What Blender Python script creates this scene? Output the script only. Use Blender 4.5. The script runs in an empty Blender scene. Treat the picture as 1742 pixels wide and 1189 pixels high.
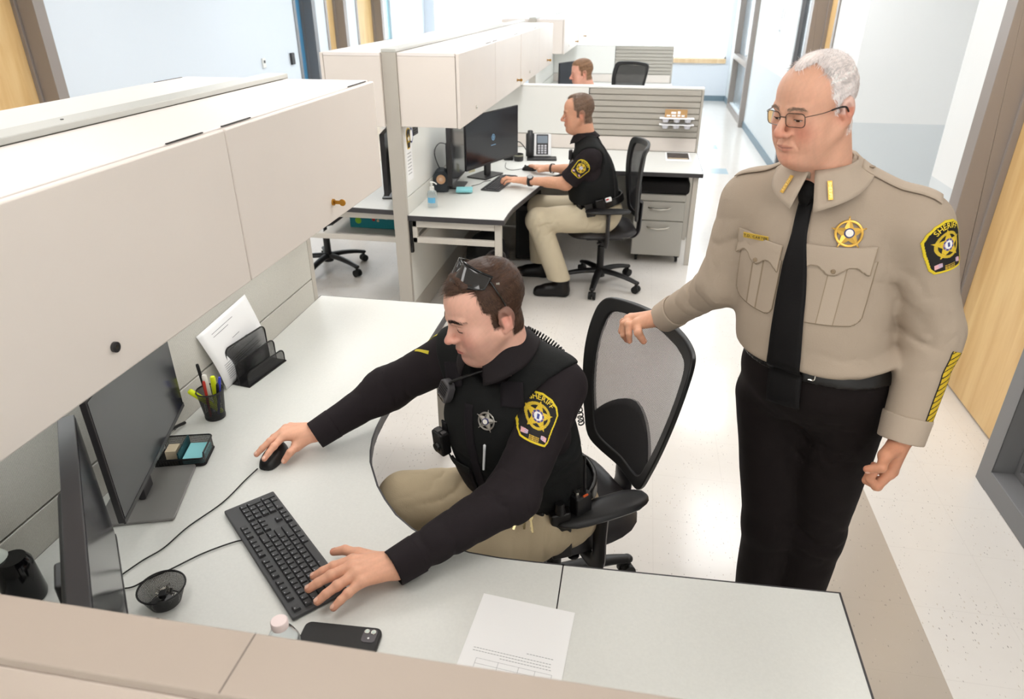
import bpy, bmesh, math, random
import numpy as np
from mathutils import Vector, Matrix
random.seed(7); np.random.seed(7)
C = bpy.context.scene.collection
SC = bpy.context.scene
PI = math.pi
# ---------------------------------------------------------------- camera
cd = bpy.data.cameras.new('camera'); cam = bpy.data.objects.new('camera', cd); C.objects.link(cam)
cd.sensor_width = 36; cd.lens = 1183.79 / 1742 * 36; cd.clip_start = 0.02
cam.location = (0, 0, 1.95)
cam.rotation_euler = (math.radians(90 - 27.2086), 0, math.radians(10.0208))
cd.dof.use_dof = True; cd.dof.focus_distance = 2.0; cd.dof.aperture_fstop = 5.0
SC.camera = cam
# ---------------------------------------------------------------- world, lights, exposure
SC.view_settings.view_transform = 'Standard'; SC.view_settings.look = 'None'
SC.view_settings.exposure = -0.88; SC.view_settings.gamma = 1
w = bpy.data.worlds.new('sky'); SC.world = w; w.use_nodes = True
w.node_tree.nodes['Background'].inputs[0].default_value = (0.86, 0.94, 1.0, 1)
w.node_tree.nodes['Background'].inputs[1].default_value = 11.0
def area(name, loc, rot, sx, sy, power, col=(1, 1, 1), portal=False):
    l = bpy.data.lights.new(name, 'AREA'); l.shape = 'RECTANGLE'; l.size = sx; l.size_y = sy
    l.energy = power; l.color = col
    if portal: l.cycles.is_portal = True
    o = bpy.data.objects.new(name, l); o.location = loc; o.rotation_euler = rot; C.objects.link(o); return o
TROFFERS = [(x, y) for y in (-1.9, 0.55, 3.0, 5.5, 8.0, 10.5, 13.0) for x in (-3.0, -0.75, 1.05)]
for i, (x, y) in enumerate(TROFFERS):
    pw = {-1.9: 50, .55: 19, 3.0: 38, 5.5: 40, 8.0: 40}.get(y, 44)
    if y > 9: c = (.88, .95, 1.0)
    elif y > 4.5: c = (.975, .985, 1.0)
    else: c = (1.0, .978, .950)
    area('ceiling_light', (x, y, 2.735), (0, 0, 0), .56, 1.16, pw, c)
for (n_, x_, y_, l_) in ((1, -1.20, 1.6, 1.7), (2, -1.20, 5.0, 1.8)): area('added_fill_light', (x_, y_, 1.252), (0, 0, 0), .06, l_, 4.5, (.97, 1.0, .99))  # unseen strips added under two cabinets to brighten the desks below
area('window_portal', (-1.4, 15.3, 1.7), (PI / 2, 0, 0), 6.2, 1.9, 1, portal=True)

# ---------------------------------------------------------------- helpers
def lin(c):
    return tuple(((v / 255) / 12.92 if v / 255 <= .04045 else ((v / 255 + .055) / 1.055) ** 2.4) for v in c)
MATS = {}
def mat(name, rgb, rough=.5, metal=0, spec=.5, bump=None, alpha=None, coat=0, noise=None, vcol=None, trans=0, ior=1.45, emit=None, sheen=0, sss=0):
    """bump=(kind, scale, strength)  noise=(scale, amount) mottles the base colour"""
    if name in MATS: return MATS[name]
    m = bpy.data.materials.new(name); m.use_nodes = True; MATS[name] = m
    nt = m.node_tree; N = nt.nodes; L = nt.links; b = N['Principled BSDF']
    rgb = lin(rgb); b.inputs['Base Color'].default_value = (*rgb, 1)
    b.inputs['Roughness'].default_value = rough; b.inputs['Metallic'].default_value = metal
    b.inputs['Specular IOR Level'].default_value = spec; b.inputs['Coat Weight'].default_value = coat
    b.inputs['Transmission Weight'].default_value = trans; b.inputs['IOR'].default_value = ior
    if sheen: b.inputs['Sheen Weight'].default_value = sheen
    if sss:
        b.inputs['Subsurface Weight'].default_value = sss; b.inputs['Subsurface Radius'].default_value = (1, .35, .2); b.inputs['Subsurface Scale'].default_value = .006
    if emit: b.inputs['Emission Color'].default_value = (*lin(emit[0]), 1); b.inputs['Emission Strength'].default_value = emit[1]
    tc = N.new('ShaderNodeTexCoord')
    if vcol:
        a = N.new('ShaderNodeVertexColor'); a.layer_name = 'Col'; src = a.outputs['Color']; L.new(src, b.inputs['Base Color'])
    else: src = None
    if noise:
        n = N.new('ShaderNodeTexNoise'); n.inputs['Scale'].default_value = noise[0]; n.inputs['Detail'].default_value = 6
        L.new(tc.outputs['Object'], n.inputs['Vector'])
        mx = N.new('ShaderNodeMix'); mx.data_type = 'RGBA'; mx.blend_type = 'MULTIPLY'; mx.inputs[0].default_value = 1
        cr = N.new('ShaderNodeMapRange'); cr.inputs[1].default_value = .3; cr.inputs[2].default_value = .7
        cr.inputs[3].default_value = 1 - noise[1]; cr.inputs[4].default_value = 1 + noise[1] * .3
        L.new(n.outputs['Fac'], cr.inputs[0])
        if src: L.new(src, mx.inputs[6])
        else: mx.inputs[6].default_value = (*rgb, 1)
        L.new(cr.outputs[0], mx.inputs[7]); L.new(mx.outputs[2], b.inputs['Base Color'])
    if bump:
        kind, sc, st = bump
        if kind == 'noise':
            t = N.new('ShaderNodeTexNoise'); t.inputs['Scale'].default_value = sc; t.inputs['Detail'].default_value = 4; out = t.outputs['Fac']
        elif kind == 'weave':
            t = N.new('ShaderNodeTexVoronoi'); t.inputs['Scale'].default_value = sc; t.inputs['Randomness'].default_value = .15; out = t.outputs['Distance']
        L.new(tc.outputs['Object'], t.inputs['Vector'])
        bp = N.new('ShaderNodeBump'); bp.inputs['Strength'].default_value = st; bp.inputs['Distance'].default_value = .002
        L.new(out, bp.inputs['Height']); L.new(bp.outputs[0], b.inputs['Normal'])
    if alpha:
        # woven holes: two axes of an object-space grid
        ax, sc, fr = alpha
        sp = N.new('ShaderNodeSeparateXYZ'); L.new(tc.outputs['Object'], sp.inputs[0]); outs = []
        for k, a_ in enumerate(ax):
            mu = N.new('ShaderNodeMath'); mu.operation = 'MULTIPLY'; mu.inputs[1].default_value = sc[k]; L.new(sp.outputs[a_], mu.inputs[0])
            f = N.new('ShaderNodeMath'); f.operation = 'FRACT'; L.new(mu.outputs[0], f.inputs[0])
            g = N.new('ShaderNodeMath'); g.operation = 'GREATER_THAN'; g.inputs[1].default_value = fr; L.new(f.outputs[0], g.inputs[0]); outs.append(g)
        mm = N.new('ShaderNodeMath'); mm.operation = 'MULTIPLY'; L.new(outs[0].outputs[0], mm.inputs[0]); L.new(outs[1].outputs[0], mm.inputs[1])
        iv = N.new('ShaderNodeMath'); iv.operation = 'SUBTRACT'; iv.inputs[0].default_value = 1; L.new(mm.outputs[0], iv.inputs[1])
        L.new(iv.outputs[0], b.inputs['Alpha'])
    return m

class MB:
    """collects shapes, then links them as one mesh object"""
    def __init__(s): s.v = []; s.f = []; s.m = []
    def add(s, vs, fs, mi=0):
        n = len(s.v); s.v += [tuple(map(float, p)) for p in vs]; s.f += [tuple(i + n for i in f) for f in fs]; s.m += [mi] * len(fs); return s
    def box(s, x0, x1, y0, y1, z0, z1, mi=0, M=None):
        vs = [Vector((x, y, z)) for x in (x0, x1) for y in (y0, y1) for z in (z0, z1)]
        if M is not None: vs = [M @ v for v in vs]
        return s.add(vs, [(0, 1, 3, 2), (4, 6, 7, 5), (0, 4, 5, 1), (2, 3, 7, 6), (0, 2, 6, 4), (1, 5, 7, 3)], mi)
    def lathe(s, prof, c=(0, 0, 0), n=28, mi=0, M=None, cap=True):
        vs = []; fs = []
        for (r, z) in prof:
            for k in range(n):
                a = 2 * PI * k / n; v = Vector((r * math.cos(a), r * math.sin(a), z))
                vs.append((M @ v if M is not None else v) + Vector(c))
        for i in range(len(prof) - 1):
            for k in range(n):
                fs.append((i * n + k, i * n + (k + 1) % n, (i + 1) * n + (k + 1) % n, (i + 1) * n + k))
        if cap: fs.append(tuple(range(n - 1, -1, -1))); fs.append(tuple((len(prof) - 1) * n + k for k in range(n)))
        return s.add(vs, fs, mi)
    def cyl(s, a, b, r, r2=None, n=16, mi=0):
        a = Vector(a); b = Vector(b); d = b - a; M = d.to_track_quat('Z', 'Y').to_matrix()
        return s.lathe([(r, 0), (r if r2 is None else r2, d.length)], a, n, mi, M)
    def tube(s, pts, r, n=8, mi=0, closed=False, flat=None):
        P = [Vector(p) for p in pts]; m = len(P); vs = []; fs = []; up = None
        for i in range(m):
            if closed: t = P[(i + 1) % m] - P[i - 1]
            else: t = P[min(i + 1, m - 1)] - P[max(i - 1, 0)]
            t.normalize()
            if up is None: up = Vector((0, 0, 1)) if abs(t.z) < .9 else Vector((0, 1, 0))
            if flat is not None: up = Vector(flat)
            sd = t.cross(up).normalized(); u2 = sd.cross(t).normalized(); up = u2
            rr = r[i] if isinstance(r, list) else r
            ra, rb = rr if isinstance(rr, tuple) else (rr, rr)
            for k in range(n):
                a = 2 * PI * k / n; vs.append(P[i] + sd * math.cos(a) * ra + u2 * math.sin(a) * rb)
        for i in range(m if closed else m - 1):
            for k in range(n):
                j = (i + 1) % m; fs.append((i * n + k, i * n + (k + 1) % n, j * n + (k + 1) % n, j * n + k))
        if not closed: fs.append(tuple(range(n - 1, -1, -1))); fs.append(tuple((m - 1) * n + k for k in range(n)))
        return s.add(vs, fs, mi)
    def prism(s, poly, z0, z1, mi=0, M=None):
        n = len(poly); vs = [Vector((p[0], p[1], z0)) for p in poly] + [Vector((p[0], p[1], z1)) for p in poly]
        if M is not None: vs = [M @ v for v in vs]
        return s.add(vs, [tuple(range(n - 1, -1, -1)), tuple(range(n, 2 * n))] + [(i, (i + 1) % n, n + (i + 1) % n, n + i) for i in range(n)], mi)
    def ball(s, c, r, mi=0, n=14, M=None):
        r = (r, r, r) if not isinstance(r, tuple) else r; vs = []; fs = []; h = n // 2
        for i in range(h + 1):
            t = PI * i / h
            for k in range(n):
                a = 2 * PI * k / n; v = Vector((r[0] * math.sin(t) * math.cos(a), r[1] * math.sin(t) * math.sin(a), r[2] * math.cos(t)))
                vs.append((M @ v if M is not None else v) + Vector(c))
        for i in range(h):
            for k in range(n): fs.append((i * n + k, (i + 1) * n + k, (i + 1) * n + (k + 1) % n, i * n + (k + 1) % n))
        return s.add(vs, fs, mi)
    def grid(s, fn, nu, nv, mi=0):
        vs = [fn(u / nu, v / nv) for u in range(nu + 1) for v in range(nv + 1)]
        return s.add(vs, [(u * (nv + 1) + v, (u + 1) * (nv + 1) + v, (u + 1) * (nv + 1) + v + 1, u * (nv + 1) + v + 1) for u in range(nu) for v in range(nv)], mi)
    def build(s, name, mats, parent=None, bevel=0, smooth=False, solid=0, seg=2):
        me = bpy.data.meshes.new(name); me.from_pydata(s.v, [], s.f); me.update()
        if not isinstance(mats, (list, tuple)): mats = [mats]
        for m in mats: me.materials.append(m)
        if len(mats) > 1: me.polygons.foreach_set('material_index', s.m)
        bm = bmesh.new(); bm.from_mesh(me); bmesh.ops.remove_doubles(bm, verts=bm.verts, dist=1e-6); bmesh.ops.recalc_face_normals(bm, faces=bm.faces); bm.to_mesh(me); bm.free()
        if smooth or bevel:
            me.polygons.foreach_set('use_smooth', [True] * len(me.polygons))
            try: me.set_sharp_from_angle(angle=math.radians(40))
            except Exception: pass
        o = bpy.data.objects.new(name, me); C.objects.link(o)
        if parent is not None: o.parent = parent
        if bevel:
            b = o.modifiers.new('b', 'BEVEL'); b.width = bevel; b.segments = seg; b.limit_method = 'ANGLE'; b.angle_limit = math.radians(40); b.harden_normals = True
        if solid:
            b = o.modifiers.new('s', 'SOLIDIFY'); b.thickness = solid; b.offset = 0
        return o
def tag(o, label, cat, group=None, kind=None):
    o['label'] = label; o['category'] = cat
    if group: o['group'] = group
    if kind: o['kind'] = kind
    return o
def thing(name, label, cat, loc=(0, 0, 0), rz=0, group=None):
    o = bpy.data.objects.new(name, None); o.empty_display_size = .1; C.objects.link(o); o.location = loc; o.rotation_euler = (0, 0, rz)
    return tag(o, label, cat, group)
def struct(o): o['kind'] = 'structure'; return o
def dup(o, parent=None):
    c = o.copy(); C.objects.link(c); c.parent = parent
    for ch in list(o.children): dup(ch, c)
    return c
def arc(cx, cy, r, a0, a1, n):
    return [(cx + r * math.cos(math.radians(a0 + (a1 - a0) * i / n)), cy + r * math.sin(math.radians(a0 + (a1 - a0) * i / n))) for i in range(n + 1)]
def rrect(x0, x1, y0, y1, r, n=5):
    return arc(x1 - r, y0 + r, r, -90, 0, n) + arc(x1 - r, y1 - r, r, 0, 90, n) + arc(x0 + r, y1 - r, r, 90, 180, n) + arc(x0 + r, y0 + r, r, 180, 270, n)
def smooth_path(pts, n=8):
    """Catmull-Rom"""
    P = [Vector(p) for p in pts]; out = []
    for i in range(len(P) - 1):
        p0 = P[max(i - 1, 0)]; p1 = P[i]; p2 = P[i + 1]; p3 = P[min(i + 2, len(P) - 1)]
        for k in range(n):
            t = k / n; out.append(.5 * ((2 * p1) + (-p0 + p2) * t + (2 * p0 - 5 * p1 + 4 * p2 - p3) * t * t + (-p0 + 3 * p1 - 3 * p2 + p3) * t ** 3))
    out.append(P[-1]); return out
def text2d(s, size=1.0):
    """letters of a string as flat triangles; returns per-letter [(verts2d, faces, x_centre)]"""
    out = []; x = 0
    for ch in s:
        cu = bpy.data.curves.new('t', 'FONT'); cu.body = ch; cu.size = size; cu.resolution_u = 3; cu.offset = .012 * size
        ob = bpy.data.objects.new('t', cu); C.objects.link(ob); bpy.context.view_layer.update()
        me = ob.evaluated_get(bpy.context.evaluated_depsgraph_get()).to_mesh()
        vs = [(v.co.x, v.co.y) for v in me.vertices]; fs = [tuple(p.vertices) for p in me.polygons]
        wd = (max([v[0] for v in vs]) if vs else size * .3)
        mn = (min([v[0] for v in vs]) if vs else 0)
        out.append(([(v[0] - mn, v[1]) for v in vs], fs, x, wd - mn)); x += wd - mn + size * .14
        ob.to_mesh_clear(); bpy.data.objects.remove(ob); bpy.data.curves.remove(cu)
    return out, x - size * .14
def flat_text(mb, s, size, M, mi=0, dz=0.0, centre=True):
    L, wd = text2d(s, size); o = -wd / 2 if centre else 0
    for vs, fs, x, lw in L: mb.add([M @ Vector((v[0] + x + o, v[1], dz)) for v in vs], fs, mi)
# ---------------------------------------------------------------- materials
M_bin = mat('cabinet_laminate', (230, 221, 213), .45, noise=(3, .02))
M_bin_lit = mat('cabinet_laminate_lit', (238, 231, 227), .5)  # same laminate as the doors, paler: ceiling light put into the colour
M_metal = mat('warm_grey_paint', (186, 180, 170), .45, noise=(8, .02))
M_cap = mat('cap_grey', (196, 196, 190), .4)
M_capw = mat('cap_taupe', (172, 158, 146), .42, noise=(6, .03))
M_tile = mat('panel_fabric', (208, 205, 196), .9, bump=('weave', 260, .9), noise=(250, .08))
M_tile2 = mat('panel_fabric_pale', (222, 221, 214), .85, bump=('weave', 300, .4))
M_white = mat('painted_tile', (236, 235, 230), .35)
M_top = mat('worktop_laminate', (220, 220, 215), .38, noise=(160, .035))
M_edge = mat('dark_edge_band', (62, 60, 62), .5)
M_frame = mat('putty_frame', (204, 198, 188), .45)
M_black = mat('black_plastic', (22, 21, 22), .42)
M_blackg = mat('black_gloss', (10, 10, 12), .12)
M_screen = mat('screen_glass', (20, 22, 32), .14, spec=.55)
M_grey = mat('grey_plastic', (92, 90, 90), .45)
M_dkgrey = mat('dark_grey_plastic', (42, 40, 42), .4)
M_chrome = mat('chrome', (215, 212, 205), .18, 1)
M_brass = mat('brass', (190, 140, 60), .3, 1)
M_paper = mat('paper', (246, 245, 245), .8)
M_ink = mat('ink', (150, 150, 152), .8)
M_wall = mat('white_wall_paint', (238, 240, 240), .6, noise=(2, .015))
M_wain = mat('grey_wall_paint', (218, 224, 227), .6)
M_wallb = mat('cool_wall_paint', (222, 230, 238), .6)
M_door = mat('maple_veneer', (224, 184, 124), .4)
M_jamb = mat('door_frame_paint', (150, 141, 135), .4)
M_jambc = mat('frame_grey_paint', (124, 124, 126), .4)
M_base = mat('blue_grey_base', (118, 138, 150), .5)
M_blue = mat('blue_paint', (84, 146, 186), .5)
M_glassd = mat('dark_glass', (78, 84, 88), .1)
M_sill = mat('maple_sill', (230, 200, 160), .4)
M_rubber = mat('black_rubber', (14, 14, 14), .6)
M_meshm = mat('black_wire_mesh', (30, 29, 30), .45, alpha=((0, 2), (420, 420), .5))
M_meshb = mat('black_wire_mesh_b', (30, 29, 30), .45, alpha=((1, 2), (420, 420), .5))
M_meshf = mat('black_wire_mesh_flat', (30, 29, 30), .45, alpha=((0, 1), (420, 420), .5))
M_chmesh = mat('chair_mesh', (150, 146, 146), .8, alpha=((0, 2), (230, 260), .5))
M_chmeshd = mat('chair_mesh_dark', (40, 40, 42), .8, alpha=((0, 2), (250, 330), .65))
M_chfab = mat('chair_fabric', (30, 28, 30), .75, bump=('noise', 300, .3))
M_vinyl = mat('chair_vinyl', (34, 30, 31), .45, bump=('noise', 120, .15))
# maple grain
def grain(m, c1, c2):
    nt = m.node_tree; N = nt.nodes; L = nt.links; b = N['Principled BSDF']
    tc = N.new('ShaderNodeTexCoord'); mp = N.new('ShaderNodeMapping'); mp.inputs['Scale'].default_value = (5, 5, .55)
    n = N.new('ShaderNodeTexNoise'); n.inputs['Scale'].default_value = 2.2; n.inputs['Detail'].default_value = 8; n.inputs['Distortion'].default_value = .6
    r = N.new('ShaderNodeValToRGB'); r.color_ramp.elements[0].position = .35; r.color_ramp.elements[1].position = .68
    r.color_ramp.elements[0].color = (*lin(c1), 1); r.color_ramp.elements[1].color = (*lin(c2), 1)
    L.new(tc.outputs['Object'], mp.inputs[0]); L.new(mp.outputs[0], n.inputs['Vector']); L.new(n.outputs['Fac'], r.inputs[0]); L.new(r.outputs[0], b.inputs['Base Color'])
grain(M_door, (222, 182, 124), (240, 208, 152)); grain(M_sill, (222, 190, 148), (236, 210, 172))
# ---------------------------------------------------------------- floor material: vinyl tiles with flecks, a tan border and blue accents
def floor_material():
    m = bpy.data.materials.new('vinyl_floor'); m.use_nodes = True; nt = m.node_tree; N = nt.nodes; L = nt.links; b = N['Principled BSDF']
    tc = N.new('ShaderNodeTexCoord'); sp = N.new('ShaderNodeSeparateXYZ'); L.new(tc.outputs['Object'], sp.inputs[0])
    def mth(op, a, c=None):
        n = N.new('ShaderNodeMath'); n.operation = op
        for i, q in enumerate((a, c)):
            if q is None: continue
            if isinstance(q, (int, float)): n.inputs[i].default_value = q
            else: L.new(q, n.inputs[i])
        return n.outputs[0]
    X, Y = sp.outputs[0], sp.outputs[1]
    def band(v, a, c): return mth('MULTIPLY', mth('GREATER_THAN', v, a), mth('LESS_THAN', v, c))
    def mix(f, a, c):
        n = N.new('ShaderNodeMix'); n.data_type = 'RGBA'
        if isinstance(f, (int, float)): n.inputs[0].default_value = f
        else: L.new(f, n.inputs[0])
        for i, q in ((6, a), (7, c)):
            if isinstance(q, tuple): n.inputs[i].default_value = (*lin(q), 1)
            else: L.new(q, n.inputs[i])
        return n.outputs[2]
    col = (230, 225, 219)
    tan = mth('MULTIPLY', band(X, .795, 1.10), mth('LESS_THAN', Y, 2.90))
    c = mix(tan, col, (186, 174, 160))
    yb = mth('MAXIMUM', mth('MAXIMUM', band(Y, 4.76, 5.06), band(Y, 8.72, 9.02)), band(Y, 10.24, 10.54))
    blue = mth('MULTIPLY', band(X, .795, 1.10), yb)
    c = mix(blue, c, (176, 200, 214))
    # seams every .305
    def seam(v):
        f = mth('FRACT', mth('DIVIDE', mth('ADD', v, 30.5 - 1.10), .305)); return mth('MAXIMUM', mth('LESS_THAN', f, .006), mth('GREATER_THAN', f, .994))
    sm = mth('MULTIPLY', mth('MAXIMUM', seam(X), seam(Y)), .09)
    c = mix(sm, c, (150, 142, 134))
    # mottling and flecks
    nz = N.new('ShaderNodeTexNoise'); nz.inputs['Scale'].default_value = 14; nz.inputs['Detail'].default_value = 5; L.new(tc.outputs['Object'], nz.inputs['Vector'])
    c = mix(mth('MULTIPLY', nz.outputs['Fac'], .16), c, (200, 190, 180))
    for sc, rot, thr, colr in ((80, .6, .10, (140, 132, 126)), (105, -.5, .10, (176, 168, 160)), (70, 1.3, .10, (196, 184, 168))):
        mp = N.new('ShaderNodeMapping'); mp.inputs['Rotation'].default_value = (0, 0, rot); mp.inputs['Scale'].default_value = (1, .36, 1); L.new(tc.outputs['Object'], mp.inputs[0])
        v = N.new('ShaderNodeTexVoronoi'); v.inputs['Scale'].default_value = sc; L.new(mp.outputs[0], v.inputs['Vector'])
        v2 = N.new('ShaderNodeTexNoise'); v2.inputs['Scale'].default_value = 2.4; L.new(tc.outputs['Object'], v2.inputs['Vector'])
        fl = mth('MULTIPLY', mth('LESS_THAN', v.outputs['Distance'], mth('MULTIPLY', v2.outputs['Fac'], thr * 2.2)), .75)
        sel = mth('GREATER_THAN', v.outputs['Color'], .55); c = mix(mth('MULTIPLY', fl, sel), c, colr)
    L.new(c, b.inputs['Base Color']); b.inputs['Roughness'].default_value = .17; b.inputs['Specular IOR Level'].default_value = .45
    b2 = N.new('ShaderNodeTexNoise'); b2.inputs['Scale'].default_value = 3; L.new(tc.outputs['Object'], b2.inputs['Vector'])
    bp = N.new('ShaderNodeBump'); bp.inputs['Strength'].default_value = .10; bp.inputs['Distance'].default_value = .02; L.new(b2.outputs['Fac'], bp.inputs['Height']); L.new(bp.outputs[0], b.inputs['Normal'])
    return m
struct(MB().box(-4.9, 2.6, -3.2, 15.6, -.1, 0).build('floor', floor_material()))
struct(MB().box(-4.9, 2.6, -3.2, 15.6, 2.76, 2.86).build('ceiling', mat('ceiling_tile', (240, 240, 236), .9)))
for (x, y) in TROFFERS:
    t = thing('ceiling_light_panel', 'white recessed ceiling light panel above the office, outside the picture', 'ceiling light', (x, y, 2.738), 0, 'recessed ceiling lights'); 
    m = MB()
    for q in ((-.31, -.29, -.61, .61), (.29, .31, -.61, .61), (-.29, .29, -.61, -.59), (-.29, .29, .59, .61)): m.box(*q, 0, .022)
    m.build('trim_ring', M_white, t)
    MB().box(-.29, .29, -.59, .59, .004, .02).build('diffuser', mat('light_diffuser', (250, 250, 250), .6), t)
# right wall at x=1.64, doors recessed to 1.80; each wall stretch is a block, openings are left free
XR = 1.64
m = MB()
for (y0, y1, z0, z1) in ((-3.2, 1.3, 0, 2.76), (1.3, 3.94, 2.2, 2.76), (3.94, 4.28, 0, 2.76), (6.9, 7.14, 0, 2.76), (7.14, 8.95, 2.2, 2.76), (8.95, 12.15, 0, 2.76), (14.4, 15.2, 0, 2.76), (12.15, 14.4, 2.3, 2.76), (12.15, 14.4, 0, .1)):
    m.box(XR, XR + .3, y0, y1, max(z0, 1.03), z1) if z1 > 1.03 else None
    if z0 < 1.03: m.box(XR, XR + .3, y0, y1, z0, min(z1, 1.03), 1)
m.box(1.60, 1.64, 6.1, 6.9, 1.03, 2.76).box(1.60, 1.64, 6.1, 6.9, 0, 1.03, 1)
m.box(1.64, 2.6, 6.1, 6.9, 1.03, 2.76).box(1.64, 2.6, 6.1, 6.9, 0, 1.03, 1)      # alcove return that faces the camera
m.box(2.5, 2.6, 4.28, 6.1, 0, 2.76); m.box(1.94, 2.6, 4.18, 4.28, 0, 2.76)
struct(m.build('wall_right', [M_wall, M_wain]))
m = MB()
for (y0, y1) in ((3.94, 4.28), (6.9, 7.14), (8.95, 12.09), (14.4, 15.2)): m.box(XR - .012, XR, y0, y1, 0, .10)
m.box(1.588, 1.60, 6.1, 6.9, 0, .1).box(1.60, 2.5, 6.088, 6.1, 0, .1)
struct(m.build('baseboard_right', M_base))
def door(n, x, y0, y1, s, leaf, jm, depth=.16, z=2.2, nearj=True, handle=True):
    """recessed door in a wall whose face is at x; s=+1 for the right wall"""
    xi = x + s * depth
    a = sorted((x - s * .012, xi))
    fr = MB(); t = .055
    fr.box(a[0], a[1], y1, y1 + .11, 0, z + .05)
    fr.box(a[0], a[1], y0 - .07, y0, 0, z + .05)
    fr.box(a[0], a[1], y0 - .07, y1 + .11, z, z + .09)
    k = sorted((xi - s * .035, xi - s * .0)); fr.box(k[0], k[1], y1 - .02, y1, 0, z)
    f = struct(fr.build('door_%d' % n, jm, None, .003))
    a = sorted((xi, xi + s * .045))
    lf = MB().box(a[0], a[1], y0, y1, .012, z).build('door_leaf', leaf, f, .002)
    b = sorted((xi + s * .045, xi + s * .1)); MB().box(b[0], b[1], y0 - .1, y1 + .12, 0, z + .1).build('backing', M_wall, f)
    if handle:
        hx = xi - s * .05
        MB().cyl((hx, y0 + .07, 1.0), (xi, y0 + .07, 1.0), .012).cyl((hx, y0 + .07, 1.0), (hx, y0 + .19, 1.0), .009).build('door_handle', M_chrome, lf, smooth=True)
    return f
door(1, XR, 2.86, 3.83, 1, M_door, M_jamb, handle=False)
door(2, XR, 7.21, 8.2, 1, M_door, M_jamb)
# narrow dark sidelight beyond door 2
m = MB().box(XR, XR + .06, 8.34, 8.40, 0, 2.2).box(XR, XR + .06, 8.88, 8.95, 0, 2.2).box(XR, XR + .06, 8.40, 8.88, 0, .12)
w1 = struct(m.build('window_1', M_jambc)); MB().box(XR + .04, XR + .05, 8.38, 8.9, .1, 2.2).build('pane', M_glassd, w1)
# far right glazed frame with a projecting post
m = MB().box(1.565, 1.80, 12.09, 12.2, 0, 2.35).box(1.60, 1.72, 14.3, 14.4, 0, 2.35).box(1.60, 1.72, 12.2, 14.3, 0, .08).box(1.60, 1.72, 12.2, 14.3, .86, .95).box(1.60, 1.72, 12.2, 14.3, 2.28, 2.35)
w2 = struct(m.build('window_2', M_jamb)); MB().box(1.70, 1.71, 12.15, 14.35, .06, 2.3).build('pane', mat('cool_glass', (150, 160, 166), .12), w2)
# near right glazed frame with a low sill, dark room glass set back
m = MB().box(XR - .020, XR + .17, 2.765, 2.862, 0, 2.26).box(XR - .020, XR + .17, 1.3, 2.765, 0, .10).box(XR - .012, XR + .16, 1.3, 2.765, 2.2, 2.26).box(XR - .012, XR + .16, 1.3, 1.38, .1, 2.2)
m.box(XR + .07, XR + .11, 2.735, 2.765, .1, 2.2).box(XR + .07, XR + .11, 1.38, 2.735, .1, .13)
w3 = struct(m.build('window_3', M_jambc, None, .004)); MB().box(XR + .085, XR + .095, 1.38, 2.75, .11, 2.2).build('pane', mat('smoked_glass', (120, 118, 116), .15), w3)
# left wall at x=-4.5
XL = -4.5
m = MB()
for (y0, y1, z0) in ((-3.2, 3.9, 0), (5.15, 9.30, 0), (9.97, 10.28, 0), (11.08, 11.45, 0), (13.15, 15.2, 0), (3.9, 5.15, 2.2), (9.30, 9.97, 2.2), (10.28, 11.08, 2.2), (11.45, 13.15, 2.2)): m.box(XL - .3, XL, y0, y1, z0, 2.76)
struct(m.build('wall_left', M_wallb))
m = MB()
for (y0, y1) in ((5.15, 9.23), (9.97, 10.2), (11.08, 11.38), (13.15, 15.2)): m.box(XL, XL + .012, y0, y1, 0, .1)
struct(m.build('baseboard_left', M_base))
door(3, XL, 3.97, 5.04, -1, M_door, M_jamb)
door(4, XL, 9.37, 9.85, -1, M_blue, M_jambc, handle=False)
door(5, XL, 10.35, 10.96, -1, M_door, M_jamb)
door(6, XL, 11.52, 12.60, -1, M_door, M_jamb)
m = MB().box(XL - .1, XL + .01, 12.71, 12.78, 0, 2.2).box(XL - .1, XL + .01, 13.08, 13.15, 0, 2.2).box(XL - .1, XL, 12.78, 13.08, 0, .1)
w4 = struct(m.build('window_4', M_wallb)); MB().box(XL - .03, XL - .02, 12.75, 13.1, .1, 2.2).build('pane', mat('teal_glass', (150, 196, 206), .15), w4)
# near and far walls
struct(MB().box(-4.9, 2.6, -3.3, -3.2, 0, 2.76).build('wall_near', M_wall))
YF = 15.2
m = MB().box(-4.9, 2.6, YF, YF + .12, 0, .74).box(-4.9, 2.6, YF, YF + .12, 2.6, 2.76).box(-4.9, -4.3, YF, YF + .12, .74, 2.6).box(1.56, 2.6, YF, YF + .12, .74, 2.6)
struct(m.build('wall_far', mat('pale_blue_wall', (226, 232, 240), .6)))
struct(MB().box(-4.5, 1.64, YF - .012, YF, 0, .10).build('baseboard_far', M_base))
struct(MB().box(-4.3, 1.56, YF - .05, YF + .12, .70, .78).build('trim_1', M_sill, None, .004))
wins = [(-4.3, -3.0), (-3.0, -1.72), (-1.72, -.62), (-.62, .47), (.47, 1.56)]
for i, (a, b) in enumerate(wins):
    fr = MB().box(a, a + .03, YF, YF + .08, .78, 2.6).box(b - .03, b, YF, YF + .08, .78, 2.6).box(a, b, YF, YF + .08, 2.57, 2.6).box(a, b, YF, YF + .08, .78, .81)
    wf = struct(fr.build('window_%d' % (5 + i), M_white))
    pm = mat('clear_pane', (255, 255, 255), 0, trans=1, ior=1.02); MB().box(a + .03, b - .03, YF + .05, YF + .056, .81, 2.57).build('pane', pm, wf)
M_blind = mat('white_blind', (250, 250, 250), .6)
nt = M_blind.node_tree; tr = nt.nodes.new('ShaderNodeBsdfTranslucent'); ms = nt.nodes.new('ShaderNodeMixShader'); ms.inputs[0].default_value = .6
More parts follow.
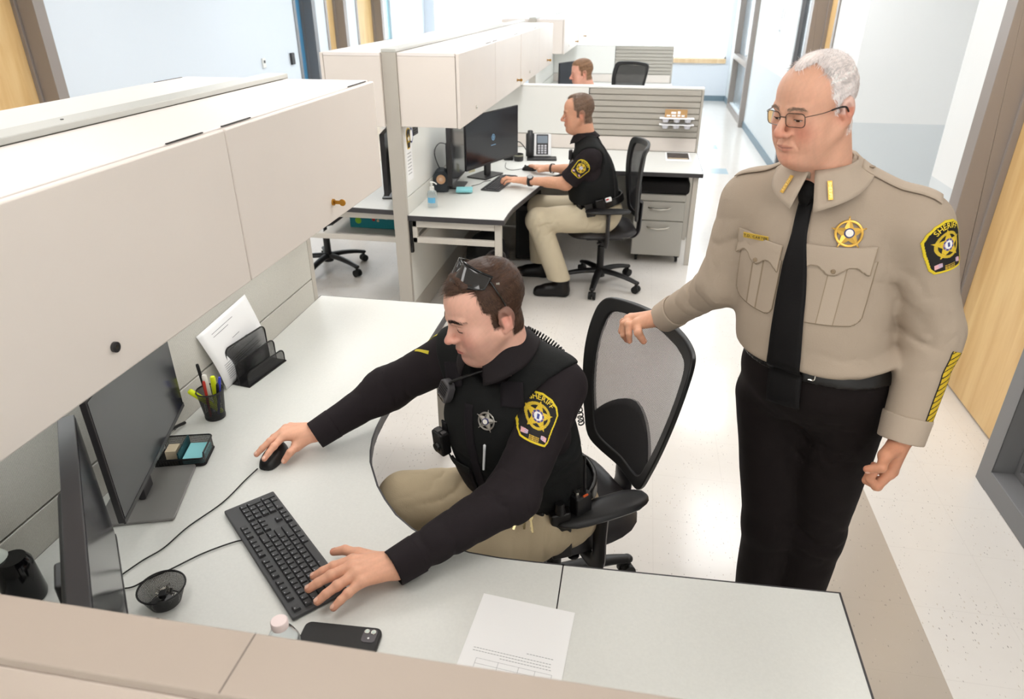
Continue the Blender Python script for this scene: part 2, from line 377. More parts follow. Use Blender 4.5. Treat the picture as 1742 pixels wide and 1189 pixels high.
nt.links.new(nt.nodes['Principled BSDF'].outputs[0], ms.inputs[1]); nt.links.new(tr.outputs[0], ms.inputs[2]); nt.links.new(ms.outputs[0], nt.nodes['Material Output'].inputs[0])
for i, (a, b) in enumerate(wins):
    bl = thing('window_blind', 'white venetian blind glowing with daylight, %s window of the far wall' % ('leftmost', 'second from left', 'middle', 'second from right', 'rightmost')[i], 'blind', (0, YF - .03, 0), 0, 'blinds on the far windows')
    m = MB()
    for k in range(34):
        z = .84 + k * .05; m.add([(a + .02, -.012, z), (b - .02, -.012, z), (b - .02, .016, z + .035), (a + .02, .016, z + .035)], [(0, 1, 2, 3)])
    m.build('slat', M_blind, bl); MB().box(a + .015, b - .015, -.02, .02, 2.53, 2.58).build('head_rail', M_white, bl)
# wall devices
t = thing('thermostat', 'small white thermostat on the left wall beside the dark card reader', 'thermostat', (XL, 8.33, 1.19)); MB().box(0, .02, -.035, .035, -.055, .055).build('housing', M_white, t, .005); MB().box(.02, .023, -.018, .018, .0, .03).build('display', M_dkgrey, t)
t = thing('card_reader', 'small dark card reader on the left wall by the blue door', 'card reader', (XL, 9.08, 1.18)); MB().box(0, .03, -.045, .045, -.07, .07).build('housing', M_dkgrey, t, .006); MB().box(.03, .032, -.01, .01, .03, .04).build('status_lamp', M_grey, t)
nt_ = MB().box(1.632, 1.638, 9.85, 10.1, 1.62, 1.80).build('wall_notice', M_paper); tag(nt_, 'faded white notice with grey marks taped high on the right wall', 'notice')
m = MB(); 
for k in range(3): m.box(1.630, 1.632, 9.90 + k * .06, 9.915 + k * .06, 1.65, 1.77)
m.build('mark', M_ink, nt_)
nt_ = MB().box(1.632, 1.638, 9.98, 10.12, 1.47, 1.57).build('wall_notice', M_paper); tag(nt_, 'small white note with a blue mark on the right wall, below the larger notice', 'notice')
MB().box(1.630, 1.632, 10.0, 10.06, 1.50, 1.53).build('mark', M_base, nt_)
# ---------------------------------------------------------------- cubicle panels
SXR, SXL = -1.345, -1.43        # faces of the spine partitions
def spine(y0, y1, label, mt_hi, mt_lo, divs, notch=None):
    t = thing('partition_panel', label, 'partition panel', (0, 0, 0), 0, 'tall spine partitions')
    MB().box(SXL + .012, SXR - .012, y0 + .03, y1 - .03, .02, 1.65).build('core', M_metal, t)
    m = MB().box(SXL, SXR, y0, y1, 1.655, 1.672)
    m.build('top_cap', M_cap, t, .003)
    for (a, b) in ((y0, y0 + .035), (y1 - .035, y1)): MB().box(SXL, SXR, a, b, 0, 1.655).build('end_post', M_metal, t, .002)
    ys = [y0 + .035] + divs + [y1 - .035]
    for i in range(len(ys) - 1):
        a, b = ys[i] + .003, ys[i + 1] - .003
        for s in (1, -1):
            xa, xb = (SXR - .014, SXR) if s > 0 else (SXL, SXL + .014)
            MB().box(xa, xb, a, b, .846, 1.652).build('upper_tile', mt_hi, t, .002)
            MB().box(xa, xb, a, b, .155, .84).build('lower_tile', mt_lo, t, .002)
            MB().box(xa + (.003 if s < 0 else 0), xb - (.003 if s > 0 else 0), a, b, .01, .15).build('raceway', M_metal, t, .002)
    return t
spA = spine(-.6, 2.665, 'tall fabric covered partition behind the nearest desk and monitors', M_tile, M_tile, [1.6])
spB = spine(3.95, 8.45, 'tall partition with grey end post in the middle of the picture', M_white, M_tile2, [6.2])
spC = spine(9.30, 13.6, 'tall partition farthest down the room near the bright windows', M_white, M_tile2, [11.3])
# small screw on the near cap and a cap joint
MB().cyl((-1.39, 1.55, 1.672), (-1.39, 1.55, 1.674), .004).build('screw', M_grey, spA)
MB().box(SXL, SXR, 1.20, 1.2015, 1.6722, 1.6726).build('cap_joint', M_grey, spA)
def cross_panel(y0, label, xs, x1, slat_from=None, side=-1, top=1.26, capm=M_cap, white=True):
    """low panel running along x from the spine; y0..y0+.085"""
    y1 = y0 + .085
    t = thing('partition_panel', label, 'partition panel', (0, 0, 0), 0, 'low cross partitions')
    MB().box(xs, x1 - .02, y0 + .014, y1 - .014, .02, top - .02).build('core', M_metal, t)
    MB().box(xs, x1, y0, y1, top - .016, top).build('top_cap', capm, t, .003)
    MB().box(x1 - .02, x1, y0, y1, 0, top - .016).build('end_post', M_metal, t, .002)
    return t, y0, y1
# near panel under the camera
nearp, ny0, ny1 = cross_panel(.445, 'low beige topped partition across the bottom edge of the picture', SXR, .53, top=1.26, capm=M_capw)
for s, (a, b) in ((1, (ny1 - .014, ny1)), (-1, (ny0, ny0 + .014))):
    for (x0, x1) in ((SXR + .003, -.411), (-.405, .507)):
        MB().box(x0, x1, a, b, .76, 1.242).build('upper_tile', M_tile if s > 0 else mat('near_side_panel', (205, 190, 178), .5), nearp, .002)
        MB().box(x0, x1, a, b, .02, .755).build('lower_tile', M_tile if s > 0 else M_bin, nearp, .002)
MB().box(-.4085, -.4075, ny0 + .001, ny1 - .001, 1.2601, 1.2604).build('cap_joint', M_dkgrey, nearp)
def slat_panel(y0, label, x1=.50, xd=-.434):
    t, a, b = cross_panel(y0, label, SXR, x1, top=1.255, capm=M_white)
    MB().box(SXR + .003, xd - .003, a, a + .014, .86, 1.238).build('marker_board', M_white, t, .002)
    MB().box(SXR + .003, x1 - .022, a, a + .014, .742, .854).build('lower_tile', M_bin, t, .002)
    MB().box(SXR + .003, x1 - .022, a, a + .014, .02, .738).build('lower_tile', M_tile2, t, .002)
    MB().box(SXR + .003, x1 - .022, b - .014, b, .02, 1.238).build('back_tile', M_tile2, t, .002)
    MB().box(xd - .003, xd + .003, a - .001, a + .01, .86, 1.238).build('divider', M_dkgrey, t)
    m = MB(); n = 8; h = (1.238 - .86) / n
    for k in range(n):
        z = .86 + k * h; m.box(xd + .004, x1 - .022, a - .006, a + .004, z + .005, z + h - .004).box(xd + .004, x1 - .022, a + .006, a + .01, z, z + h)
    m.build('slat_wall', mat('slatwall_grey', (178, 172, 162), .5), t, .0015)
    return t
slatB = slat_panel(6.166, 'low partition of grey horizontal slats behind the second deputy')
slatC = slat_panel(11.22, 'low partition of grey slats farther back, below the windows', .41)
# ---------------------------------------------------------------- overhead cabinets
def cabinet(side, y0, y1, label, locks, split=None):
    """side=1 hangs on the right face of the spine, -1 on the left"""
    t = thing('overhead_cabinet', label, 'overhead cabinet', (0, 0, 0), 0, 'overhead cabinets')
    xw = SXR if side > 0 else SXL; xf = xw + side * .352
    sp = (y0 + y1) / 2 if split is None else split
    def bx(m, xa, xb, *r): return m.box(min(xa, xb), max(xa, xb), *r)
    m = MB(); bx(m, xw + side * .002, xf - side * .022, y0, y1, 1.635, 1.655)
    m.build('top_panel', M_bin_lit, t, .004)
    m = MB(); bx(m, xw + side * .002, xf - side * .022, y0 + .001, y0 + .018, 1.262, 1.635); m.build('side_panel', M_bin, t, .002)
    m = MB(); bx(m, xw + side * .002, xf - side * .022, y1 - .018, y1 - .001, 1.262, 1.635); m.build('side_panel', M_bin, t, .002)
    m = MB(); bx(m, xw + side * .002, xf - side * .03, y0 + .018, y1 - .018, 1.268, 1.285); m.build('bottom_panel', M_bin, t, .002)
    m = MB(); bx(m, xw + side * .002, xw + side * .012, y0 + .018, y1 - .018, 1.285, 1.635); m.build('back_panel', M_bin, t)
    for i, (a, b) in enumerate(((y0, sp - .002), (sp + .002, y1))):
        m = MB(); bx(m, xf - side * .019, xf, a, b, 1.258, 1.652); d = m.build('door', M_bin, t, .005, seg=3)
        if side > 0:
            ly, key = locks[i]
            MB().cyl((xf, ly, 1.322), (xf + .006, ly, 1.322), .011).build('lock', M_brass if key else (M_dkgrey if y0 < 3 else M_chrome), d, smooth=True)
            if key:
                k = MB().box(xf + .006, xf + .030, ly - .0015, ly + .0015, 1.316, 1.328); k.lathe([(.0115, -.0015), (.0115, .0015)], (xf + .034, ly, 1.322), 16, M=Matrix.Rotation(PI / 2, 3, 'X')); k.build('key', M_brass, d)
            else: MB().cyl((xf + .006, ly, 1.322), (xf + .0068, ly, 1.322), .005).build('keyhole', M_chrome, d, smooth=True)
        for q in ((b - .2, b - .06),) if i == 0 else ((a + .02, a + .16), (b - .20, b - .03)):
            m = MB(); bx(m, xf - side * .023, xf - side * .0185, q[0], q[1], 1.6535, 1.6560); m.build('hinge', M_black, t)
    return t
cabinet(1, .555, 2.643, 'closest white overhead cabinet, filling the left side of the picture', ((1.076, False), (2.163, True)), 1.602)
cabinet(-1, .30, 2.643, 'white overhead cabinet on the far side of the nearest partition', None, 1.3)
cabinet(1, 3.958, 6.03, 'white overhead cabinet above the second deputy\'s monitors', ((4.36, False), (5.85, True)), 4.98)
cabinet(1, 6.07, 8.14, 'white overhead cabinet just beyond the slatted partition, second in its row', ((6.5, False), (7.7, True)), 7.1)
cabinet(-1, 3.93, 6.0, 'white overhead cabinet on the left side of the middle partition, nearer one', None)
cabinet(-1, 6.04, 8.14, 'white overhead cabinet on the left side of the middle partition, farther one', None)
cabinet(1, 9.33, 11.17, 'small distant white overhead cabinet above the farthest occupied desk', ((9.9, False), (10.8, True)), 10.3)
cabinet(1, 11.32, 13.4, 'most distant white overhead cabinet beside the windows', ((11.9, False), (12.2, True)))
cabinet(-1, 9.33, 11.17, 'distant white overhead cabinet on the left side of the farthest partition', None)
for (y_, l_, lb) in ((1.6, 1.7, 'slim white housing of an added fill light, unseen under the nearest overhead cabinet'), (5.0, 1.8, 'slim white housing of an added fill light, unseen under the cabinet above the second deputy')):  # made-up housings that dress the added fill strips, hidden from the camera
    t = thing('added_fill_light', lb, 'task light', (-1.20, y_, 1.256), 0, 'added fill lights under the cabinets'); MB().box(-.035, .035, -l_ / 2 - .01, l_ / 2 + .01, .0, .011).build('housing', M_white, t, .002)
# ---------------------------------------------------------------- worksurfaces
def offset(poly, d):
    n = len(poly); out = []
    for i in range(n):
        p0, p1, p2 = (Vector(poly[i - 1][:2]), Vector(poly[i][:2]), Vector(poly[(i + 1) % n][:2]))
        e1 = (p1 - p0).normalized(); e2 = (p2 - p1).normalized(); n1 = Vector((e1.y, -e1.x)); n2 = Vector((e2.y, -e2.x)); b = (n1 + n2)
        b = b / max(.3, b.length_squared) * 2; out.append(p1 + b * d)
    return out
def worktop(poly, label, z=.74, th=.030, group='desk worktops', edge=True):
    t = thing('desk_worktop', label, 'desk worktop', (0, 0, 0), 0, group)
    MB().prism(poly, z - th, z).build('surface', M_top, t)
    MB().prism([(p.x, p.y) for p in offset(poly, .0055)], z - th - .001, z - .0012).build('edge_band', M_edge, t)
    return t
curve = [(-.095, 1.2355), (-.17, 1.233), (-.25, 1.232), (-.325, 1.237), (-.40, 1.256), (-.45, 1.274), (-.487, 1.294), (-.545, 1.338), (-.594, 1.392), (-.634, 1.444), (-.664, 1.496), (-.692, 1.545), (-.712, 1.60), (-.728, 1.66), (-.737, 1.72), (-.742, 1.80), (-.744, 1.9)]
deskA = worktop([(-1.343, .533), (-.0965, .533), (-.0965, 1.2355)] + curve[1:] + [(-.744, 2.69), (-1.343, 2.69)], 'curved corner worktop the front deputy types at')
deskA2 = worktop([(-.0935, .533), (.528, .533), (.528, 1.258), (-.0935, 1.2355)], 'straight worktop at the bottom right that joins the curved one')
def leg(mb, x, y, z=.71): mb.box(x - .02, x + .02, y - .02, y + .02, 0, z)
def desk_frame(t, legs, rails, shelf=None):
    for (x, y) in legs:
        m = MB(); leg(m, x, y, .706); m.build('leg', M_frame, t, .003)
    for r in rails: MB().box(*r).build('rail', M_frame, t, .003)
    if shelf: MB().box(*shelf).build('shelf', M_frame, t)
    return t
desk_frame(deskA, [(-.79, 2.64), (.48, 1.19), (.48, .60), (-1.30, 2.64)], [(-1.28, -.81, 2.62, 2.66, .67, .705), (-.05, .46, 1.17, 1.20, .67, .705), (.465, .495, .62, 1.17, .67, .705)])
cB = [(-.752, 3.97), (-.752, 4.2), (-.70, 4.3)] 
curveB = [(.495, 5.39), (.05, 5.385), (-.25, 5.375), (-.43, 5.345), (-.53, 5.27), (-.60, 5.12), (-.64, 4.94), (-.675, 4.7), (-.715, 4.45), (-.745, 4.25), (-.752, 4.1), (-.752, 3.965)]
deskB = worktop([(-1.343, 3.965), (-.752, 3.965), (-.752, 4.1), (-.745, 4.25), (-.715, 4.45), (-.675, 4.7), (-.64, 4.94), (-.60, 5.12), (-.53, 5.27), (-.43, 5.345), (-.25, 5.375), (-.02, 5.382), (-.02, 6.16), (-1.343, 6.16)], 'curved worktop the second deputy sits at, behind the man in front')
deskB2 = worktop([(-.017, 5.382), (.495, 5.39), (.495, 6.16), (-.017, 6.16)], 'straight worktop over the small filing cabinet')
desk_frame(deskB, [(-.79, 4.0), (.455, 5.45), (.455, 6.10)],
    [(-1.325, -.81, 3.975, 4.005, .665, .705), (-1.325, -.81, 3.975, 4.005, .565, .60), (-1.325, -1.295, 3.975, 4.005, .565, .705), (-1.325, -1.30, 4.005, 4.55, .565, .59), (.44, .47, 5.47, 6.08, .67, .705), (-1.3, -.85, 4.55, 4.58, .565, .59)])
MB_ = MB().box(-1.343, -1.328, 3.972, 4.0, .5, .70).build('bracket', M_black); tag(MB_, 'short black bracket fixing the second deputy\'s worktop to the grey post', 'bracket')
deskL = worktop([(-2.03, 4.09), (-1.432, 4.06), (-1.432, 6.1), (-2.03, 6.1)], 'worktop left of the grey post, seen below the nearest cabinet')
desk_frame(deskL, [(-2.0, 6.05)], [(-2.02, -1.44, 4.10, 4.13, .665, .705), (-2.30, -1.44, 4.10, 4.13, .515, .55), (-1.475, -1.44, 4.10, 4.13, .515, .705)], (-2.02, -1.44, 4.13, 4.7, .515, .525))
deskC = worktop([(-1.343, 6.255), (.33, 6.255), (.33, 6.80), (-.7, 6.9), (-.745, 7.3), (-.745, 8.4), (-1.343, 8.4)], 'worktop hidden behind the first slatted partition, near the third deputy')
deskD = worktop([(-1.343, 9.33), (-.745, 9.33), (-.745, 10.2), (-.6, 10.43), (.42, 10.44), (.42, 11.21), (-1.343, 11.21)], 'distant L shaped worktop in front of the farther slatted partition')
desk_frame(deskD, [(.38, 10.5), (.38, 11.1)], [(-.5, .36, 10.49, 10.51, .67, .705)])
# ---------------------------------------------------------------- monitors
def monitor(label, pos, ang, w=.565, h=.33, zb=.86, lift=True, group='computer monitors', base=(.25, .19), screen=M_screen, icon=False, zt=.742, thick=.014, basec=None, bdy=.02):
    """pos = xy of the screen's bottom centre; the screen faces local -y; ang = rotation"""
    t = thing('monitor', label, 'monitor', (pos[0], pos[1], 0), ang, group)
    MB().prism(rrect(-w / 2, w / 2, zb, zb + h, .006, 3), 0, thick, M=Matrix(((1, 0, 0), (0, 0, 1), (0, 1, 0)))).build('casing', M_dkgrey, t, .0015)
    MB().box(-w / 2 + .006, w / 2 - .006, -.0012, .0005, zb + .014, zb + h - .006).build('screen', screen, t)
    MB().box(-w / 2 + .001, w / 2 - .001, -.002, .003, zb + .0005, zb + .013).build('chin', M_dkgrey, t)
    MB().box(-w * .32, w * .32, thick, thick + .03, zb + .04, zb + h * .7).build('back_housing', M_black, t, .012)
    MB().box(-.035, .035, thick + .03, thick + .05, zt + .01, zb + h * .55).build('stand_neck', M_dkgrey, t, .006)
    b = basec or M_dkgrey
    MB().prism(rrect(-base[0] / 2, base[0] / 2, -base[1] / 2, base[1] / 2, .008, 4), zt, zt + .008, M=Matrix.Translation((0, thick + bdy, 0))).build('stand_base', b, t, .002)
    MB().box(-.014, .014, -.0025, -.0018, zb + .004, zb + .010).build('logo_plate', M_grey, t)
    if icon:
        m = MB(); Rm = Matrix(((1, 0, 0), (0, 0, -1), (0, 1, 0)))
        def ring(r0, r1):
            vs = []; n = 24
            for k in range(n):
                a = 2 * PI * k / n; vs += [(r0 * math.cos(a), -.0018, zb + h * .5 + r0 * math.sin(a)), (r1 * math.cos(a), -.0018, zb + h * .5 + r1 * math.sin(a))]
            m.add(vs, [(2 * k, 2 * k + 1, (2 * k + 3) % (2 * n), (2 * k + 2) % (2 * n)) for k in range(n)])
        ring(.017, .022); ring(.010, .012); m.box(-.004, .004, -.0018, -.0014, zb + h * .5 - .012, zb + h * .5 + .010)
        m.box(-.03, .03, -.0018, -.0014, zb + h * .5 - .055, zb + h * .5 - .052)
        m.build('screen_emblem', mat('screen_glow_blue', (120, 160, 190), .5, emit=((120, 165, 200), .5)), t)
    return t
def ang_of(dx, dy): return math.atan2(dy, dx)
# far one of the pair: bottom edge from (-1.08,1.017) to (-1.264,1.56); faces the deputy
def mon_between(a, b, label, **k):
    a = Vector(a); b = Vector(b); c = (a + b) / 2; d = b - a      # viewer sees a on the left, b on the right
    return monitor(label, (c.x, c.y), math.atan2(d.y, d.x), w=d.length, **k)
M_base2 = mat('monitor_base_grey', (128, 126, 124), .35)
mon_between((-1.092, 1.066), (-1.262, 1.560), 'large dark monitor whose screen faces the front deputy, farther one of the pair', bdy=.035, base=(.235, .19), basec=M_base2)
mon_between((-.694, .581), (-1.082, 1.022), 'monitor seen from above at the bottom left, its screen reflecting the desk', h=.33, thick=.03)
# second deputy's pair
mon_between((-1.150, 4.70), (-.898, 5.34), 'wide black monitor with a small round emblem on its screen', zb=.845, h=.36, icon=True, base=(.24, .17), bdy=.06)
mon_between((-1.190, 4.46), (-1.212, 4.98), 'narrow looking monitor angled away, beside the small speaker', zb=.80, h=.38, base=(.20, .17), thick=.03)
monitor('black monitor seen edge-on between the nearest cabinet and the grey post', (-1.60, 4.42), math.radians(-80), w=.56, zb=.80, h=.38, thick=.03)
monitor('dark monitor corner showing behind the third deputy\'s head', (-.76, 8.0), math.radians(64), w=.5, zb=.97, h=.32, base=(.2, .15))
# ---------------------------------------------------------------- keyboards and mice
def key_layout():
    """units of 19 mm from the top left; (x, y, w, h)"""
    K = [(0, 0, 1, 1)] + [(2 + i, 0, 1, 1) for i in range(4)] + [(6.5 + i, 0, 1, 1) for i in range(4)] + [(11 + i, 0, 1, 1) for i in range(4)] + [(15.25 + i, 0, 1, 1) for i in range(3)]
    y = 1.35
    K += [(i, y, 1, 1) for i in range(13)] + [(13, y, 2, 1)] + [(15.25 + i, y, 1, 1) for i in range(3)] + [(18.5 + i, y, 1, 1) for i in range(4)]
    K += [(0, y + 1, 1.5, 1)] + [(1.5 + i, y + 1, 1, 1) for i in range(12)] + [(13.5, y + 1, 1.5, 1)] + [(15.25 + i, y + 1, 1, 1) for i in range(3)] + [(18.5 + i, y + 1, 1, 1) for i in range(3)] + [(21.5, y + 1, 1, 2)]
    K += [(0, y + 2, 1.75, 1)] + [(1.75 + i, y + 2, 1, 1) for i in range(11)] + [(12.75, y + 2, 2.25, 1)] + [(18.5 + i, y + 2, 1, 1) for i in range(3)]
    K += [(0, y + 3, 2.25, 1)] + [(2.25 + i, y + 3, 1, 1) for i in range(10)] + [(12.25, y + 3, 2.75, 1), (16.25, y + 3, 1, 1)] + [(18.5 + i, y + 3, 1, 1) for i in range(3)] + [(21.5, y + 3, 1, 2)]
    K += [(0, y + 4, 1.25, 1), (1.25, y + 4, 1.25, 1), (2.5, y + 4, 1.25, 1), (3.75, y + 4, 6.25, 1), (10, y + 4, 1.25, 1), (11.25, y + 4, 1.25, 1), (12.5, y + 4, 1.25, 1), (13.75, y + 4, 1.25, 1)] + [(15.25 + i, y + 4, 1, 1) for i in range(3)] + [(18.5, y + 4, 2, 1), (20.5, y + 4, 1, 1)]
    return K
def key_shape(m, x, y, w, h, u=.0187, x0=-.212, y0=.0585):
    a = x0 + x * u + .0012; b = x0 + (x + w) * u - .0012; d = y0 - y * u - .0012; c = y0 - (y + h) * u + .0012; i = .0016
    m.add([(a, c, .010), (b, c, .010), (b, d, .010), (a, d, .010), (a + i, c + i, .0165), (b - i, c + i, .0165), (b - i, d - i, .0165), (a + i, d - i, .0165)],
          [(0, 1, 5, 4), (1, 2, 6, 5), (2, 3, 7, 6), (3, 0, 4, 7), (4, 5, 6, 7)])
    m.add([(a + w * u * .28, d - .0055, .0167), (a + w * u * .28 + .002, d - .0055, .0167), (a + w * u * .28 + .002, d - .003, .0167), (a + w * u * .28, d - .003, .0167)], [(0, 1, 2, 3)], 1)
M_keytop = mat('key_plastic', (58, 58, 60), .45); M_keyleg = mat('key_legend', (190, 190, 195), .6); M_kbbody = mat('keyboard_body', (66, 66, 68), .45)
def keyboard(label, loc, rz, single):
    t = thing('keyboard', label, 'keyboard', loc, rz, 'keyboards')
    MB().prism(rrect(-.222, .222, -.065, .067, .004, 3), 0, .010).build('casing', M_kbbody, t, .002)
    K = key_layout()
    if single:
        for k in K[:100]:
            m = MB(); key_shape(m, *k); m.build('key', [M_keytop, M_keyleg], t)
        rest = K[100:]
    else: rest = K
    m = MB()
    for k in rest: key_shape(m, *k)
    o = m.build('key', [M_keytop, M_keyleg], t); 
    if single: o['kind'] = 'stuff'
    MB().box(-.213, -.195, .054, .064, .0101, .0104).build('badge_print', M_grey, t) if False else None
    return t
# user sits at local -y; numpad at local +x
kb = keyboard('black full size keyboard under the front deputy\'s hand', (-.772, 1.165, .742), 0, True)
# F-row edge runs from (-.998,1.31) [numpad end] to (-.636,.99); facing (-.66,-.75)
kb.rotation_euler = (0, 0, math.atan2(.32, -.36))
keyboard('black keyboard under the second deputy\'s hands', (-.94, 4.83, .742), math.atan2(.98, .12), False)
def mouse(label, loc, rz):
    t = thing('computer_mouse', label, 'mouse', loc, rz, 'computer mice')
    m = MB(); n = 20; vs = []; fs = []; rows = 9
    for i in range(rows + 1):
        ph = PI / 2 * i / rows
        for k in range(n):
            a = 2 * PI * k / n; x = math.copysign(abs(math.cos(a)) ** .8, math.cos(a)) * .031; y = math.copysign(abs(math.sin(a)) ** .8, math.sin(a)) * .056
            s = math.cos(ph) ** .45; z = .034 * math.sin(ph) * (1 - .25 * (y * s / .056)); vs.append((x * s * (1 - .06 * math.cos(a * 2)), y * s, z))
    for i in range(rows):
        for k in range(n): fs.append((i * n + k, i * n + (k + 1) % n, (i + 1) * n + (k + 1) % n, (i + 1) * n + k))
    m.add(vs, fs).build('shell', M_black, t, smooth=True)
    MB().cyl((-.004, .030, .030), (.004, .030, .030), .008, n=14).build('scroll_wheel', M_grey, t, smooth=True)
    return t
mouse('black mouse under the front deputy\'s right hand', (-.968, 1.508, .742), math.atan2(-.10, -.03) - PI / 2 + .25)
mouse('small black mouse under the second deputy\'s far hand', (-.80, 5.28, .742), PI / 2)
def cable(label, pts, r=.0018, name='cable', m=M_black):
    o = MB().tube(smooth_path(pts, 8), r, 6).build(name, m, None, smooth=True); tag(o, label, 'cable'); return o
cable('thin black mouse cord running from the front deputy\'s mouse to the near monitor', [(-.990, 1.452, .746), (-.999, 1.40, .7445), (-1.01, 1.30, .7445), (-1.045, 1.20, .7445), (-1.06, 1.12, .7445), (-1.085, 1.07, .7445), (-1.11, 1.0, .7445)])
cable('thin black cord running from the keyboard edge past the wire bowl', [(-.862, 1.185, .746), (-.90, 1.17, .7445), (-.955, 1.12, .7445), (-1.0, 1.06, .7445), (-1.035, 1.02, .7445), (-1.06, .99, .7445), (-1.12, .98, .7445)])
cable('pale cord from the second deputy\'s mouse', [(-.86, 5.30, .744), (-.93, 5.25, .744), (-.99, 5.32, .744), (-1.02, 5.5, .744)], .002, m=M_grey)
cable('dark cord behind the second deputy\'s keyboard', [(-1.02, 4.9, .744), (-1.06, 4.86, .744), (-1.08, 4.78, .744), (-1.12, 4.72, .744)], .002)
cable('black power cord looping up behind the small speaker', [(-1.27, 4.66, .80), (-1.31, 4.58, .9), (-1.33, 4.56, 1.0), (-1.32, 4.66, 1.04), (-1.29, 4.8, 1.0)], .003)
cable('black cords in a bunch behind the round emblem monitor', [(-.95, 5.75, .75), (-1.0, 5.72, .83), (-.95, 5.7, .87), (-.90, 5.75, .80), (-.87, 5.7, .75)], .004)
cable('black cables along the wall behind the nearest monitors', [(-1.33, 1.38, .77), (-1.325, 1.46, .75), (-1.33, 1.55, .765), (-1.33, 1.63, .748)], .005)
cable('thin loop of wire on the floor beside the grey post', [(-1.47, 3.93, .002), (-1.52, 3.98, .03), (-1.55, 4.0, .06), (-1.50, 3.94, .075), (-1.46, 3.93, .05)], .003)
# ---------------------------------------------------------------- small things on the nearest desk
Z = .7405
def wire_rim(m, pts, r=.0022, closed=True): m.tube(pts, r, 6, closed=closed)
# pencil cup: tapered wire mesh
t = thing('pen_cup', 'black wire mesh cup holding pens and yellow highlighters', 'pen cup', (-1.262, 1.690, Z))
m = MB(); n = 32; r0, r1, h = .030, .041, .098
def ring_mesh_mat(name, su, sv, fr):
    m = mat(name, (26, 26, 27), .45); nt = m.node_tree; N = nt.nodes; L = nt.links
    tc = N.new('ShaderNodeTexCoord'); sp = N.new('ShaderNodeSeparateXYZ'); L.new(tc.outputs['Object'], sp.inputs[0])
    def mth(op, a, c=None):
        n = N.new('ShaderNodeMath'); n.operation = op
        for i, q in enumerate((a, c)):
            if q is None: continue
            if isinstance(q, (int, float)): n.inputs[i].default_value = q
            else: L.new(q, n.inputs[i])
        return n.outputs[0]
    an = mth('ARCTAN2', sp.outputs[1], sp.outputs[0])
    h1 = mth('GREATER_THAN', mth('FRACT', mth('MULTIPLY', mth('ADD', an, 10), su)), fr); h2 = mth('GREATER_THAN', mth('FRACT', mth('MULTIPLY', mth('ADD', sp.outputs[2], 10), sv)), fr)
    L.new(mth('SUBTRACT', 1.0, mth('MULTIPLY', h1, h2)), N['Principled BSDF'].inputs['Alpha']); return m
M_cup = ring_mesh_mat('cup_wire_mesh', 14, 330, .55)
MB().lathe([(r0, .002), (r1, h)], n=40, cap=False).build('mesh_wall', M_cup, t, smooth=True)
m = MB(); wire_rim(m, [(r1 * math.cos(a), r1 * math.sin(a), h) for a in np.linspace(0, 2 * PI, 33)[:-1]], .0026); m.build('rim', M_black, t, smooth=True)
MB().lathe([(r0 + .001, 0), (r0 + .002, .008), (r0, .010)], n=32).build('foot', M_black, t, smooth=True)
def pen(label, name, a, b, r, col, capcol=None, cat='pen', tip=None, grp='pens in the wire cup'):
    a = Vector(a) + Vector((-1.262, 1.690, Z)); b = Vector(b) + Vector((-1.262, 1.690, Z)); d = (b - a)
    t = thing(name, label, cat, a, 0, grp)
    L_ = d.length; Q = d.to_track_quat('Z', 'Y').to_matrix()
    MB().lathe([(r * .5, 0), (r * .95, .006), (r, .02), (r, L_ * .62)], n=14, M=Q).build('barrel', mat('pen_' + str(col), col, .4), t, smooth=True)
    MB().lathe([(r * 1.06, L_ * .62), (r * 1.06, L_ * .96), (r * .8, L_)], n=14, M=Q).build('cap', mat('pen_' + str(capcol or col), capcol or col, .4), t, smooth=True)
HL = (226, 240, 30)
pen('yellow highlighter leaning across the wire cup, tip down to the right', 'highlighter', (.020, .012, .012), (-.050, -.030, .108), .0085, HL, cat='highlighter')
pen('yellow highlighter standing behind the white one in the cup', 'highlighter', (.0, .018, .008), (.004, .022, .135), .008, HL, cat='highlighter')
pen('white marker standing in the wire cup', 'marker_pen', (-.01, .012, .008), (-.016, .010, .145), .0075, (238, 236, 228), cat='marker')
pen('red pencil leaning in front of the highlighters', 'pencil', (-.004, -.018, .008), (-.010, -.006, .132), .0042, (176, 36, 34), (200, 60, 50), cat='pencil')
pen('blue pen at the right of the wire cup', 'pen', (.012, .0, .008), (.034, .014, .140), .0042, (40, 50, 150), (60, 70, 200))
pen('dark pen beside the blue one in the cup', 'pen', (.008, .01, .008), (.030, .002, .122), .0045, (30, 30, 40))
pen('tall thin black pen at the back of the wire cup', 'pen', (-.012, .004, .01), (-.040, .022, .175), .0048, (18, 18, 20))
# letter sorter
t = thing('letter_sorter', 'black wire mesh letter sorter with three upright dividers', 'letter sorter', (-1.266, 1.985, Z), math.radians(70 - 90))
t.rotation_euler = (0, 0, math.atan2(.21, .03) - .02)   # local x runs along the wall
W = .105
MB().box(-W, W, -.038, .040, 0, .004).build('base', M_meshf, t)
for (y, h, ww) in ((.036, .135, W), (.004, .085, W * .98), (-.034, .052, W * .96)):
    outl = [(ww, .002)] + [(ww - .022 + .022 * math.cos(a), h - .022 + .022 * math.sin(a)) for a in np.linspace(0, PI / 2, 6)] + [(-ww + .022 + .022 * math.cos(a), h - .022 + .022 * math.sin(a)) for a in np.linspace(PI / 2, PI, 6)] + [(-ww, .002)]
    MB().add([(x, y, z) for x, z in outl], [tuple(range(len(outl)))]).build('divider_mesh', M_meshm, t)
    m = MB(); wire_rim(m, [(x, y, z) for x, z in outl], .0026); m.build('divider_frame', M_black, t, smooth=True)
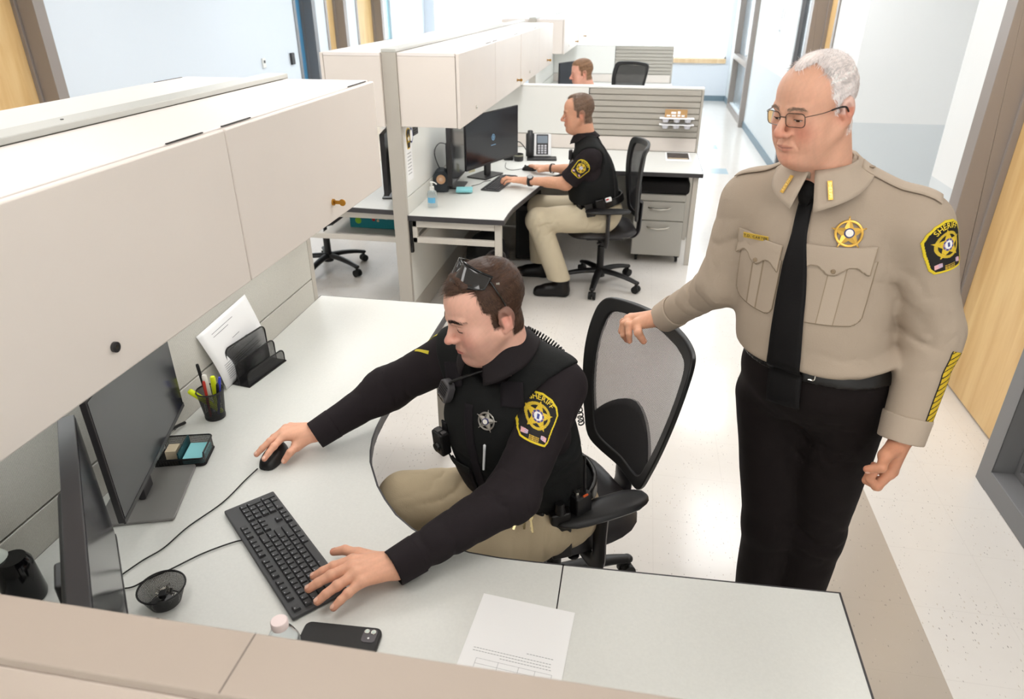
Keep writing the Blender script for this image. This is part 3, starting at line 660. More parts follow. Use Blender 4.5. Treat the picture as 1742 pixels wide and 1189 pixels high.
# curled paper leaning on the wall behind it
m = MB()
def curl(u, v):
    return (-1.316 - .024 * v + .010 * math.sin(PI * v ** .8) * (1 - .3 * u), 1.848 + .31 * u - .060 * v, .7415 + .228 * v + .02 * u * v)
m.grid(curl, 8, 16); pp = m.build('printed_sheet', M_paper, None, smooth=True, solid=.0006); tag(pp, 'curled white printed sheet leaning on the partition behind the letter sorter', 'paper')
m = MB()
for k, (v, u0, u1) in enumerate([(.12 + .035 * i, .12, .86 if i % 3 else .55) for i in range(8)] + [(.5, .3, .7), (.62, .45, .6), (.82, .2, .5), (.87, .2, .62)]):
    q = [curl(u, vv) for u in np.linspace(u0, u1, 6) for vv in (v, v + .008)]; m.add([(p[0] + .0012, p[1], p[2] + .0008) for p in q], [(2 * i, 2 * i + 2, 2 * i + 3, 2 * i + 1) for i in range(5)])
m.build('printed_line', M_ink, pp)
# note tray with turquoise sticky notes
t = thing('desk_tray', 'black wire mesh tray holding turquoise sticky notes, beside the monitor', 'desk tray', (-1.215, 1.478, Z), math.atan2(.145, .155) - .35)
t.rotation_euler = (0, 0, math.radians(16))
MB().prism(rrect(-.085, .055, -.05, .05, .012), 0, .003).build('base', M_meshf, t)
for (pts) in (rrect(-.085, .055, -.05, .05, .012),):
    m = MB(); 
    for z in (.002, .042): m.tube([(x, y, z if y > -.045 or z < .01 else .026) for x, y in pts], .0024, 6, closed=True)
    m.build('rim', M_black, t, smooth=True)
    w_ = MB(); n = len(pts)
    for i in range(n):
        a, b = pts[i], pts[(i + 1) % n]; w_.add([(*a, .002), (*b, .002), (*b, .042 if b[1] > -.045 else .026), (*a, .042 if a[1] > -.045 else .026)], [(0, 1, 2, 3)])
    w_.build('mesh_wall', mat('tray_wire_mesh', (26, 26, 27), .45, alpha=((0, 2), (300, 330), .5)), t)
MB().box(-.016, -.012, -.048, .048, .002, .045).build('divider_mesh', mat('tray_divider', (16, 60, 66), .5), t)
st = thing('sticky_note_pad', 'stack of turquoise sticky notes in the wire tray', 'sticky notes', (-1.215, 1.478, Z), math.radians(16), 'sticky note pads')
MB().box(-.008, .050, -.042, .040, .004, .022).build('pad', mat('turquoise_paper', (150, 220, 226), .8), st, .001)
MB().box(-.008, .050, -.0422, -.041, .0185, .0215).build('top_sheet', mat('turquoise_sheet', (110, 200, 210), .8), st)
cd_ = MB().box(-.06, -.03, -.02, .02, .004, .035, M=Matrix.Translation((-1.215, 1.478, Z)) @ Matrix.Rotation(math.radians(16), 4, 'Z')).build('card_stack', mat('cream_card', (236, 220, 190), .7)); tag(cd_, 'small stack of coloured cards in the tray beside the turquoise notes', 'cards')
# wire bowl of clips
t = thing('clip_bowl', 'black wire mesh bowl of paper clips in front of the near monitor', 'bowl', (-.952, .968, Z))
MB().lathe([(.022, .002), (.033, .006), (.0475, .044), (.049, .048)], n=40, cap=False).build('mesh_wall', ring_mesh_mat('bowl_wire_mesh', 16, 420, .5), t, smooth=True)
m = MB(); wire_rim(m, [(.049 * math.cos(a), .049 * math.sin(a), .049) for a in np.linspace(0, 2 * PI, 41)[:-1]], .0022); m.build('rim', M_black, t, smooth=True)
MB().lathe([(.026, 0), (.026, .004)], n=24).build('foot', M_black, t, smooth=True)
cl = MB(); rr = random.Random(4)
for k in range(16):
    a = rr.uniform(0, 2 * PI); r = rr.uniform(0, .026); c = Vector((-.952 + r * math.cos(a), .968 + r * math.sin(a), Z + .012 + rr.uniform(0, .016)))
    Q = Matrix.Rotation(rr.uniform(0, 6), 3, 'Z') @ Matrix.Rotation(rr.uniform(-.7, .7), 3, 'X')
    if k % 3: cl.tube([c + Q @ Vector(q) for q in ((-.012, .0, 0), (-.012, .006, 0), (.010, .006, 0), (.012, 0, 0), (.008, -.004, 0), (-.008, -.004, 0), (-.008, .003, 0), (.006, .003, 0))], .0006, 5, 0)
    else: cl.box(-.009, .009, -.007, .007, -.004, .004, 1, Matrix.Translation(c) @ Q.to_4x4())
cl = cl.build('paper_clips', [M_chrome, M_black], None); tag(cl, 'heap of silver paper clips and black binder clips in the wire bowl', 'paper clips', None, 'stuff')
# plastic water bottle, cap and shoulder showing above the near partition
t = thing('water_bottle', 'clear plastic water bottle with a pinkish cap behind the near partition', 'bottle', (-.590, .835, Z))
M_pet = mat('clear_plastic', (245, 248, 250), .05, trans=1, ior=1.2)
MB().lathe([(.030, 0), (.033, .006), (.033, .05), (.031, .058), (.033, .066), (.031, .076), (.033, .084), (.033, .10), (.030, .115), (.021, .135), (.0135, .148), (.0135, .156)], n=36, cap=False).build('body', M_pet, t, smooth=True, solid=.0012)
MB().lathe([(.0155, .148), (.016, .150), (.016, .163), (.0145, .165), (.0, .1652)], n=30, cap=False).build('cap', mat('pale_pink_cap', (244, 226, 224), .4), t, smooth=True)
# phone face down in a black case
t = thing('phone', 'black cased phone lying face down by the near partition, camera showing', 'phone', (-.535, .930, Z), math.atan2(-.02, .195))
t.rotation_euler = (0, 0, math.radians(3))
MB().prism(rrect(-.080, .088, -.040, .042, .014, 6), 0, .012).build('case', mat('phone_case', (28, 27, 27), .55), t, .003, seg=3)
MB().prism(rrect(.050, .080, .002, .036, .008, 5), .0115, .0132).build('camera_plate', mat('camera_plate_grey', (84, 80, 84), .25), t, .0008)
for (x, y) in ((.058, .028), (.072, .0275)):
    MB().cyl((x, y, .013), (x, y, .0148), .0056, n=20).build('lens_ring', M_chrome, t, smooth=True)
    MB().cyl((x, y, .0147), (x, y, .0150), .0042, n=20).build('lens', mat('lens_glass', (200, 212, 205), .1), t)
MB().cyl((.065, .012, .013), (.065, .012, .0138), .0022, n=14).build('flash', M_paper, t)
m = MB()
for k in range(4): m.box(-.040 + k * .001, -.036 + k * .001, -.012 + k * .006, -.009 + k * .006, .0120, .01215)
m.build('emboss', M_black, t)
# printed form
t = tag(MB().add([(-.262, 1.118, .7412), (-.054, 1.098, .7412), (-.070, .82, .7412), (-.284, .84, .7412)], [(0, 1, 2, 3)]).build('printed_form', M_paper, None, solid=.0005), 'white printed form with a small table, lying at the bottom centre', 'paper')
m = MB()
def fp(u, v):   # u left-right, v from far edge to near edge
    a = Vector((-.262, 1.118)) .lerp(Vector((-.054, 1.098)), u); b = Vector((-.284, .84)).lerp(Vector((-.070, .82)), u); p = a.lerp(b, v); return (p.x, p.y, .7418)
def ln(u0, v0, u1, v1, w=.0022, wu=None):
    if wu is None: m.add([fp(u0, v0 - w), fp(u1, v1 - w), fp(u1, v1 + w), fp(u0, v0 + w)], [(0, 1, 2, 3)])
    else: m.add([fp(u0 - wu, v0), fp(u0 + wu, v0), fp(u1 + wu, v1), fp(u1 - wu, v1)], [(0, 1, 2, 3)])
for (u0, u1, v) in ((.62, .9, .47), (.1, .9, .515), (.1, .9, .54), (.38, .9, .565)):
    for k in range(int((u1 - u0) / .03)): ln(u0 + k * .03, v, u0 + k * .03 + .022, v)
for k in range(8): ln(.16, .60 + k * .045, .9, .60 + k * .045, .0010)
for u in (.16, .38, .58, .74, .9): ln(u, .60, u, .915, 0, .0014)
m.build('printed_line', M_ink, t)
# white and black object at the far bottom left
t = thing('desk_speaker', 'small black desk speaker with a white face at the bottom left edge', 'speaker', (-1.27, .93, Z), math.radians(20))
MB().lathe([(.040, 0), (.042, .01), (.036, .10), (.028, .115)], n=28).build('body', M_blackg, t, smooth=True)
MB().ball((-.034, .004, .085), (.030, .036, .052), n=20).build('face', mat('pale_green_white', (220, 226, 216), .4), t, smooth=True)
# ---------------------------------------------------------------- second deputy's desk things
t = thing('speaker', 'small dark speaker with a copper coloured cone', 'speaker', (-1.292, 4.57, Z), math.radians(78))
MB().prism([(x, z) for x, z in [(-.045, .0), (.045, 0), (.052, .07)] + [(.052 * math.cos(a), .10 + .052 * math.sin(a)) for a in np.linspace(0, PI, 12)] + [(-.052, .07)]], -.045, .045, M=Matrix(((1, 0, 0), (0, 0, 1), (0, 1, 0)))).build('body', mat('speaker_slate', (50, 56, 62), .5), t, .008)
MB().cyl((0, -.046, .088), (0, -.050, .088), .032, .030, 24).build('cone', mat('copper_cone', (226, 178, 140), .35, .6), t, smooth=True)
MB().cyl((0, -.050, .088), (0, -.053, .088), .014, .008, 20).build('dust_cap', mat('cone_centre', (240, 205, 176), .4), t, smooth=True)
t.rotation_euler = (0, 0, math.radians(10))
t = thing('sanitizer_bottle', 'clear hand sanitizer pump bottle with a blue label', 'bottle', (-1.245, 4.17, Z))
MB().lathe([(.029, 0), (.031, .006), (.031, .085), (.026, .10), (.012, .108), (.012, .115)], n=28, cap=False).build('body', mat('gel_plastic', (225, 235, 240), .08, trans=1, ior=1.15), t, smooth=True)
MB().add([(.0318 * math.cos(a), .0318 * math.sin(a), z) for a in np.linspace(-2.4, -.7, 9) for z in (.032, .066)], [(2 * i, 2 * i + 2, 2 * i + 3, 2 * i + 1) for i in range(8)]).build('label', mat('label_blue', (110, 186, 226), .5), t, smooth=True)
MB().lathe([(.014, .108), (.014, .130), (.006, .132), (.006, .150), (.010, .152), (.010, .160), (0.001, .162)], n=20).tube([(0, 0, .156), (.02, -.01, .157), (.036, -.018, .150)], .0045, 8).build('pump', M_white, t, smooth=True)
t = thing('desk_phone', 'black and white office phone beside the second deputy\'s monitor', 'phone', (-.775, 5.72, Z), math.radians(8))
M_ = Matrix.Translation((0, 0, .015)) @ Matrix.Rotation(math.radians(62), 4, 'X')
MB().box(-.11, .13, -.10, .02, 0, .014).build('base', M_black, t, .006)
MB().box(-.055, .085, -.0, .185, -.012, .008, M=M_).build('body', mat('phone_silver', (226, 226, 226), .4), t, .006)
MB().box(-.035, .062, .012, .178, .008, .011, M=M_).build('keypad_plate', M_dkgrey, t, .002)
MB().box(-.028, .055, .105, .165, .0112, .0125, M=M_).build('display', mat('lcd_grey', (120, 130, 140), .2), t)
for r in range(4):
    for c in range(3): MB().box(-.022 + c * .026, -.004 + c * .026, .020 + r * .019, .033 + r * .019, .011, .0135, M=M_).build('button', M_keyleg, t)
MB().tube(smooth_path([M_ @ Vector(p) for p in ((-.085, -.005, .022), (-.087, .03, .038), (-.087, .14, .038), (-.085, .20, .020))], 5), (.022, .014), 12).build('handset', M_black, t, smooth=True)
MB().box(-.12, -.055, -.0, .19, -.014, .006, M=M_).build('handset_cradle', M_black, t, .008)
t = thing('cup', 'short dark round cup between the monitor and the phone', 'cup', (-.935, 5.60, Z)); MB().lathe([(.034, 0), (.038, .005), (.038, .055), (.035, .055), (.034, .01)], n=24).build('body', M_dkgrey, t, smooth=True); MB().lathe([(.0385, .038), (.0385, .05)], n=24, cap=False).build('band', mat('cup_band', (150, 150, 130), .4), t, smooth=True)
t = thing('webcam', 'small black box standing behind the round emblem monitor', 'speaker', (-1.02, 5.62, Z)); MB().box(-.04, .04, -.03, .03, 0, .10).build('body', M_black, t, .01); MB().cyl((0, -.03, .06), (0, -.033, .06), .02).build('cone', M_dkgrey, t)
t = thing('sticky_note_pad', 'turquoise sticky note pad on the foot of the second deputy\'s near monitor', 'sticky notes', (-1.135, 4.565, .7505), math.radians(12), 'sticky note pads')
MB().box(-.055, .055, -.055, .055, 0, .012).build('pad', MATS['turquoise_paper'], t, .001)
MB().box(-.055, .055, -.0555, -.0545, .010, .012).build('top_sheet', MATS['turquoise_sheet'], t)
t = tag(MB().add([(-1.17, 4.86, .80), (-1.14, 4.92, .80), (-1.14, 4.92, .86), (-1.17, 4.86, .86)], [(0, 1, 2, 3)]).build('sticky_note', mat('cream_note', (244, 240, 205), .8), None, solid=.0008), 'pale yellow note hanging at the corner of the second deputy\'s near monitor', 'note')
# papers and stickers on the partition tile beside the grey post
xw = SXR + .0008
t = tag(MB().prism(rrect(4.005, 4.125, .93, 1.245, .012), 0, .0012, M=Matrix(((0, 0, 1, xw), (1, 0, 0, 0), (0, 1, 0, 0), (0, 0, 0, 1)))).build('pinned_paper', M_paper), 'long white paper pinned beside the grey post, under the cabinet', 'paper')
m = MB()
for k in range(7): m.box(xw + .0012, xw + .0016, 4.03, 4.10, .97 + k * .02, .974 + k * .02)
m.build('printed_line', M_ink, t)
YZ = Matrix(((0, 0, 1, 0), (1, 0, 0, 0), (0, 1, 0, 0), (0, 0, 0, 1)))
def flat_sheriff(name, label, yc, zc, x, s):
    t = thing(name, label, 'sticker', (x, yc, zc))
    def P(pts, z0, z1, mt, nm): MB().prism([(p[0] * s, p[1] * s) for p in pts], z0, z1, M=YZ).build(nm, mt, t)
    sh = [(-.34, .30), (-.25, .48), (0, .56), (.25, .48), (.34, .30), (.30, -.1), (.2, -.5), (-.2, -.5), (-.30, -.1)]
    P(sh, 0, .001, mat('patch_yellow', (236, 196, 40), .7), 'border'); P([(a * .88, b * .9) for a, b in sh], .001, .0016, M_black, 'field')
    P(star_pts(5, .27, .13), .0016, .0022, mat('patch_gold', (214, 174, 40), .6), 'star'); P([(.11 * math.cos(a), .11 * math.sin(a)) for a in np.linspace(0, 2 * PI, 17)[:-1]], .0022, .0028, M_paper, 'seal')
def star_pts(n, ro, ri): return [((ro if k % 2 == 0 else ri) * math.cos(PI / 2 + PI * k / n), (ro if k % 2 == 0 else ri) * math.sin(PI / 2 + PI * k / n)) for k in range(2 * n)]
flat_sheriff('badge_sticker', 'black and yellow badge sticker on the pinned white paper', 4.065, 1.175, xw + .0016, .115)
t = tag(MB().prism([(.035 * math.cos(a), .045 * math.sin(a)) for a in np.linspace(0, 2 * PI, 21)[:-1]], 0, .0012, M=Matrix.Translation((xw, 4.125, 1.185)) @ YZ).build('round_sticker', mat('sticker_blue', (70, 80, 150), .5)), 'round blue and white sticker half hidden behind the badge sticker', 'sticker'); MB().prism([(.026 * math.cos(a), .034 * math.sin(a)) for a in np.linspace(0, 2 * PI, 21)[:-1]], .0012, .0018, M=Matrix.Translation((xw, 4.125, 1.185)) @ YZ).build('centre', M_paper, t)
t = thing('flag_magnet', 'small black and grey striped flag magnet beside the badge sticker', 'magnet', (xw, 4.215, 1.205), 0); MB().box(0, .002, -.05, .05, -.032, .032).build('body', M_black, t)
for k in range(4): MB().box(.002, .0026, -.05 if k < 2 else -.05, .05 if k < 2 else .05, -.028 + k * .015, -.022 + k * .015).build('stripe', M_grey, t)
# plastic tray shelf on the slat wall, with brown sign
t = thing('wall_tray', 'clear white plastic tray shelf clipped to the slatted partition, upper one', 'tray', (.30, 6.14, 1.018), 0, 'trays on the slat wall')
def wtray(t):
    MB().box(-.14, .14, -.06, .02, 0, .006).build('shelf', M_paper, t, .002)
    for k in range(3): MB().lathe([(.020, 0), (.028, -.004), (.022, -.028), (.0, -.030)], (-.09 + k * .09, -.02, 0), 14, cap=False).build('cup_well', mat('frosted_plastic', (225, 225, 232), .25), t, smooth=True)
wtray(t)
t = thing('wall_tray', 'clear white plastic tray shelf clipped to the slatted partition, lower one', 'tray', (.30, 6.14, .968), 0, 'trays on the slat wall'); wtray(t)
t = thing('brown_sign', 'small brown and white sign standing on the upper plastic tray', 'sign', (.29, 6.135, 1.026)); MB().box(-.09, .09, -.006, .006, 0, .062).build('board', mat('kraft_brown', (190, 150, 100), .6), t)
for (a, b, c, d) in ((-.04, .0, .028, .045), (.012, .035, .028, .05), (-.075, -.045, .008, .02), (-.035, .0, .006, .02), (.012, .035, .008, .022), (.045, .07, .006, .02)): MB().box(a, b, -.007, -.006, c, d).build('lettering', M_paper, t)
t = tag(MB().box(.232, .432, 5.80, 6.14, .741, .7418).build('flyer', M_paper), 'white edged flyer with a dark photo on the right worktop', 'flyer'); MB().box(.245, .42, 5.87, 6.12, .7418, .7422).build('picture', mat('dark_print', (70, 62, 60), .5, noise=(22, .9)), t); MB().box(.25, .41, 5.89, 5.91, .7423, .7425).build('printed_line', M_sill, t)
# filing cabinet with cushion
t = thing('filing_cabinet', 'small grey two drawer filing cabinet on castors under the right worktop', 'filing cabinet', (.205, 5.72, 0))
MB().box(-.195, .195, -.26, .29, .06, .555).build('body', mat('cabinet_grey', (178, 176, 168), .4), t, .003)
for (z0, z1) in ((.065, .345), (.352, .50)):
    d = MB().box(-.192, .192, -.278, -.26, z0, z1).build('drawer', mat('drawer_grey', (184, 181, 173), .4), t, .004)
    zc = z1 - .045; MB().tube(smooth_path([(-.085, -.279, zc), (-.06, -.296, zc - .004), (0, -.302, zc - .008), (.06, -.296, zc - .004), (.085, -.279, zc)], 5), (.005, .007), 8).build('handle', M_chrome, d, smooth=True)
MB().box(-.192, .192, -.272, -.26, .505, .552).build('pencil_drawer', MATS['drawer_grey'], t, .003)
for x in (-.16, .16):
    for y in (-.22, .25): MB().cyl((x, y, .03), (x + .02, y, .03), .028).box(x - .01, x + .03, y - .02, y + .02, .045, .062).build('caster', M_rubber, t, smooth=True)
tag(MB().box(.01, .42, 5.44, 5.99, .557, .662).build('seat_cushion', mat('black_cushion', (16, 13, 13), .85), None, .03, seg=4), 'thick black seat cushion on top of the small filing cabinet', 'cushion')
# under desks
t = thing('computer_tower', 'black computer tower on the floor beneath the second deputy\'s desk', 'computer tower', (-.84, 5.55, 0), math.radians(8)); MB().box(-.10, .10, -.24, .24, .02, .46).build('case', M_black, t, .006); MB().box(-.08, .08, -.245, -.24, .05, .42).build('front_grille', M_rubber, t)
t = thing('bag', 'black bag with pale webbing on the shelf under the second deputy\'s desk', 'bag', (-1.02, 4.75, 0), 0)
MB().ball((0, 0, .22), (.16, .15, .20), n=20).build('body', mat('bag_nylon', (24, 23, 24), .8, bump=('noise', 40, .8)), t, smooth=True); MB().tube(smooth_path([(.02, -.14, .28), (.08, -.16, .33), (.14, -.12, .30), (.15, -.08, .22)], 6), .006, 8).build('strap', M_grey, t, smooth=True)
tag(MB().box(-1.28, -1.02, 5.08, 5.16, .0, .028, M=None).build('power_strip', M_paper, None, .004), 'white power strip on the floor under the second deputy\'s desk', 'power strip')
t = thing('teal_box', 'teal cardboard box with coloured dots under the worktop left of the grey post', 'box', (-1.68, 4.33, .526)); MB().box(-.20, .20, 0, .17, 0, .125).build('carton', mat('teal_card', (20, 132, 140), .5), t, .002)
MB().cyl((-.14, -.001, .05), (-.14, .002, .05), .022, n=18).build('green_dot', mat('lime', (140, 200, 40), .5), t); MB().cyl((-.03, -.001, .062), (-.03, .002, .062), .012, n=14).build('red_dot', mat('red_print', (190, 40, 40), .5), t)
MB().cyl((.06, -.001, .11), (.06, .002, .11), .045, n=20).build('white_dot', mat('pale_print', (170, 200, 210), .5), t)
for (x, z) in ((-.09, .09), (.0, .055), (.13, .075)): MB().cyl((x, -.001, z), (x, .002, z), .009, n=12).build('cream_dot', M_sill, t)
# ---------------------------------------------------------------- task chairs (local: seat faces +y)
def chair(label, loc, rz, mesh_mat=None, recl=.20, legrot=0.0, sc=1.0, group='mesh back task chairs', back=True, swivel=0.0, AH=.672):
    t = thing('office_chair', label, 'office chair', loc, rz, group); t.scale = (sc, sc, sc)
    for k in range(5):
        a = legrot + 2 * PI * k / 5; d = Vector((math.cos(a), math.sin(a), 0)); e = d * .30
        pts = smooth_path([d * .02 + Vector((0, 0, .115)), d * .12 + Vector((0, 0, .112)), d * .22 + Vector((0, 0, .098)), e + Vector((0, 0, .078))], 4)
        lg = MB().tube(pts, [(.032 - .012 * i / (len(pts) - 1), .020 - .006 * i / (len(pts) - 1)) for i in range(len(pts))], 10, flat=(0, 0, 1)).ball(e + Vector((0, 0, .078)), (.022, .022, .014)).build('base_leg', M_black, t, smooth=True)
        s = Vector((-d.y, d.x, 0)); c = e + Vector((0, 0, .028)) + s * .0
        m = MB()
        for q in (-1, 1): m.cyl(c + s * q * .006, c + s * q * .025, .0275, n=18)
        m.cyl(c + Vector((0, 0, .005)), c + Vector((0, 0, .052)), .010).ball(c + Vector((0, 0, .012)), (.020, .020, .020))
        m.build('caster', M_rubber, t, smooth=True)
    MB().cyl((0, 0, .07), (0, 0, .14), .038, .032, 20).cyl((0, 0, .12), (0, 0, .30), .026, n=20).cyl((0, 0, .28), (0, 0, .40), .015, n=16).build('gas_column', M_black, t, smooth=True)
    MB().box(-.10, .10, -.14, .12, .375, .415).cyl((-.2, .04, .39), (.0, .04, .39), .007).ball((-.205, .04, .39), (.018, .02, .008)).build('mechanism', M_dkgrey, t, .01)
    # seat: rounded cushion with a waterfall front
    m = MB(); nu, nv = 40, 14
    def seat(u, v, top):
        a_ = 2 * PI * u; ca, sa = math.cos(a_), math.sin(a_); k = (abs(ca) ** 3.4 + abs(sa) ** 3.4) ** (-1 / 3.4); X = .252 * ca * k * v; Y = .245 * sa * k * v; X *= (1 - .05 * (Y / .245) ** 2)
        e = max(0, 1 - v ** 5) ** .5; return (X, Y + .01, .440 + (.046 * e if top else -.030 * e) - (.020 * max(0, Y / .245) ** 3) - (.010 * (1 - v * v) if top else 0))
    m.grid(lambda u, v: seat(u, v, 1), nu, nv).grid(lambda u, v: seat(u, v, 0), nu, nv).build('seat', M_vinyl, t, smooth=True)
    # arms
    for s in (-1, 1):
        m = MB().tube(smooth_path([(s * .12, .0, .395), (s * .24, .0, .395), (s * .285, .0, .43), (s * .285, .0, .52), (s * .288, .0, AH - .016)], 4), (.032, .014), 12, flat=(0, 1, 0))
        m.build('arm_post', M_dkgrey, t, smooth=True)
        m = MB(); pts = [(s * .290 + s * .006 * math.sin(k / 8 * PI), -.125 + .26 * k / 8, AH - .006 * abs(k / 8 - .5) ** 2) for k in range(9)]
        rr = [(.048 * (1 - abs(k / 4 - 1) ** 6 * .28), .018 * (1 - abs(k / 4 - 1) ** 6 * .3)) for k in range(9)]
        pts = [(s * .290, -.148, AH - .003), (s * .290, -.140, AH - .002)] + pts + [(s * .290, .150, AH - .002), (s * .290, .158, AH - .003)]; rr = [(.010, .004), (.024, .010)] + rr + [(.024, .010), (.010, .004)]
        m.tube(pts, list(rr), 16, flat=(0, 0, 1)).build('arm_pad', M_black, t, smooth=True)
    if not back: return t
    # back: outline in (x, z); narrow waist, wide shoulders, rounded top corners
    def B(x, z):
        s = (z - .50); return Vector((x, -.225 - recl * s - .10 * s * s + 1.0 * x * x, z))
    half = smooth_path([(0, 0, .515), (.10, 0, .515), (.168, 0, .54), (.205, 0, .62), (.238, 0, .72), (.260, 0, .82), (.268, 0, .90), (.266, 0, .965), (.256, 0, 1.010), (.230, 0, 1.034), (.16, 0, 1.042), (.07, 0, 1.045), (0, 0, 1.047)], 4)
    H_ = [(p.x, p.z) for p in half]; full = H_ + [(-x, z) for x, z in reversed(H_[1:-1])]
    cx, cz = 0, .78
    def rim(k): return [B(cx + (x - cx) * (1 - k * .165), cz + (z - cz) * (1 - k * .15)) for x, z in full]
    n = len(full); r0 = rim(0); r1 = rim(1)
    m = MB(); dy = Vector((0, -.020, 0)); vs = []
    for a, b in zip(r0, r1): vs += [a, a + dy, b + dy, b]
    vs = [v for v in vs]; fs = []
    for i in range(n):
        j = (i + 1) % n
        for k in range(4): fs.append((i * 4 + k, i * 4 + (k + 1) % 4, j * 4 + (k + 1) % 4, j * 4 + k))
    m.add(vs, fs).build('back_frame', M_black, t, .006, smooth=True)
    # upper mesh panel and lower solid shell with an arched top edge
    def wid(z):
        for i in range(len(H_) - 1):
            if H_[i][1] <= z <= H_[i + 1][1] and H_[i + 1][1] > H_[i][1]:
                q = (z - H_[i][1]) / (H_[i + 1][1] - H_[i][1]); return H_[i][0] * (1 - q) + H_[i + 1][0] * q
        return 0.02
    def zin(z): return cz + (z - cz) * .88
    def mp(u, v):
        z = .535 + (1.035 - .535) * v; x = (u - .5) * 2 * wid(z) * .90; return B(x, zin(z)) + Vector((0, -.008, 0))
    MB().grid(mp, 16, 24).build('back_mesh', mesh_mat or M_chmesh, t, smooth=True)
    def shell(u, v):
        x_ = (u - .5) * 2; zt = .590 + .150 * (1 - abs(x_) ** 1.6) + .015; z = .53 + (zt - .53) * v; return B(x_ * wid(max(z, .53)) * .93, z) + Vector((0, -.012, 0))
    MB().grid(shell, 16, 8).build('lumbar_shell', M_chfab, t, smooth=True, solid=.012)
    MB().tube(smooth_path([(0, -.06, .385), (0, -.20, .375), (0, -.255, .415), (0, -.262, .50), (0, -.262 - recl * .14, .63)], 5), (.05, .014), 12, flat=(0, 1, 0)).build('back_support', M_dkgrey, t, smooth=True)
    return t
def face_rz(fx, fy): return math.atan2(fy, fx) - PI / 2
chair('black mesh back chair the front deputy sits in, with a hand resting on it', (-.175, 1.835, 0), face_rz(-.84, -.55), legrot=.9, recl=.17, AH=.632)
chair('black mesh back chair the second deputy sits in', (-.205, 4.90, 0), face_rz(-.985, -.17), mesh_mat=M_chmeshd, recl=.02, legrot=.35, AH=.64)
chair('black chair whose wheeled base shows under the worktop left of the grey post', (-2.32, 4.86, 0), face_rz(.5, .8), legrot=.15)
chair('distant empty black mesh back chair beside the third deputy', (-.36, 9.75, 0), face_rz(-.62, -.78), mesh_mat=M_chmeshd, sc=1.08, recl=.2)
# ---------------------------------------------------------------- organic shapes: signed distance fields meshed by surface nets
A = lambda *p: np.array(p, dtype=np.float64)
def nrm(v): v = np.asarray(v, float); return v / np.linalg.norm(v)
def smin(a, b, k):
    h = np.clip(.5 + .5 * (b - a) / k, 0, 1); return b * (1 - h) + a * h - k * h * (1 - h)
def smax(a, b, k): return -smin(-a, -b, k)
def cap(P, a, b, ra, rb):
    a = np.asarray(a, float); b = np.asarray(b, float); d = b - a; q = P - a; h = np.clip(q @ d / (d @ d), 0, 1)
    return np.linalg.norm(q - h[:, None] * d, axis=1) - (ra + (rb - ra) * h)
def ell(P, c, r, R=None):
    q = P - np.asarray(c, float)
    if R is not None: q = q @ R          # columns of R are the local axes
    r = np.asarray(r, float); k0 = np.linalg.norm(q / r, axis=1); k1 = np.linalg.norm(q / (r * r), axis=1) + 1e-9
    return k0 * (k0 - 1) / k1
def U(k, *ds):
    o = ds[0]
    for d in ds[1:]: o = smin(o, d, k)
    return o
def plane(P, c, n): return (P - np.asarray(c, float)) @ nrm(n)     # negative behind the plane
def frame(f, up=(0, 0, 1)):
    """columns: right-hand side x, forward y, up z"""
    f = nrm(f); x = nrm(np.cross(f, up)); z = np.cross(x, f); return np.stack([x, f, z], 1)
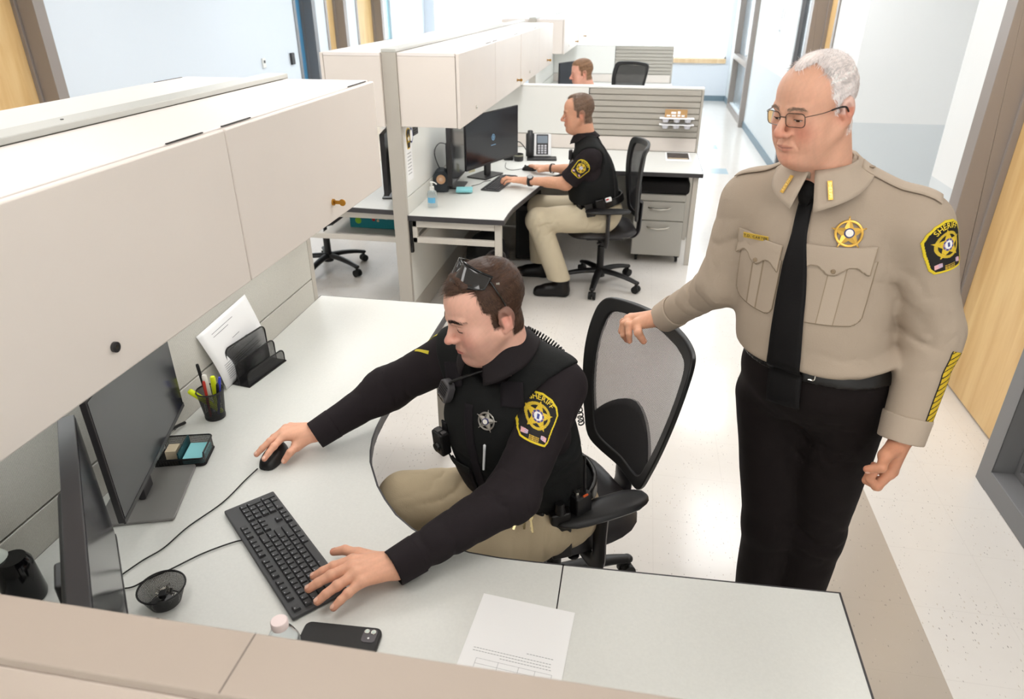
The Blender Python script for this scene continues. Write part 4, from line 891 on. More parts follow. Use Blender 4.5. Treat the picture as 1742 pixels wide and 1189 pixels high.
def surface(fn, lo, hi, h):
    lo = np.asarray(lo, float); hi = np.asarray(hi, float); n = (np.ceil((hi - lo) / h / 4).astype(int)) * 4 + 1
    ax = [lo[i] + h * np.arange(n[i]) for i in range(3)]
    # coarse pass
    ca = [a[::4] for a in ax]; G = np.stack(np.meshgrid(*ca, indexing='ij'), -1).reshape(-1, 3); cv = fn(G).reshape([len(a) for a in ca])
    V = np.repeat(np.repeat(np.repeat(cv, 4, 0), 4, 1), 4, 2)[:n[0], :n[1], :n[2]].astype(np.float32)
    near = np.abs(cv) < h * 4 * 1.9
    N = np.repeat(np.repeat(np.repeat(near, 4, 0), 4, 1), 4, 2)
    # shift so that each coarse node covers its surroundings
    N = N[2:, 2:, 2:] if False else N
    M = np.zeros(tuple(n), bool); idx = np.argwhere(near)
    for dx in range(-3, 4):
        pass
    sl = np.zeros(tuple(n), bool)
    for (i, j, k) in idx: sl[max(0, 4 * i - 3):4 * i + 4, max(0, 4 * j - 3):4 * j + 4, max(0, 4 * k - 3):4 * k + 4] = True
    I = np.argwhere(sl); P = lo + I * h; out = np.empty(len(P))
    for s in range(0, len(P), 400000): out[s:s + 400000] = fn(P[s:s + 400000])
    V[sl] = out
    ins = V < 0; c = [ins[a:n[0] - 1 + a, b:n[1] - 1 + b, d:n[2] - 1 + d] for a in (0, 1) for b in (0, 1) for d in (0, 1)]
    s = sum(q.astype(np.int8) for q in c); act = (s > 0) & (s < 8); cells = np.argwhere(act); cid = -np.ones(act.shape, int); cid[act] = np.arange(len(cells))
    acc = np.zeros((len(cells), 3)); cnt = np.zeros(len(cells)); corners = [(a, b, d) for a in (0, 1) for b in (0, 1) for d in (0, 1)]
    cvv = [V[cells[:, 0] + a, cells[:, 1] + b, cells[:, 2] + d] for a, b, d in corners]
    for i, ca_ in enumerate(corners):
        for j in range(i + 1, 8):
            cb = corners[j]
            if sum(abs(ca_[q] - cb[q]) for q in range(3)) != 1: continue
            va, vb = cvv[i], cvv[j]; m = (va < 0) != (vb < 0); t = np.where(m, va / np.where(m, va - vb, 1), 0)
            p = np.array(ca_)[None] + t[:, None] * (np.array(cb) - np.array(ca_))[None]; acc += p * m[:, None]; cnt += m
    verts = lo + (cells + acc / cnt[:, None]) * h; faces = []
    for ax_ in range(3):
        o = [1 if q == ax_ else 0 for q in range(3)]; a = ins; sl0 = tuple(slice(0, n[q] - o[q]) for q in range(3)); sl1 = tuple(slice(o[q], n[q]) for q in range(3))
        d = np.argwhere(a[sl0] != a[sl1]); b, c_ = [q for q in range(3) if q != ax_]
        ok = (d[:, b] > 0) & (d[:, c_] > 0) & (d[:, b] < n[b] - 1) & (d[:, c_] < n[c_] - 1); d = d[ok]; sg = a[sl0][tuple(d.T)]
        e = []
        for (p, q) in ((-1, -1), (0, -1), (0, 0), (-1, 0)):
            t = d.copy(); t[:, b] += p; t[:, c_] += q; e.append(cid[tuple(t.T)])
        e = np.stack(e, 1); flip = sg if ax_ != 1 else ~sg; e[~flip] = e[~flip][:, ::-1]; faces.append(e)
    return verts, np.concatenate(faces)
def vnoise(P, s, seed=0):
    """cheap smooth pseudo-noise from warped sines, about -1..1"""
    r = np.random.RandomState(seed); q = P * s; o = 0
    for k in range(4):
        a = r.normal(size=3) * (1 + .6 * k); b = r.normal(size=3) * (1 + .6 * k); o = o + np.sin(q @ a + 1.7 * np.sin(q @ b + r.rand() * 6) + r.rand() * 6) / (1 + .6 * k)
    return o / 2.2
def folds(P, c, rad, dirn, freq, amp, seed=0):
    """ridged creases running across dirn around the point c"""
    w = np.exp(-((P - np.asarray(c)) ** 2).sum(1) / (rad * rad)); t = (P - np.asarray(c)) @ nrm(dirn); s = np.sin(t * freq + 1.6 * vnoise(P, 9, seed) + vnoise(P, 22, seed + 1)); return amp * w * (1 - np.abs(s)) ** 1.5 * 1.4
def add_color(me, cols):
    ca = me.color_attributes.new('Col', 'FLOAT_COLOR', 'POINT'); ca.data.foreach_set('color', np.concatenate([cols, np.ones((len(cols), 1))], 1).astype(np.float32).ravel())
def mesh_obj(name, vs, fs, mats, parent=None, cols=None, smooth=True, mi=None):
    me = bpy.data.meshes.new(name); vs = np.asarray(vs, dtype=np.float32)
    if isinstance(fs, np.ndarray):
        me.vertices.add(len(vs)); me.vertices.foreach_set('co', vs.ravel()); k = fs.shape[1]; me.loops.add(fs.size); me.loops.foreach_set('vertex_index', fs.ravel().astype(np.int32))
        me.polygons.add(len(fs)); me.polygons.foreach_set('loop_start', np.arange(len(fs), dtype=np.int32) * k); me.update(calc_edges=True)
    else: me.from_pydata([tuple(map(float, v)) for v in vs], [], [tuple(map(int, f)) for f in fs]); me.update()
    for m in (mats if isinstance(mats, (list, tuple)) else [mats]): me.materials.append(m)
    if mi is not None: me.polygons.foreach_set('material_index', np.asarray(mi, dtype=np.int32))
    if smooth: me.polygons.foreach_set('use_smooth', [True] * len(me.polygons))
    if cols is not None: add_color(me, cols)
    me.validate(); o = bpy.data.objects.new(name, me); C.objects.link(o)
    if parent is not None: o.parent = parent
    return o
def sdf_obj(name, fn, lo, hi, h, m, parent=None, col=None, passes=1):
    v, f = surface(fn, lo, hi, h); return mesh_obj(name, v, f, m, parent, None if col is None else col(v))
def project(P, n, fn, off, start=.08, it=40):
    """slide points onto fn(p)=off along -n"""
    P = np.asarray(P, float) + nrm(n) * start; n = nrm(n)
    for _ in range(it): P = P - n * np.clip(fn(P) - off, -.01, .02)[:, None] * .85
    return P
def grad(fn, p, e=.004):
    p = np.asarray(p, float)[None]; g = A(*[(fn(p + np.eye(3)[i] * e) - fn(p - np.eye(3)[i] * e))[0] for i in range(3)]); return nrm(g)
# ---- hands
def chain(root, tip, lens, dorsal):
    """three bones from root to tip bulging towards dorsal"""
    root = np.asarray(root, float); tip = np.asarray(tip, float); d = tip - root; D = np.linalg.norm(d); tot = sum(lens)
    if D > tot * .995: tip = root + d / D * tot * .995; D = tot * .995; d = tip - root
    def pos(th):
        a = 0; p = A(0, 0); o = [p]
        for i, l in enumerate(lens):
            if i: a += th
            p = p + l * A(math.cos(a), math.sin(a)); o.append(p)
        return o
    lo_, hi_ = 0.0, 2.0
    for _ in range(40):
        m = (lo_ + hi_) / 2
        if np.linalg.norm(pos(m)[-1]) > D: lo_ = m
        else: hi_ = m
    o = pos(lo_); e = o[-1] / np.linalg.norm(o[-1]); x = d / D; y = np.asarray(dorsal, float) - x * (np.asarray(dorsal, float) @ x); y = nrm(y)
    # chord along x; curve bends away from dorsal, so the knuckles bulge dorsally
    return [root + x * (q @ e) + y * (-(q @ A(-e[1], e[0]))) for q in o]
FL = {'i': (.040, .024, .020), 'm': (.044, .028, .021), 'r': (.041, .026, .020), 'p': (.032, .019, .018)}
def make_hand(wrist, u, dorsal, side, tips, thumb_tip, sc=1.0, arm_to=None, rf=1.0, thumb_mid=None, arm_r=(.030, .036), bulge=None):
    """side = direction towards the thumb; tips for index, middle, ring, little in world space"""
    wrist = np.asarray(wrist, float); u = nrm(u); dorsal = np.asarray(dorsal, float); dorsal = nrm(dorsal - u * (dorsal @ u)); s = nrm(np.asarray(side, float) - u * (np.asarray(side, float) @ u) - dorsal * (np.asarray(side, float) @ dorsal))
    K = [wrist + sc * (u * a + s * b + dorsal * c) for a, b, c in ((.090, .030, .002), (.094, .009, .005), (.089, -.012, .003), (.080, -.031, -.003))]
    W_ = [wrist + sc * (u * .012 + s * b) for b in (.016, .006, -.006, -.016)]
    ch = []
    for k, kn, tp in zip('imrp', K, tips): ch.append(chain(kn, tp, [l * sc for l in FL[k]], dorsal if bulge is None else bulge))
    tb = wrist + sc * (u * .028 + s * .026 - dorsal * .008); tm = tb + sc * (u * .026 + s * .020 - dorsal * .004) if thumb_mid is None else np.asarray(thumb_mid, float)
    tt = np.asarray(thumb_tip, float); thc = chain(tm, tt, [.034 * sc, .0275 * sc], s * .8 + dorsal * .6)
    rs = {0: (.0098, .0088, .0080, .0070), 1: (.0100, .0090, .0082, .0072), 2: (.0096, .0086, .0078, .0068), 3: (.0086, .0076, .0070, .0061)}
    def fn(P):
        d = cap(P, W_[0], K[0], .0175 * sc, .0115 * sc)
        for i in (1, 2, 3): d = smin(d, cap(P, W_[i], K[i], (.0185, .018, .0165)[i - 1] * sc, (.0118, .0112, .0102)[i - 1] * sc), .014 * sc)
        d = smin(d, cap(P, wrist + u * .03 * sc + s * .018 * sc - dorsal * .006 * sc, tm, .016 * sc, .0125 * sc), .014 * sc)      # thenar mass
        d = smin(d, cap(P, tb, tm, .015 * sc, .0120 * sc), .010 * sc)
        if arm_to is not None: d = smin(d, np.minimum(1e9, ell_cap(P, wrist - u * .004, arm_to, arm_r[0] * sc, arm_r[1] * sc, dorsal, .80)), .018 * sc)
        for i, c in enumerate(ch):
            r = [q * sc * rf for q in rs[i]]; f = cap(P, c[0], c[1], r[0], r[1])
            f = smin(f, cap(P, c[1], c[2], r[1], r[2]), .003); f = smin(f, cap(P, c[2], c[3], r[2], r[3]), .003)
            f = smin(f, np.linalg.norm(P - c[1], axis=1) - r[1] * 1.07, .004)
            d = smin(d, f, .0065 * sc)
        f = cap(P, thc[0], thc[1], .0118 * sc, .0105 * sc); f = smin(f, cap(P, thc[1], thc[2], .0108 * sc, .0082 * sc), .003); d = smin(d, f, .007 * sc)
        # tendons on the back of the hand
        for i in range(4): d = d - .0012 * sc * np.exp(-(np.maximum(0, cap(P, wrist + u * .03 * sc + dorsal * .012 * sc, K[i] + dorsal * .008 * sc, 0, 0)) / (.005 * sc)) ** 2)
        return d
    pts = np.concatenate([[wrist], K, W_, [tm, tt]] + [np.array(c) for c in ch] + ([[arm_to]] if arm_to is not None else []))
    nails = []
    for c in ch + [thc]:
        x = nrm(c[-1] - c[-2]); dd = dorsal if c is not thc else nrm(s * .55 + dorsal * .8); y = nrm(dd - x * (dd @ x)); nails.append((c[-1] + x * .001, x, y))
    return fn, pts.min(0) - .032, pts.max(0) + .032, nails
def ell_cap(P, a, b, ra, rb, thin, k):
    """tapered capsule flattened along the direction thin"""
    a = np.asarray(a, float); b = np.asarray(b, float); d = b - a; q = P - a; h = np.clip(q @ d / (d @ d), -.0, 1.0); r = q - h[:, None] * d; t = nrm(np.asarray(thin) - nrm(d) * (np.asarray(thin) @ nrm(d)))
    c = (r @ t); r = r - c[:, None] * t; return np.sqrt((r ** 2).sum(1) + (c / k) ** 2) - (ra + (rb - ra) * h)
def nail_objs(nails, fn, parent, sc=1.0):
    for (c, x, y) in nails:
        z = np.cross(x, y); g = []
        for i in range(7):
            for j in range(7):
                a = (i / 6 * 2 - 1); b = (j / 6 * 2 - 1); rr = math.sqrt(a * a + b * b); k = max(abs(a), abs(b)) / rr if rr > 0 else 1; a *= k * .9 + .1; b *= k * .9 + .1
                g.append(c + x * (a * .0055 - .001) * sc + z * b * .0046 * sc)
        g = project(np.array(g), y, fn, .0008, .012, 20)
        mesh_obj('fingernail', g, [(i * 7 + j, i * 7 + j + 1, (i + 1) * 7 + j + 1, (i + 1) * 7 + j) for i in range(6) for j in range(6)], M_nail, parent)
# ---- heads (local: +y face, +z up, +x is the person's right)
def head_fn(p):
    jw = p.get('jaw', 1.0); ck = p.get('cheek', 1.0); nl = p.get('nose', 1.0); fh = p.get('chinfat', 0.0); hl = p.get('lid', .6)
    def fn(P, ears=True):
        X = np.abs(P[:, 0]); S = np.stack([X, P[:, 1], P[:, 2]], 1)
        d = ell(P, (0, -.018, .042), (.075, .094, .079))
        d = smin(d, ell(P, (0, .032, .040), (.062, .058, .062)), .03)
        d = smin(d, ell(P, (0, .028, -.022), (.062 * (.5 + .5 * ck), .060, .070)), .03)
        d = smin(d, ell(P, (0, .030, -.070), (.050 * jw, .050, .042)), .028)
        d = smin(d, cap(S, (.056 * jw, -.008, -.045), (.024 * jw, .058, -.098), .017 * jw, .016 * jw), .030)     # jaw line
        d = smin(d, ell(S, (0, .074, -.100), (.024, .017, .018)), .018)        # chin
        d = smin(d, ell(S, (.042, .050, -.026), (.024 * ck, .026, .024)), .022)  # cheekbone
        d = smin(d, ell(S, (.036, .050, -.058), (.026 * ck, .028, .030)), .022)  # cheek flesh
        if fh: d = smin(d, ell(P, (0, .022, -.106), (.050, .050, .028 + fh)), .03)
        # eye sockets, brow
        d = smax(d, -ell(S, (.032, .098, .000), (.019, .020, .0125)), .014)
        d = smin(d, cap(S, (.012, .088, .019), (.044, .075, .022), .0075, .007), .014)
        d = smin(d, ell(S, (.0315, .0705, .000), (.0155, .0150, .0135)), .006)   # lids
        # lid fold
        d = d + .0016 * np.exp(-((S[:, 2] - (.0085 - 18 * (S[:, 0] - .031) ** 2)) / .0016) ** 2) * np.exp(-((S[:, 0] - .031) / .013) ** 4) * (P[:, 1] > .05)
        # nose
        nz = cap(P, (0, .083, .012), (0, .104 * (.5 + .5 * nl) + .0, -.026), .0085, .0095)
        nz = smin(nz, ell(P, (0, .106 + .003 * nl, -.033), (.0115 * nl, .0125, .0105)), .008)
        nz = smin(nz, ell(S, (.0125 * nl, .096, -.036), (.0075, .011, .0078)), .006)
        nz = smin(nz, cap(P, (0, .098, -.040), (0, .088, -.046), .0055, .0055), .006)
        d = smin(d, nz, .010)
        d = smax(d, -ell(S, (.0065, .100, -.0445), (.0036, .0055, .0040)), .0025)
        # mouth
        yl = -180 * 0; cur = p.get('smile', 0) * S[:, 0] ** 2 * 9
        mz = P[:, 2] - cur
        Q = np.stack([S[:, 0], P[:, 1], mz], 1)
        d = smin(d, ell(Q, (0, .081, -.066), (.028, .016, .016)), .014)
        d = smin(d, cap(Q, (.0, .0955, -.0625), (.020, .0875, -.0655), .0042, .0022), .005)
        d = smin(d, cap(Q, (0, .0935, -.0745), (.017, .0875, -.0715), .0055, .0028), .005)
        d = smax(d, -cap(Q, (0, .1025, -.0685), (.0245, .089, -.0685), .0018, .0012), .0022)
        d = d + .002 * np.exp(-(cap(S, (0, .098, -.083), (.014, .094, -.083), 0, 0) / .006) ** 2)
        d = d + p.get('fold', .0015) * np.exp(-(cap(S, (.0185, .094, -.040), (.033, .080, -.070), 0, 0) / .0035) ** 2)
        # ears
        e = ell(S, (.0755, -.026, -.006), (.0085, .0190, .032), EAR)
        e = smin(e, ell(S, (.0790, -.034, .006), (.0075, .015, .024), EAR), .006)
        e = smax(e, -ell(S, (.0875, -.0215, .000), (.0085, .0105, .019), EAR), .004)
        e = smin(e, ell(S, (.076, -.0095, -.008), (.005, .005, .0065)), .004)
        e = smin(e, ell(S, (.077, -.017, -.032), (.0055, .0085, .009)), .006)
        if ears: d = smin(d, e, .005)
        # neck
        n = ell_cap(P, (0, -.030, -.040), p.get('neck_to', (0, -.048, -.19)), p.get('neck_r', .058), p.get('neck_r', .058) * 1.05, (0, 1, 0), 1.0)
        d = smin(d, n, .022)
        return d
    return fn
_er = Matrix.Rotation(math.radians(-14), 3, 'X') @ Matrix.Rotation(math.radians(-16), 3, 'Z'); EAR = np.array(_er)
def head_cols(v, p):
    sk = np.array(lin(p['skin'])); red = np.array(lin(p['ruddy'])); lip = np.array(lin(p['lips'])); X = np.abs(v[:, 0]); c = np.tile(sk, (len(v), 1))
    def mixc(c, t, w): return c * (1 - w[:, None]) + t * w[:, None]
    S = np.stack([X, v[:, 1], v[:, 2]], 1)
    def g(cx, cy, cz, r): return np.exp(-((S - A(cx, cy, cz)) ** 2).sum(1) / r ** 2)
    c = mixc(c, red, .55 * g(.040, .072, -.034, .026)); c = mixc(c, red, .6 * g(0, .112, -.034, .018)); c = mixc(c, red, .55 * g(.08, -.026, -.004, .030)); c = mixc(c, red, .25 * g(0, .085, -.1, .03))
    if p.get('stubble'):
        w = np.clip((-.028 - v[:, 2]) / .02, 0, 1) * np.clip((v[:, 1] + .02) / .03, 0, 1) * np.clip(1 - (v[:, 2] + .135) / -.02, 0, 1); c = mixc(c, np.array(lin(p['stubble'])), .35 * w)
    Qz = v[:, 2] - p.get('smile', 0) * X ** 2 * 9
    w = np.clip(1.35 - ((X / .0245) ** 2 + ((Qz + .0685) / np.where(Qz > -.0685, .0070, .0088)) ** 2), 0, 1) * (v[:, 1] > .078); c = mixc(c, lip, np.clip(w * 1.3, 0, 1) * .8)
    w = np.exp(-((Qz + .0685) / .0011) ** 2) * np.clip((.0245 - X) / .004, 0, 1) * (v[:, 1] > .08); c = mixc(c, lip * .35, w * .7)
    # scalp under the hair
    c = c * (1 + .05 * vnoise(v, 120, 3))[:, None]
    return np.clip(c, 0, 1)
def hair_mask(P, p):
    """>0 where hair grows (metres past the hairline), local head coordinates"""
    X = np.abs(P[:, 0]); z = P[:, 2]; y = P[:, 1]
    front = p.get('hair_front', .078); rec = p.get('recede', 0)
    hl = front + p.get('hair_widow', .0) * np.exp(-(X / .014) ** 2) - rec * 0 + np.where(X > .03, -(X - .03) * p.get('hair_temple', .25), 0) + rec * np.exp(-((X - .038) / .017) ** 2)
    m_top = z - hl                                           # above the forehead line
    side = np.minimum(z - (.004 + np.clip((y + .010), 0, 1) * .9), (.026 - y) + 0 * z)       # above the ear, behind the temple
    sb = np.minimum(np.minimum(z + p.get('burn', .018), .010 - y), y + .014)  # sideburn in front of the ear
    back = np.minimum(-.036 - y, z + .072 - X * .1)              # back of the head down to the nape
    return np.maximum(np.maximum(np.where(y > .0, m_top, -1), np.maximum(side, sb * .8)), np.maximum(back, np.where(y <= 0, z - .012, -1)))
def hair_fn(p, th):
    hf = head_fn(p)
    def fn(P):
        m = hair_mask(P, p); t = th(P) * np.clip(m / p.get('edge', .014), -1.5, 1)
        return hf(P, False) - t + p.get('hair_rough', .0012) * vnoise(P * A(1, .35, .6), 220, 5)
    return fn
def head_frame(pos, yaw, pitch, roll=0, sc=1.0):
    """yaw: direction angle of the face in plan; pitch>0 looks down"""
    R = Matrix.Rotation(math.radians(yaw) - PI / 2, 3, 'Z') @ Matrix.Rotation(math.radians(-pitch), 3, 'X') @ Matrix.Rotation(math.radians(roll), 3, 'Y')
    return np.array(R) * sc, np.asarray(pos, float)
M_skin = mat('skin', (220, 170, 140), .48, spec=.4, vcol=True, bump=('noise', 420, .12), sss=.12)
M_nail = mat('finger_nail', (236, 190, 168), .3)
M_eye = mat('eyeball', (200, 188, 180), .2); M_iris = mat('iris', (60, 44, 34), .15)
def strands(name, p, R, T, th, n, ln, width, cols, comb, parent, lift=.3, seed=1, m=None):
    """thousands of short tapered hairs rooted on the hair surface"""
    rs = np.random.RandomState(seed); hf = hair_fn(p, th); hd = head_fn(p)
    D = rs.normal(size=(n * 4, 3)); D /= np.linalg.norm(D, axis=1)[:, None]; D = D[D[:, 2] > -.85]
    c0 = A(0, -.01, .03); P = c0 + D * .14
    for _ in range(40): P = P - D * np.clip(hd(P, False), -.02, .03)[:, None] * .8
    m_ = hair_mask(P, p); ok = (m_ > -.002) & (rs.rand(len(P)) < np.clip(.15 + m_ / .012, 0, 1)); P = P[ok][:n]; D = D[ok][:n]
    N = D * A(1.1, .9, 1.0); N /= np.linalg.norm(N, axis=1)[:, None]
    cb = comb(P); cb = cb - N * (cb * N).sum(1)[:, None]; cb /= np.linalg.norm(cb, axis=1)[:, None] + 1e-9
    cb = cb + rs.normal(size=cb.shape) * .22
    L_ = ln(P) * (.7 + .6 * rs.rand(len(P))); t = th(P)
    root = P + N * (t * .55)[:, None]; q = root; pts = [q]
    for k in range(3):
        dr = cb + N * (lift * (1 - k * .45)); dr /= np.linalg.norm(dr, axis=1)[:, None]; q = q + dr * (L_ / 3)[:, None]; pts.append(q)
    # keep strands outside the hair shell
    for k in (1, 2, 3):
        dd = hf(pts[k]); pts[k] = pts[k] + N * np.clip(.0004 - dd, 0, .01)[:, None]
    sd = np.cross(cb, N); sd /= np.linalg.norm(sd, axis=1)[:, None] + 1e-9; V = []; w = [1, .9, .6, .1]
    V = np.stack([pts[k] + s_ * sd * width * w[k] for k in range(4) for s_ in (-1, 1)], 1)      # n,8,3
    nn = len(P); base = np.arange(nn)[:, None] * 8; F = np.concatenate([base + np.array([0, 1, 3, 2]), base + np.array([2, 3, 5, 4]), base + np.array([4, 5, 7, 6])])
    cl = cols(P, rs); cl = np.repeat(cl, 8, 0)
    V = V.reshape(-1, 3) @ R.T + T
    return mesh_obj(name, V, F, m, parent, cl, smooth=False)
M_hair = mat('hair_strands', (120, 90, 70), .5, vcol=True, spec=.3)
def build_head(p, R, T, parent, hair_th, nst, ln, width, hcols, comb, lift, shell_col, res=.0024, eyes=True):
    """returns vertices, faces, colours of the head in world space and adds hair, brows and eyes as children"""
    hf = head_fn(p); v, f = surface(hf, (-.10, -.125, -.185), (.10, .135, .145), res); c = head_cols(v, p)
    hm = hair_mask(v, p); wgt = np.clip(hm / .004 + .2, 0, 1) * p.get('scalp', .5); c = c * (1 - wgt[:, None]) + np.array(lin(shell_col)) * wgt[:, None]
    W = v @ R.T + T
    hv, hfc = surface(hair_fn(p, hair_th), (-.10, -.135, -.10), (.10, .125, .16), res); hc = np.tile(np.array(lin(shell_col)), (len(hv), 1)) * (1 + .35 * vnoise(hv * A(1, .3, .5), 260, 9))[:, None]
    # keep only the part of the shell that stands above the skin
    keep = (hf(hv) > .0006) & (hair_mask(hv, p) > -.003); kf = keep[hfc].all(1)
    used = np.unique(hfc[kf]); mp = -np.ones(len(hv), int); mp[used] = np.arange(len(used))
    hair = mesh_obj('hair', hv[used] @ R.T + T, mp[hfc[kf]], M_hair, parent, np.clip(hc[used], 0, 1))
    strands('hair_strands', p, R, T, hair_th, nst, ln, width, hcols, comb, hair, lift, m=M_hair)
    # brows
    rs = np.random.RandomState(8); V = []; F = []; cl = []; bc = np.array(lin(p['brow']))
    for s in (-1, 1):
        for k in range(p.get('brow_n', 170)):
            a = rs.rand(); x = .011 + p.get('brow_l', .040) * a; z = .0215 + .0055 * math.sin(a * 2.3) - .004 * a + rs.normal() * .0016 * p.get('brow_t', 1) * (1.1 - a * .5); V0 = A(s * x, .12, z); q = project(V0[None], (0, 1, .0), hf, .0003, .0, 30)[0]
            dr = nrm(A(s * (1 - .3 * rs.rand()), -.35, .45 - .9 * a)); q2 = q + dr * .0075 + A(0, .0012, 0); sd = A(0, .1, 1) * .00032 * p.get('brow_w', 1); n0 = len(V); V += [q - sd, q + sd, q2 + sd * .2, q2 - sd * .2]; F.append((n0, n0 + 1, n0 + 2, n0 + 3)); cl += [bc * (.8 + .5 * rs.rand())] * 4
    mesh_obj('eyebrows', np.array(V) @ R.T + T, F, M_hair, parent, np.array(cl), smooth=False)
    if eyes:
        # lash line and a sliver of eye below the lowered lids
        oz = p.get('eye_z', -.0045); op = p.get('eye_open', .0022)
        for s in (-1, 1):
            g = []; nI = 12
            for i in range(nI + 1):
                a = i / nI; x = .0195 + .0245 * a; e = math.sin(a * PI) ** .7
                for j in range(4): g.append(A(s * x, .12, oz - .0012 * math.sin(a * PI) + (j / 3 - .5) * 2 * op * e))
            g = project(np.array(g), (0, 1, 0), hf, .0003, 0, 30); fc = [(i * 4 + j, i * 4 + j + 1, (i + 1) * 4 + j + 1, (i + 1) * 4 + j) for i in range(nI) for j in range(3)]
            mi = [1 if 4 <= i <= 8 else 0 for i in range(nI) for j in range(3)]
            mesh_obj('eye', g @ R.T + T, fc, [M_eye, M_iris], parent, mi=mi)
            top = np.array([g[i * 4 + 3] for i in range(nI + 1)]) + A(0, .0006, 0)
            lm = MB().tube([Vector(q @ R.T + T) for q in top], p.get('lash', .0007), 5); lm.build('eyelashes', M_lash, parent, smooth=True)
    return W, f, c
M_lash = mat('lash', (50, 34, 28), .7)
def join_body(pieces):
    V = []; F = []; Cc = []; n = 0
    for v, f, c in pieces: V.append(v); F.append(np.asarray(f) + n); Cc.append(c); n += len(v)
    return np.concatenate(V), np.concatenate(F), np.concatenate(Cc)
def piece(fn, lo, hi, h, col, ruddy=None, pts=None):
    v, f = surface(fn, lo, hi, h); c = np.tile(np.array(lin(col)), (len(v), 1))
    if ruddy is not None and pts is not None:
        for q in pts: w = .55 * np.exp(-((v - q) ** 2).sum(1) / .011 ** 2); c = c * (1 - w[:, None]) + np.array(lin(ruddy)) * w[:, None]
    c = c * (1 + .05 * vnoise(v, 130, 2))[:, None]; return v, f, np.clip(c, 0, 1)
def grid_decal(name, fn, o, uu, vv, n, w, h, step, colour, parent, off=.0012, thick=.0012, m=None):
    """embroidered or sewn piece: cells where colour(u, v) is not None, laid on the cloth surface"""
    nu, nv = int(w / step), int(h / step); us = (np.arange(nu + 1) / nu - .5) * w; vs = (np.arange(nv + 1) / nv - .5) * h
    G = np.asarray(o)[None, None] + us[:, None, None] * nrm(uu) + vs[None, :, None] * nrm(vv); P = project(G.reshape(-1, 3), n, fn, off)
    F = []; Cl = []; 
    for i in range(nu):
        for j in range(nv):
            c = colour((us[i] + us[i + 1]) / 2, (vs[j] + vs[j + 1]) / 2)
            if c is not None: F.append((i * (nv + 1) + j, (i + 1) * (nv + 1) + j, (i + 1) * (nv + 1) + j + 1, i * (nv + 1) + j + 1)); Cl.append(c)
    F = np.array(F); used = np.unique(F); mp = -np.ones(len(P), int); mp[used] = np.arange(len(used))
    o_ = mesh_obj(name, P[used], mp[F], m or M_patch, parent, smooth=False); cc = np.repeat(np.array([lin(c) for c in Cl]), 4, 0)
    ca = o_.data.color_attributes.new('Col', 'FLOAT_COLOR', 'CORNER'); ca.data.foreach_set('color', np.concatenate([cc, np.ones((len(cc), 1))], 1).astype(np.float32).ravel())
    so = o_.modifiers.new('s', 'SOLIDIFY'); so.thickness = thick; so.offset = 0
    return o_
M_patch = mat('embroidery', (200, 170, 40), .7, vcol=True, bump=('noise', 700, .3))
def in_poly(x, y, poly):
    r = False; n = len(poly)
    for i in range(n):
        x0, y0 = poly[i]; x1, y1 = poly[(i + 1) % n]
        if (y0 > y) != (y1 > y) and x < (x1 - x0) * (y - y0) / (y1 - y0) + x0: r = not r
    return r
GOLD = (222, 184, 40)
def sheriff_patch(s, keystone=False):
    """shoulder patch pattern in metres, s = width"""
    outl = [(-.50, .22), (-.42, .40), (-.25, .54), (0, .60), (.25, .54), (.42, .40), (.50, .22), (.47, 0), (.40, -.50), (.33, -.60), (-.33, -.60), (-.40, -.50), (-.47, 0)]
    def scale(p, k): return [(a * k, b * k - (1 - k) * .02) for a, b in p]
    inn = scale(outl, .915); st = [(a, b + .03) for a, b in star_pts(5, .37, .16)]
    def col(x, y):
        x /= s; y /= s
        if not in_poly(x, y, outl): return None
        if not in_poly(x, y, inn): return (226, 200, 40)
        r = math.hypot(x, y - .03)
        if r < .10: return (238, 238, 240) if not (abs(x) < .025 and abs(y - .03) < .055) else (60, 70, 140)
        if r < .145: return (70, 74, 140) if int((math.atan2(y - .03, x) + 4) * 4) % 3 else (196, 150, 130)
        if in_poly(x, y, st): return (222, 190, 50) if (r < .2 or (x * y) % .01 > .003) else (200, 160, 30)
        if .245 < r < .31: return (206, 176, 50)
        if -.50 < y < -.36:
            for sx in (-1, 1):
                if .17 < x * sx < .32 and abs(y + .42 + (x * sx - .24) * .35 * 1) < .055: return (232, 180, 186) if (y * 40) % 2 > .8 or x * sx > .25 else (150, 170, 210)
        if -.55 < y < -.42 and abs(x) < .13 and ((y + .6) * 24) % 1 > .35 and (x * 60) % 2 > .5: return (206, 170, 60)
        return (20, 17, 18)
    return col
def patch(name, fn, o, up, n, w, parent, label=None):
    n = nrm(n); up = nrm(np.asarray(up, float) - n * (np.asarray(up, float) @ n)); rt = np.cross(up, n)
    t = grid_decal(name, fn, o, rt, up, n, w * 1.02, w * 1.26, .0009, sheriff_patch(w), parent)
    if label: t['label'] = label
    L, wd = text2d('SHERIFF', w * .175); V = []; F = []; R0 = w * .43
    for vs, fs, x, lw in L:
        a = PI / 2 - ((x + lw / 2) - wd / 2) / R0 * 1.0; cx, cy = R0 * math.cos(a), R0 * math.sin(a) + w * .045; n0 = len(V)
        for q in vs:
            lx, ly = q[0] - lw / 2, q[1] - w * .06; px = cx + lx * math.sin(a) + ly * math.cos(a); py = cy - lx * math.cos(a) + ly * math.sin(a); V.append(np.asarray(o) + rt * px + up * py)
        F += [tuple(i + n0 for i in f_) for f_ in fs]
    V = project(np.array(V), n, fn, .0030); mesh_obj('lettering', V, F, mat('gold_thread', (236, 206, 60), .6), t, smooth=False); return t
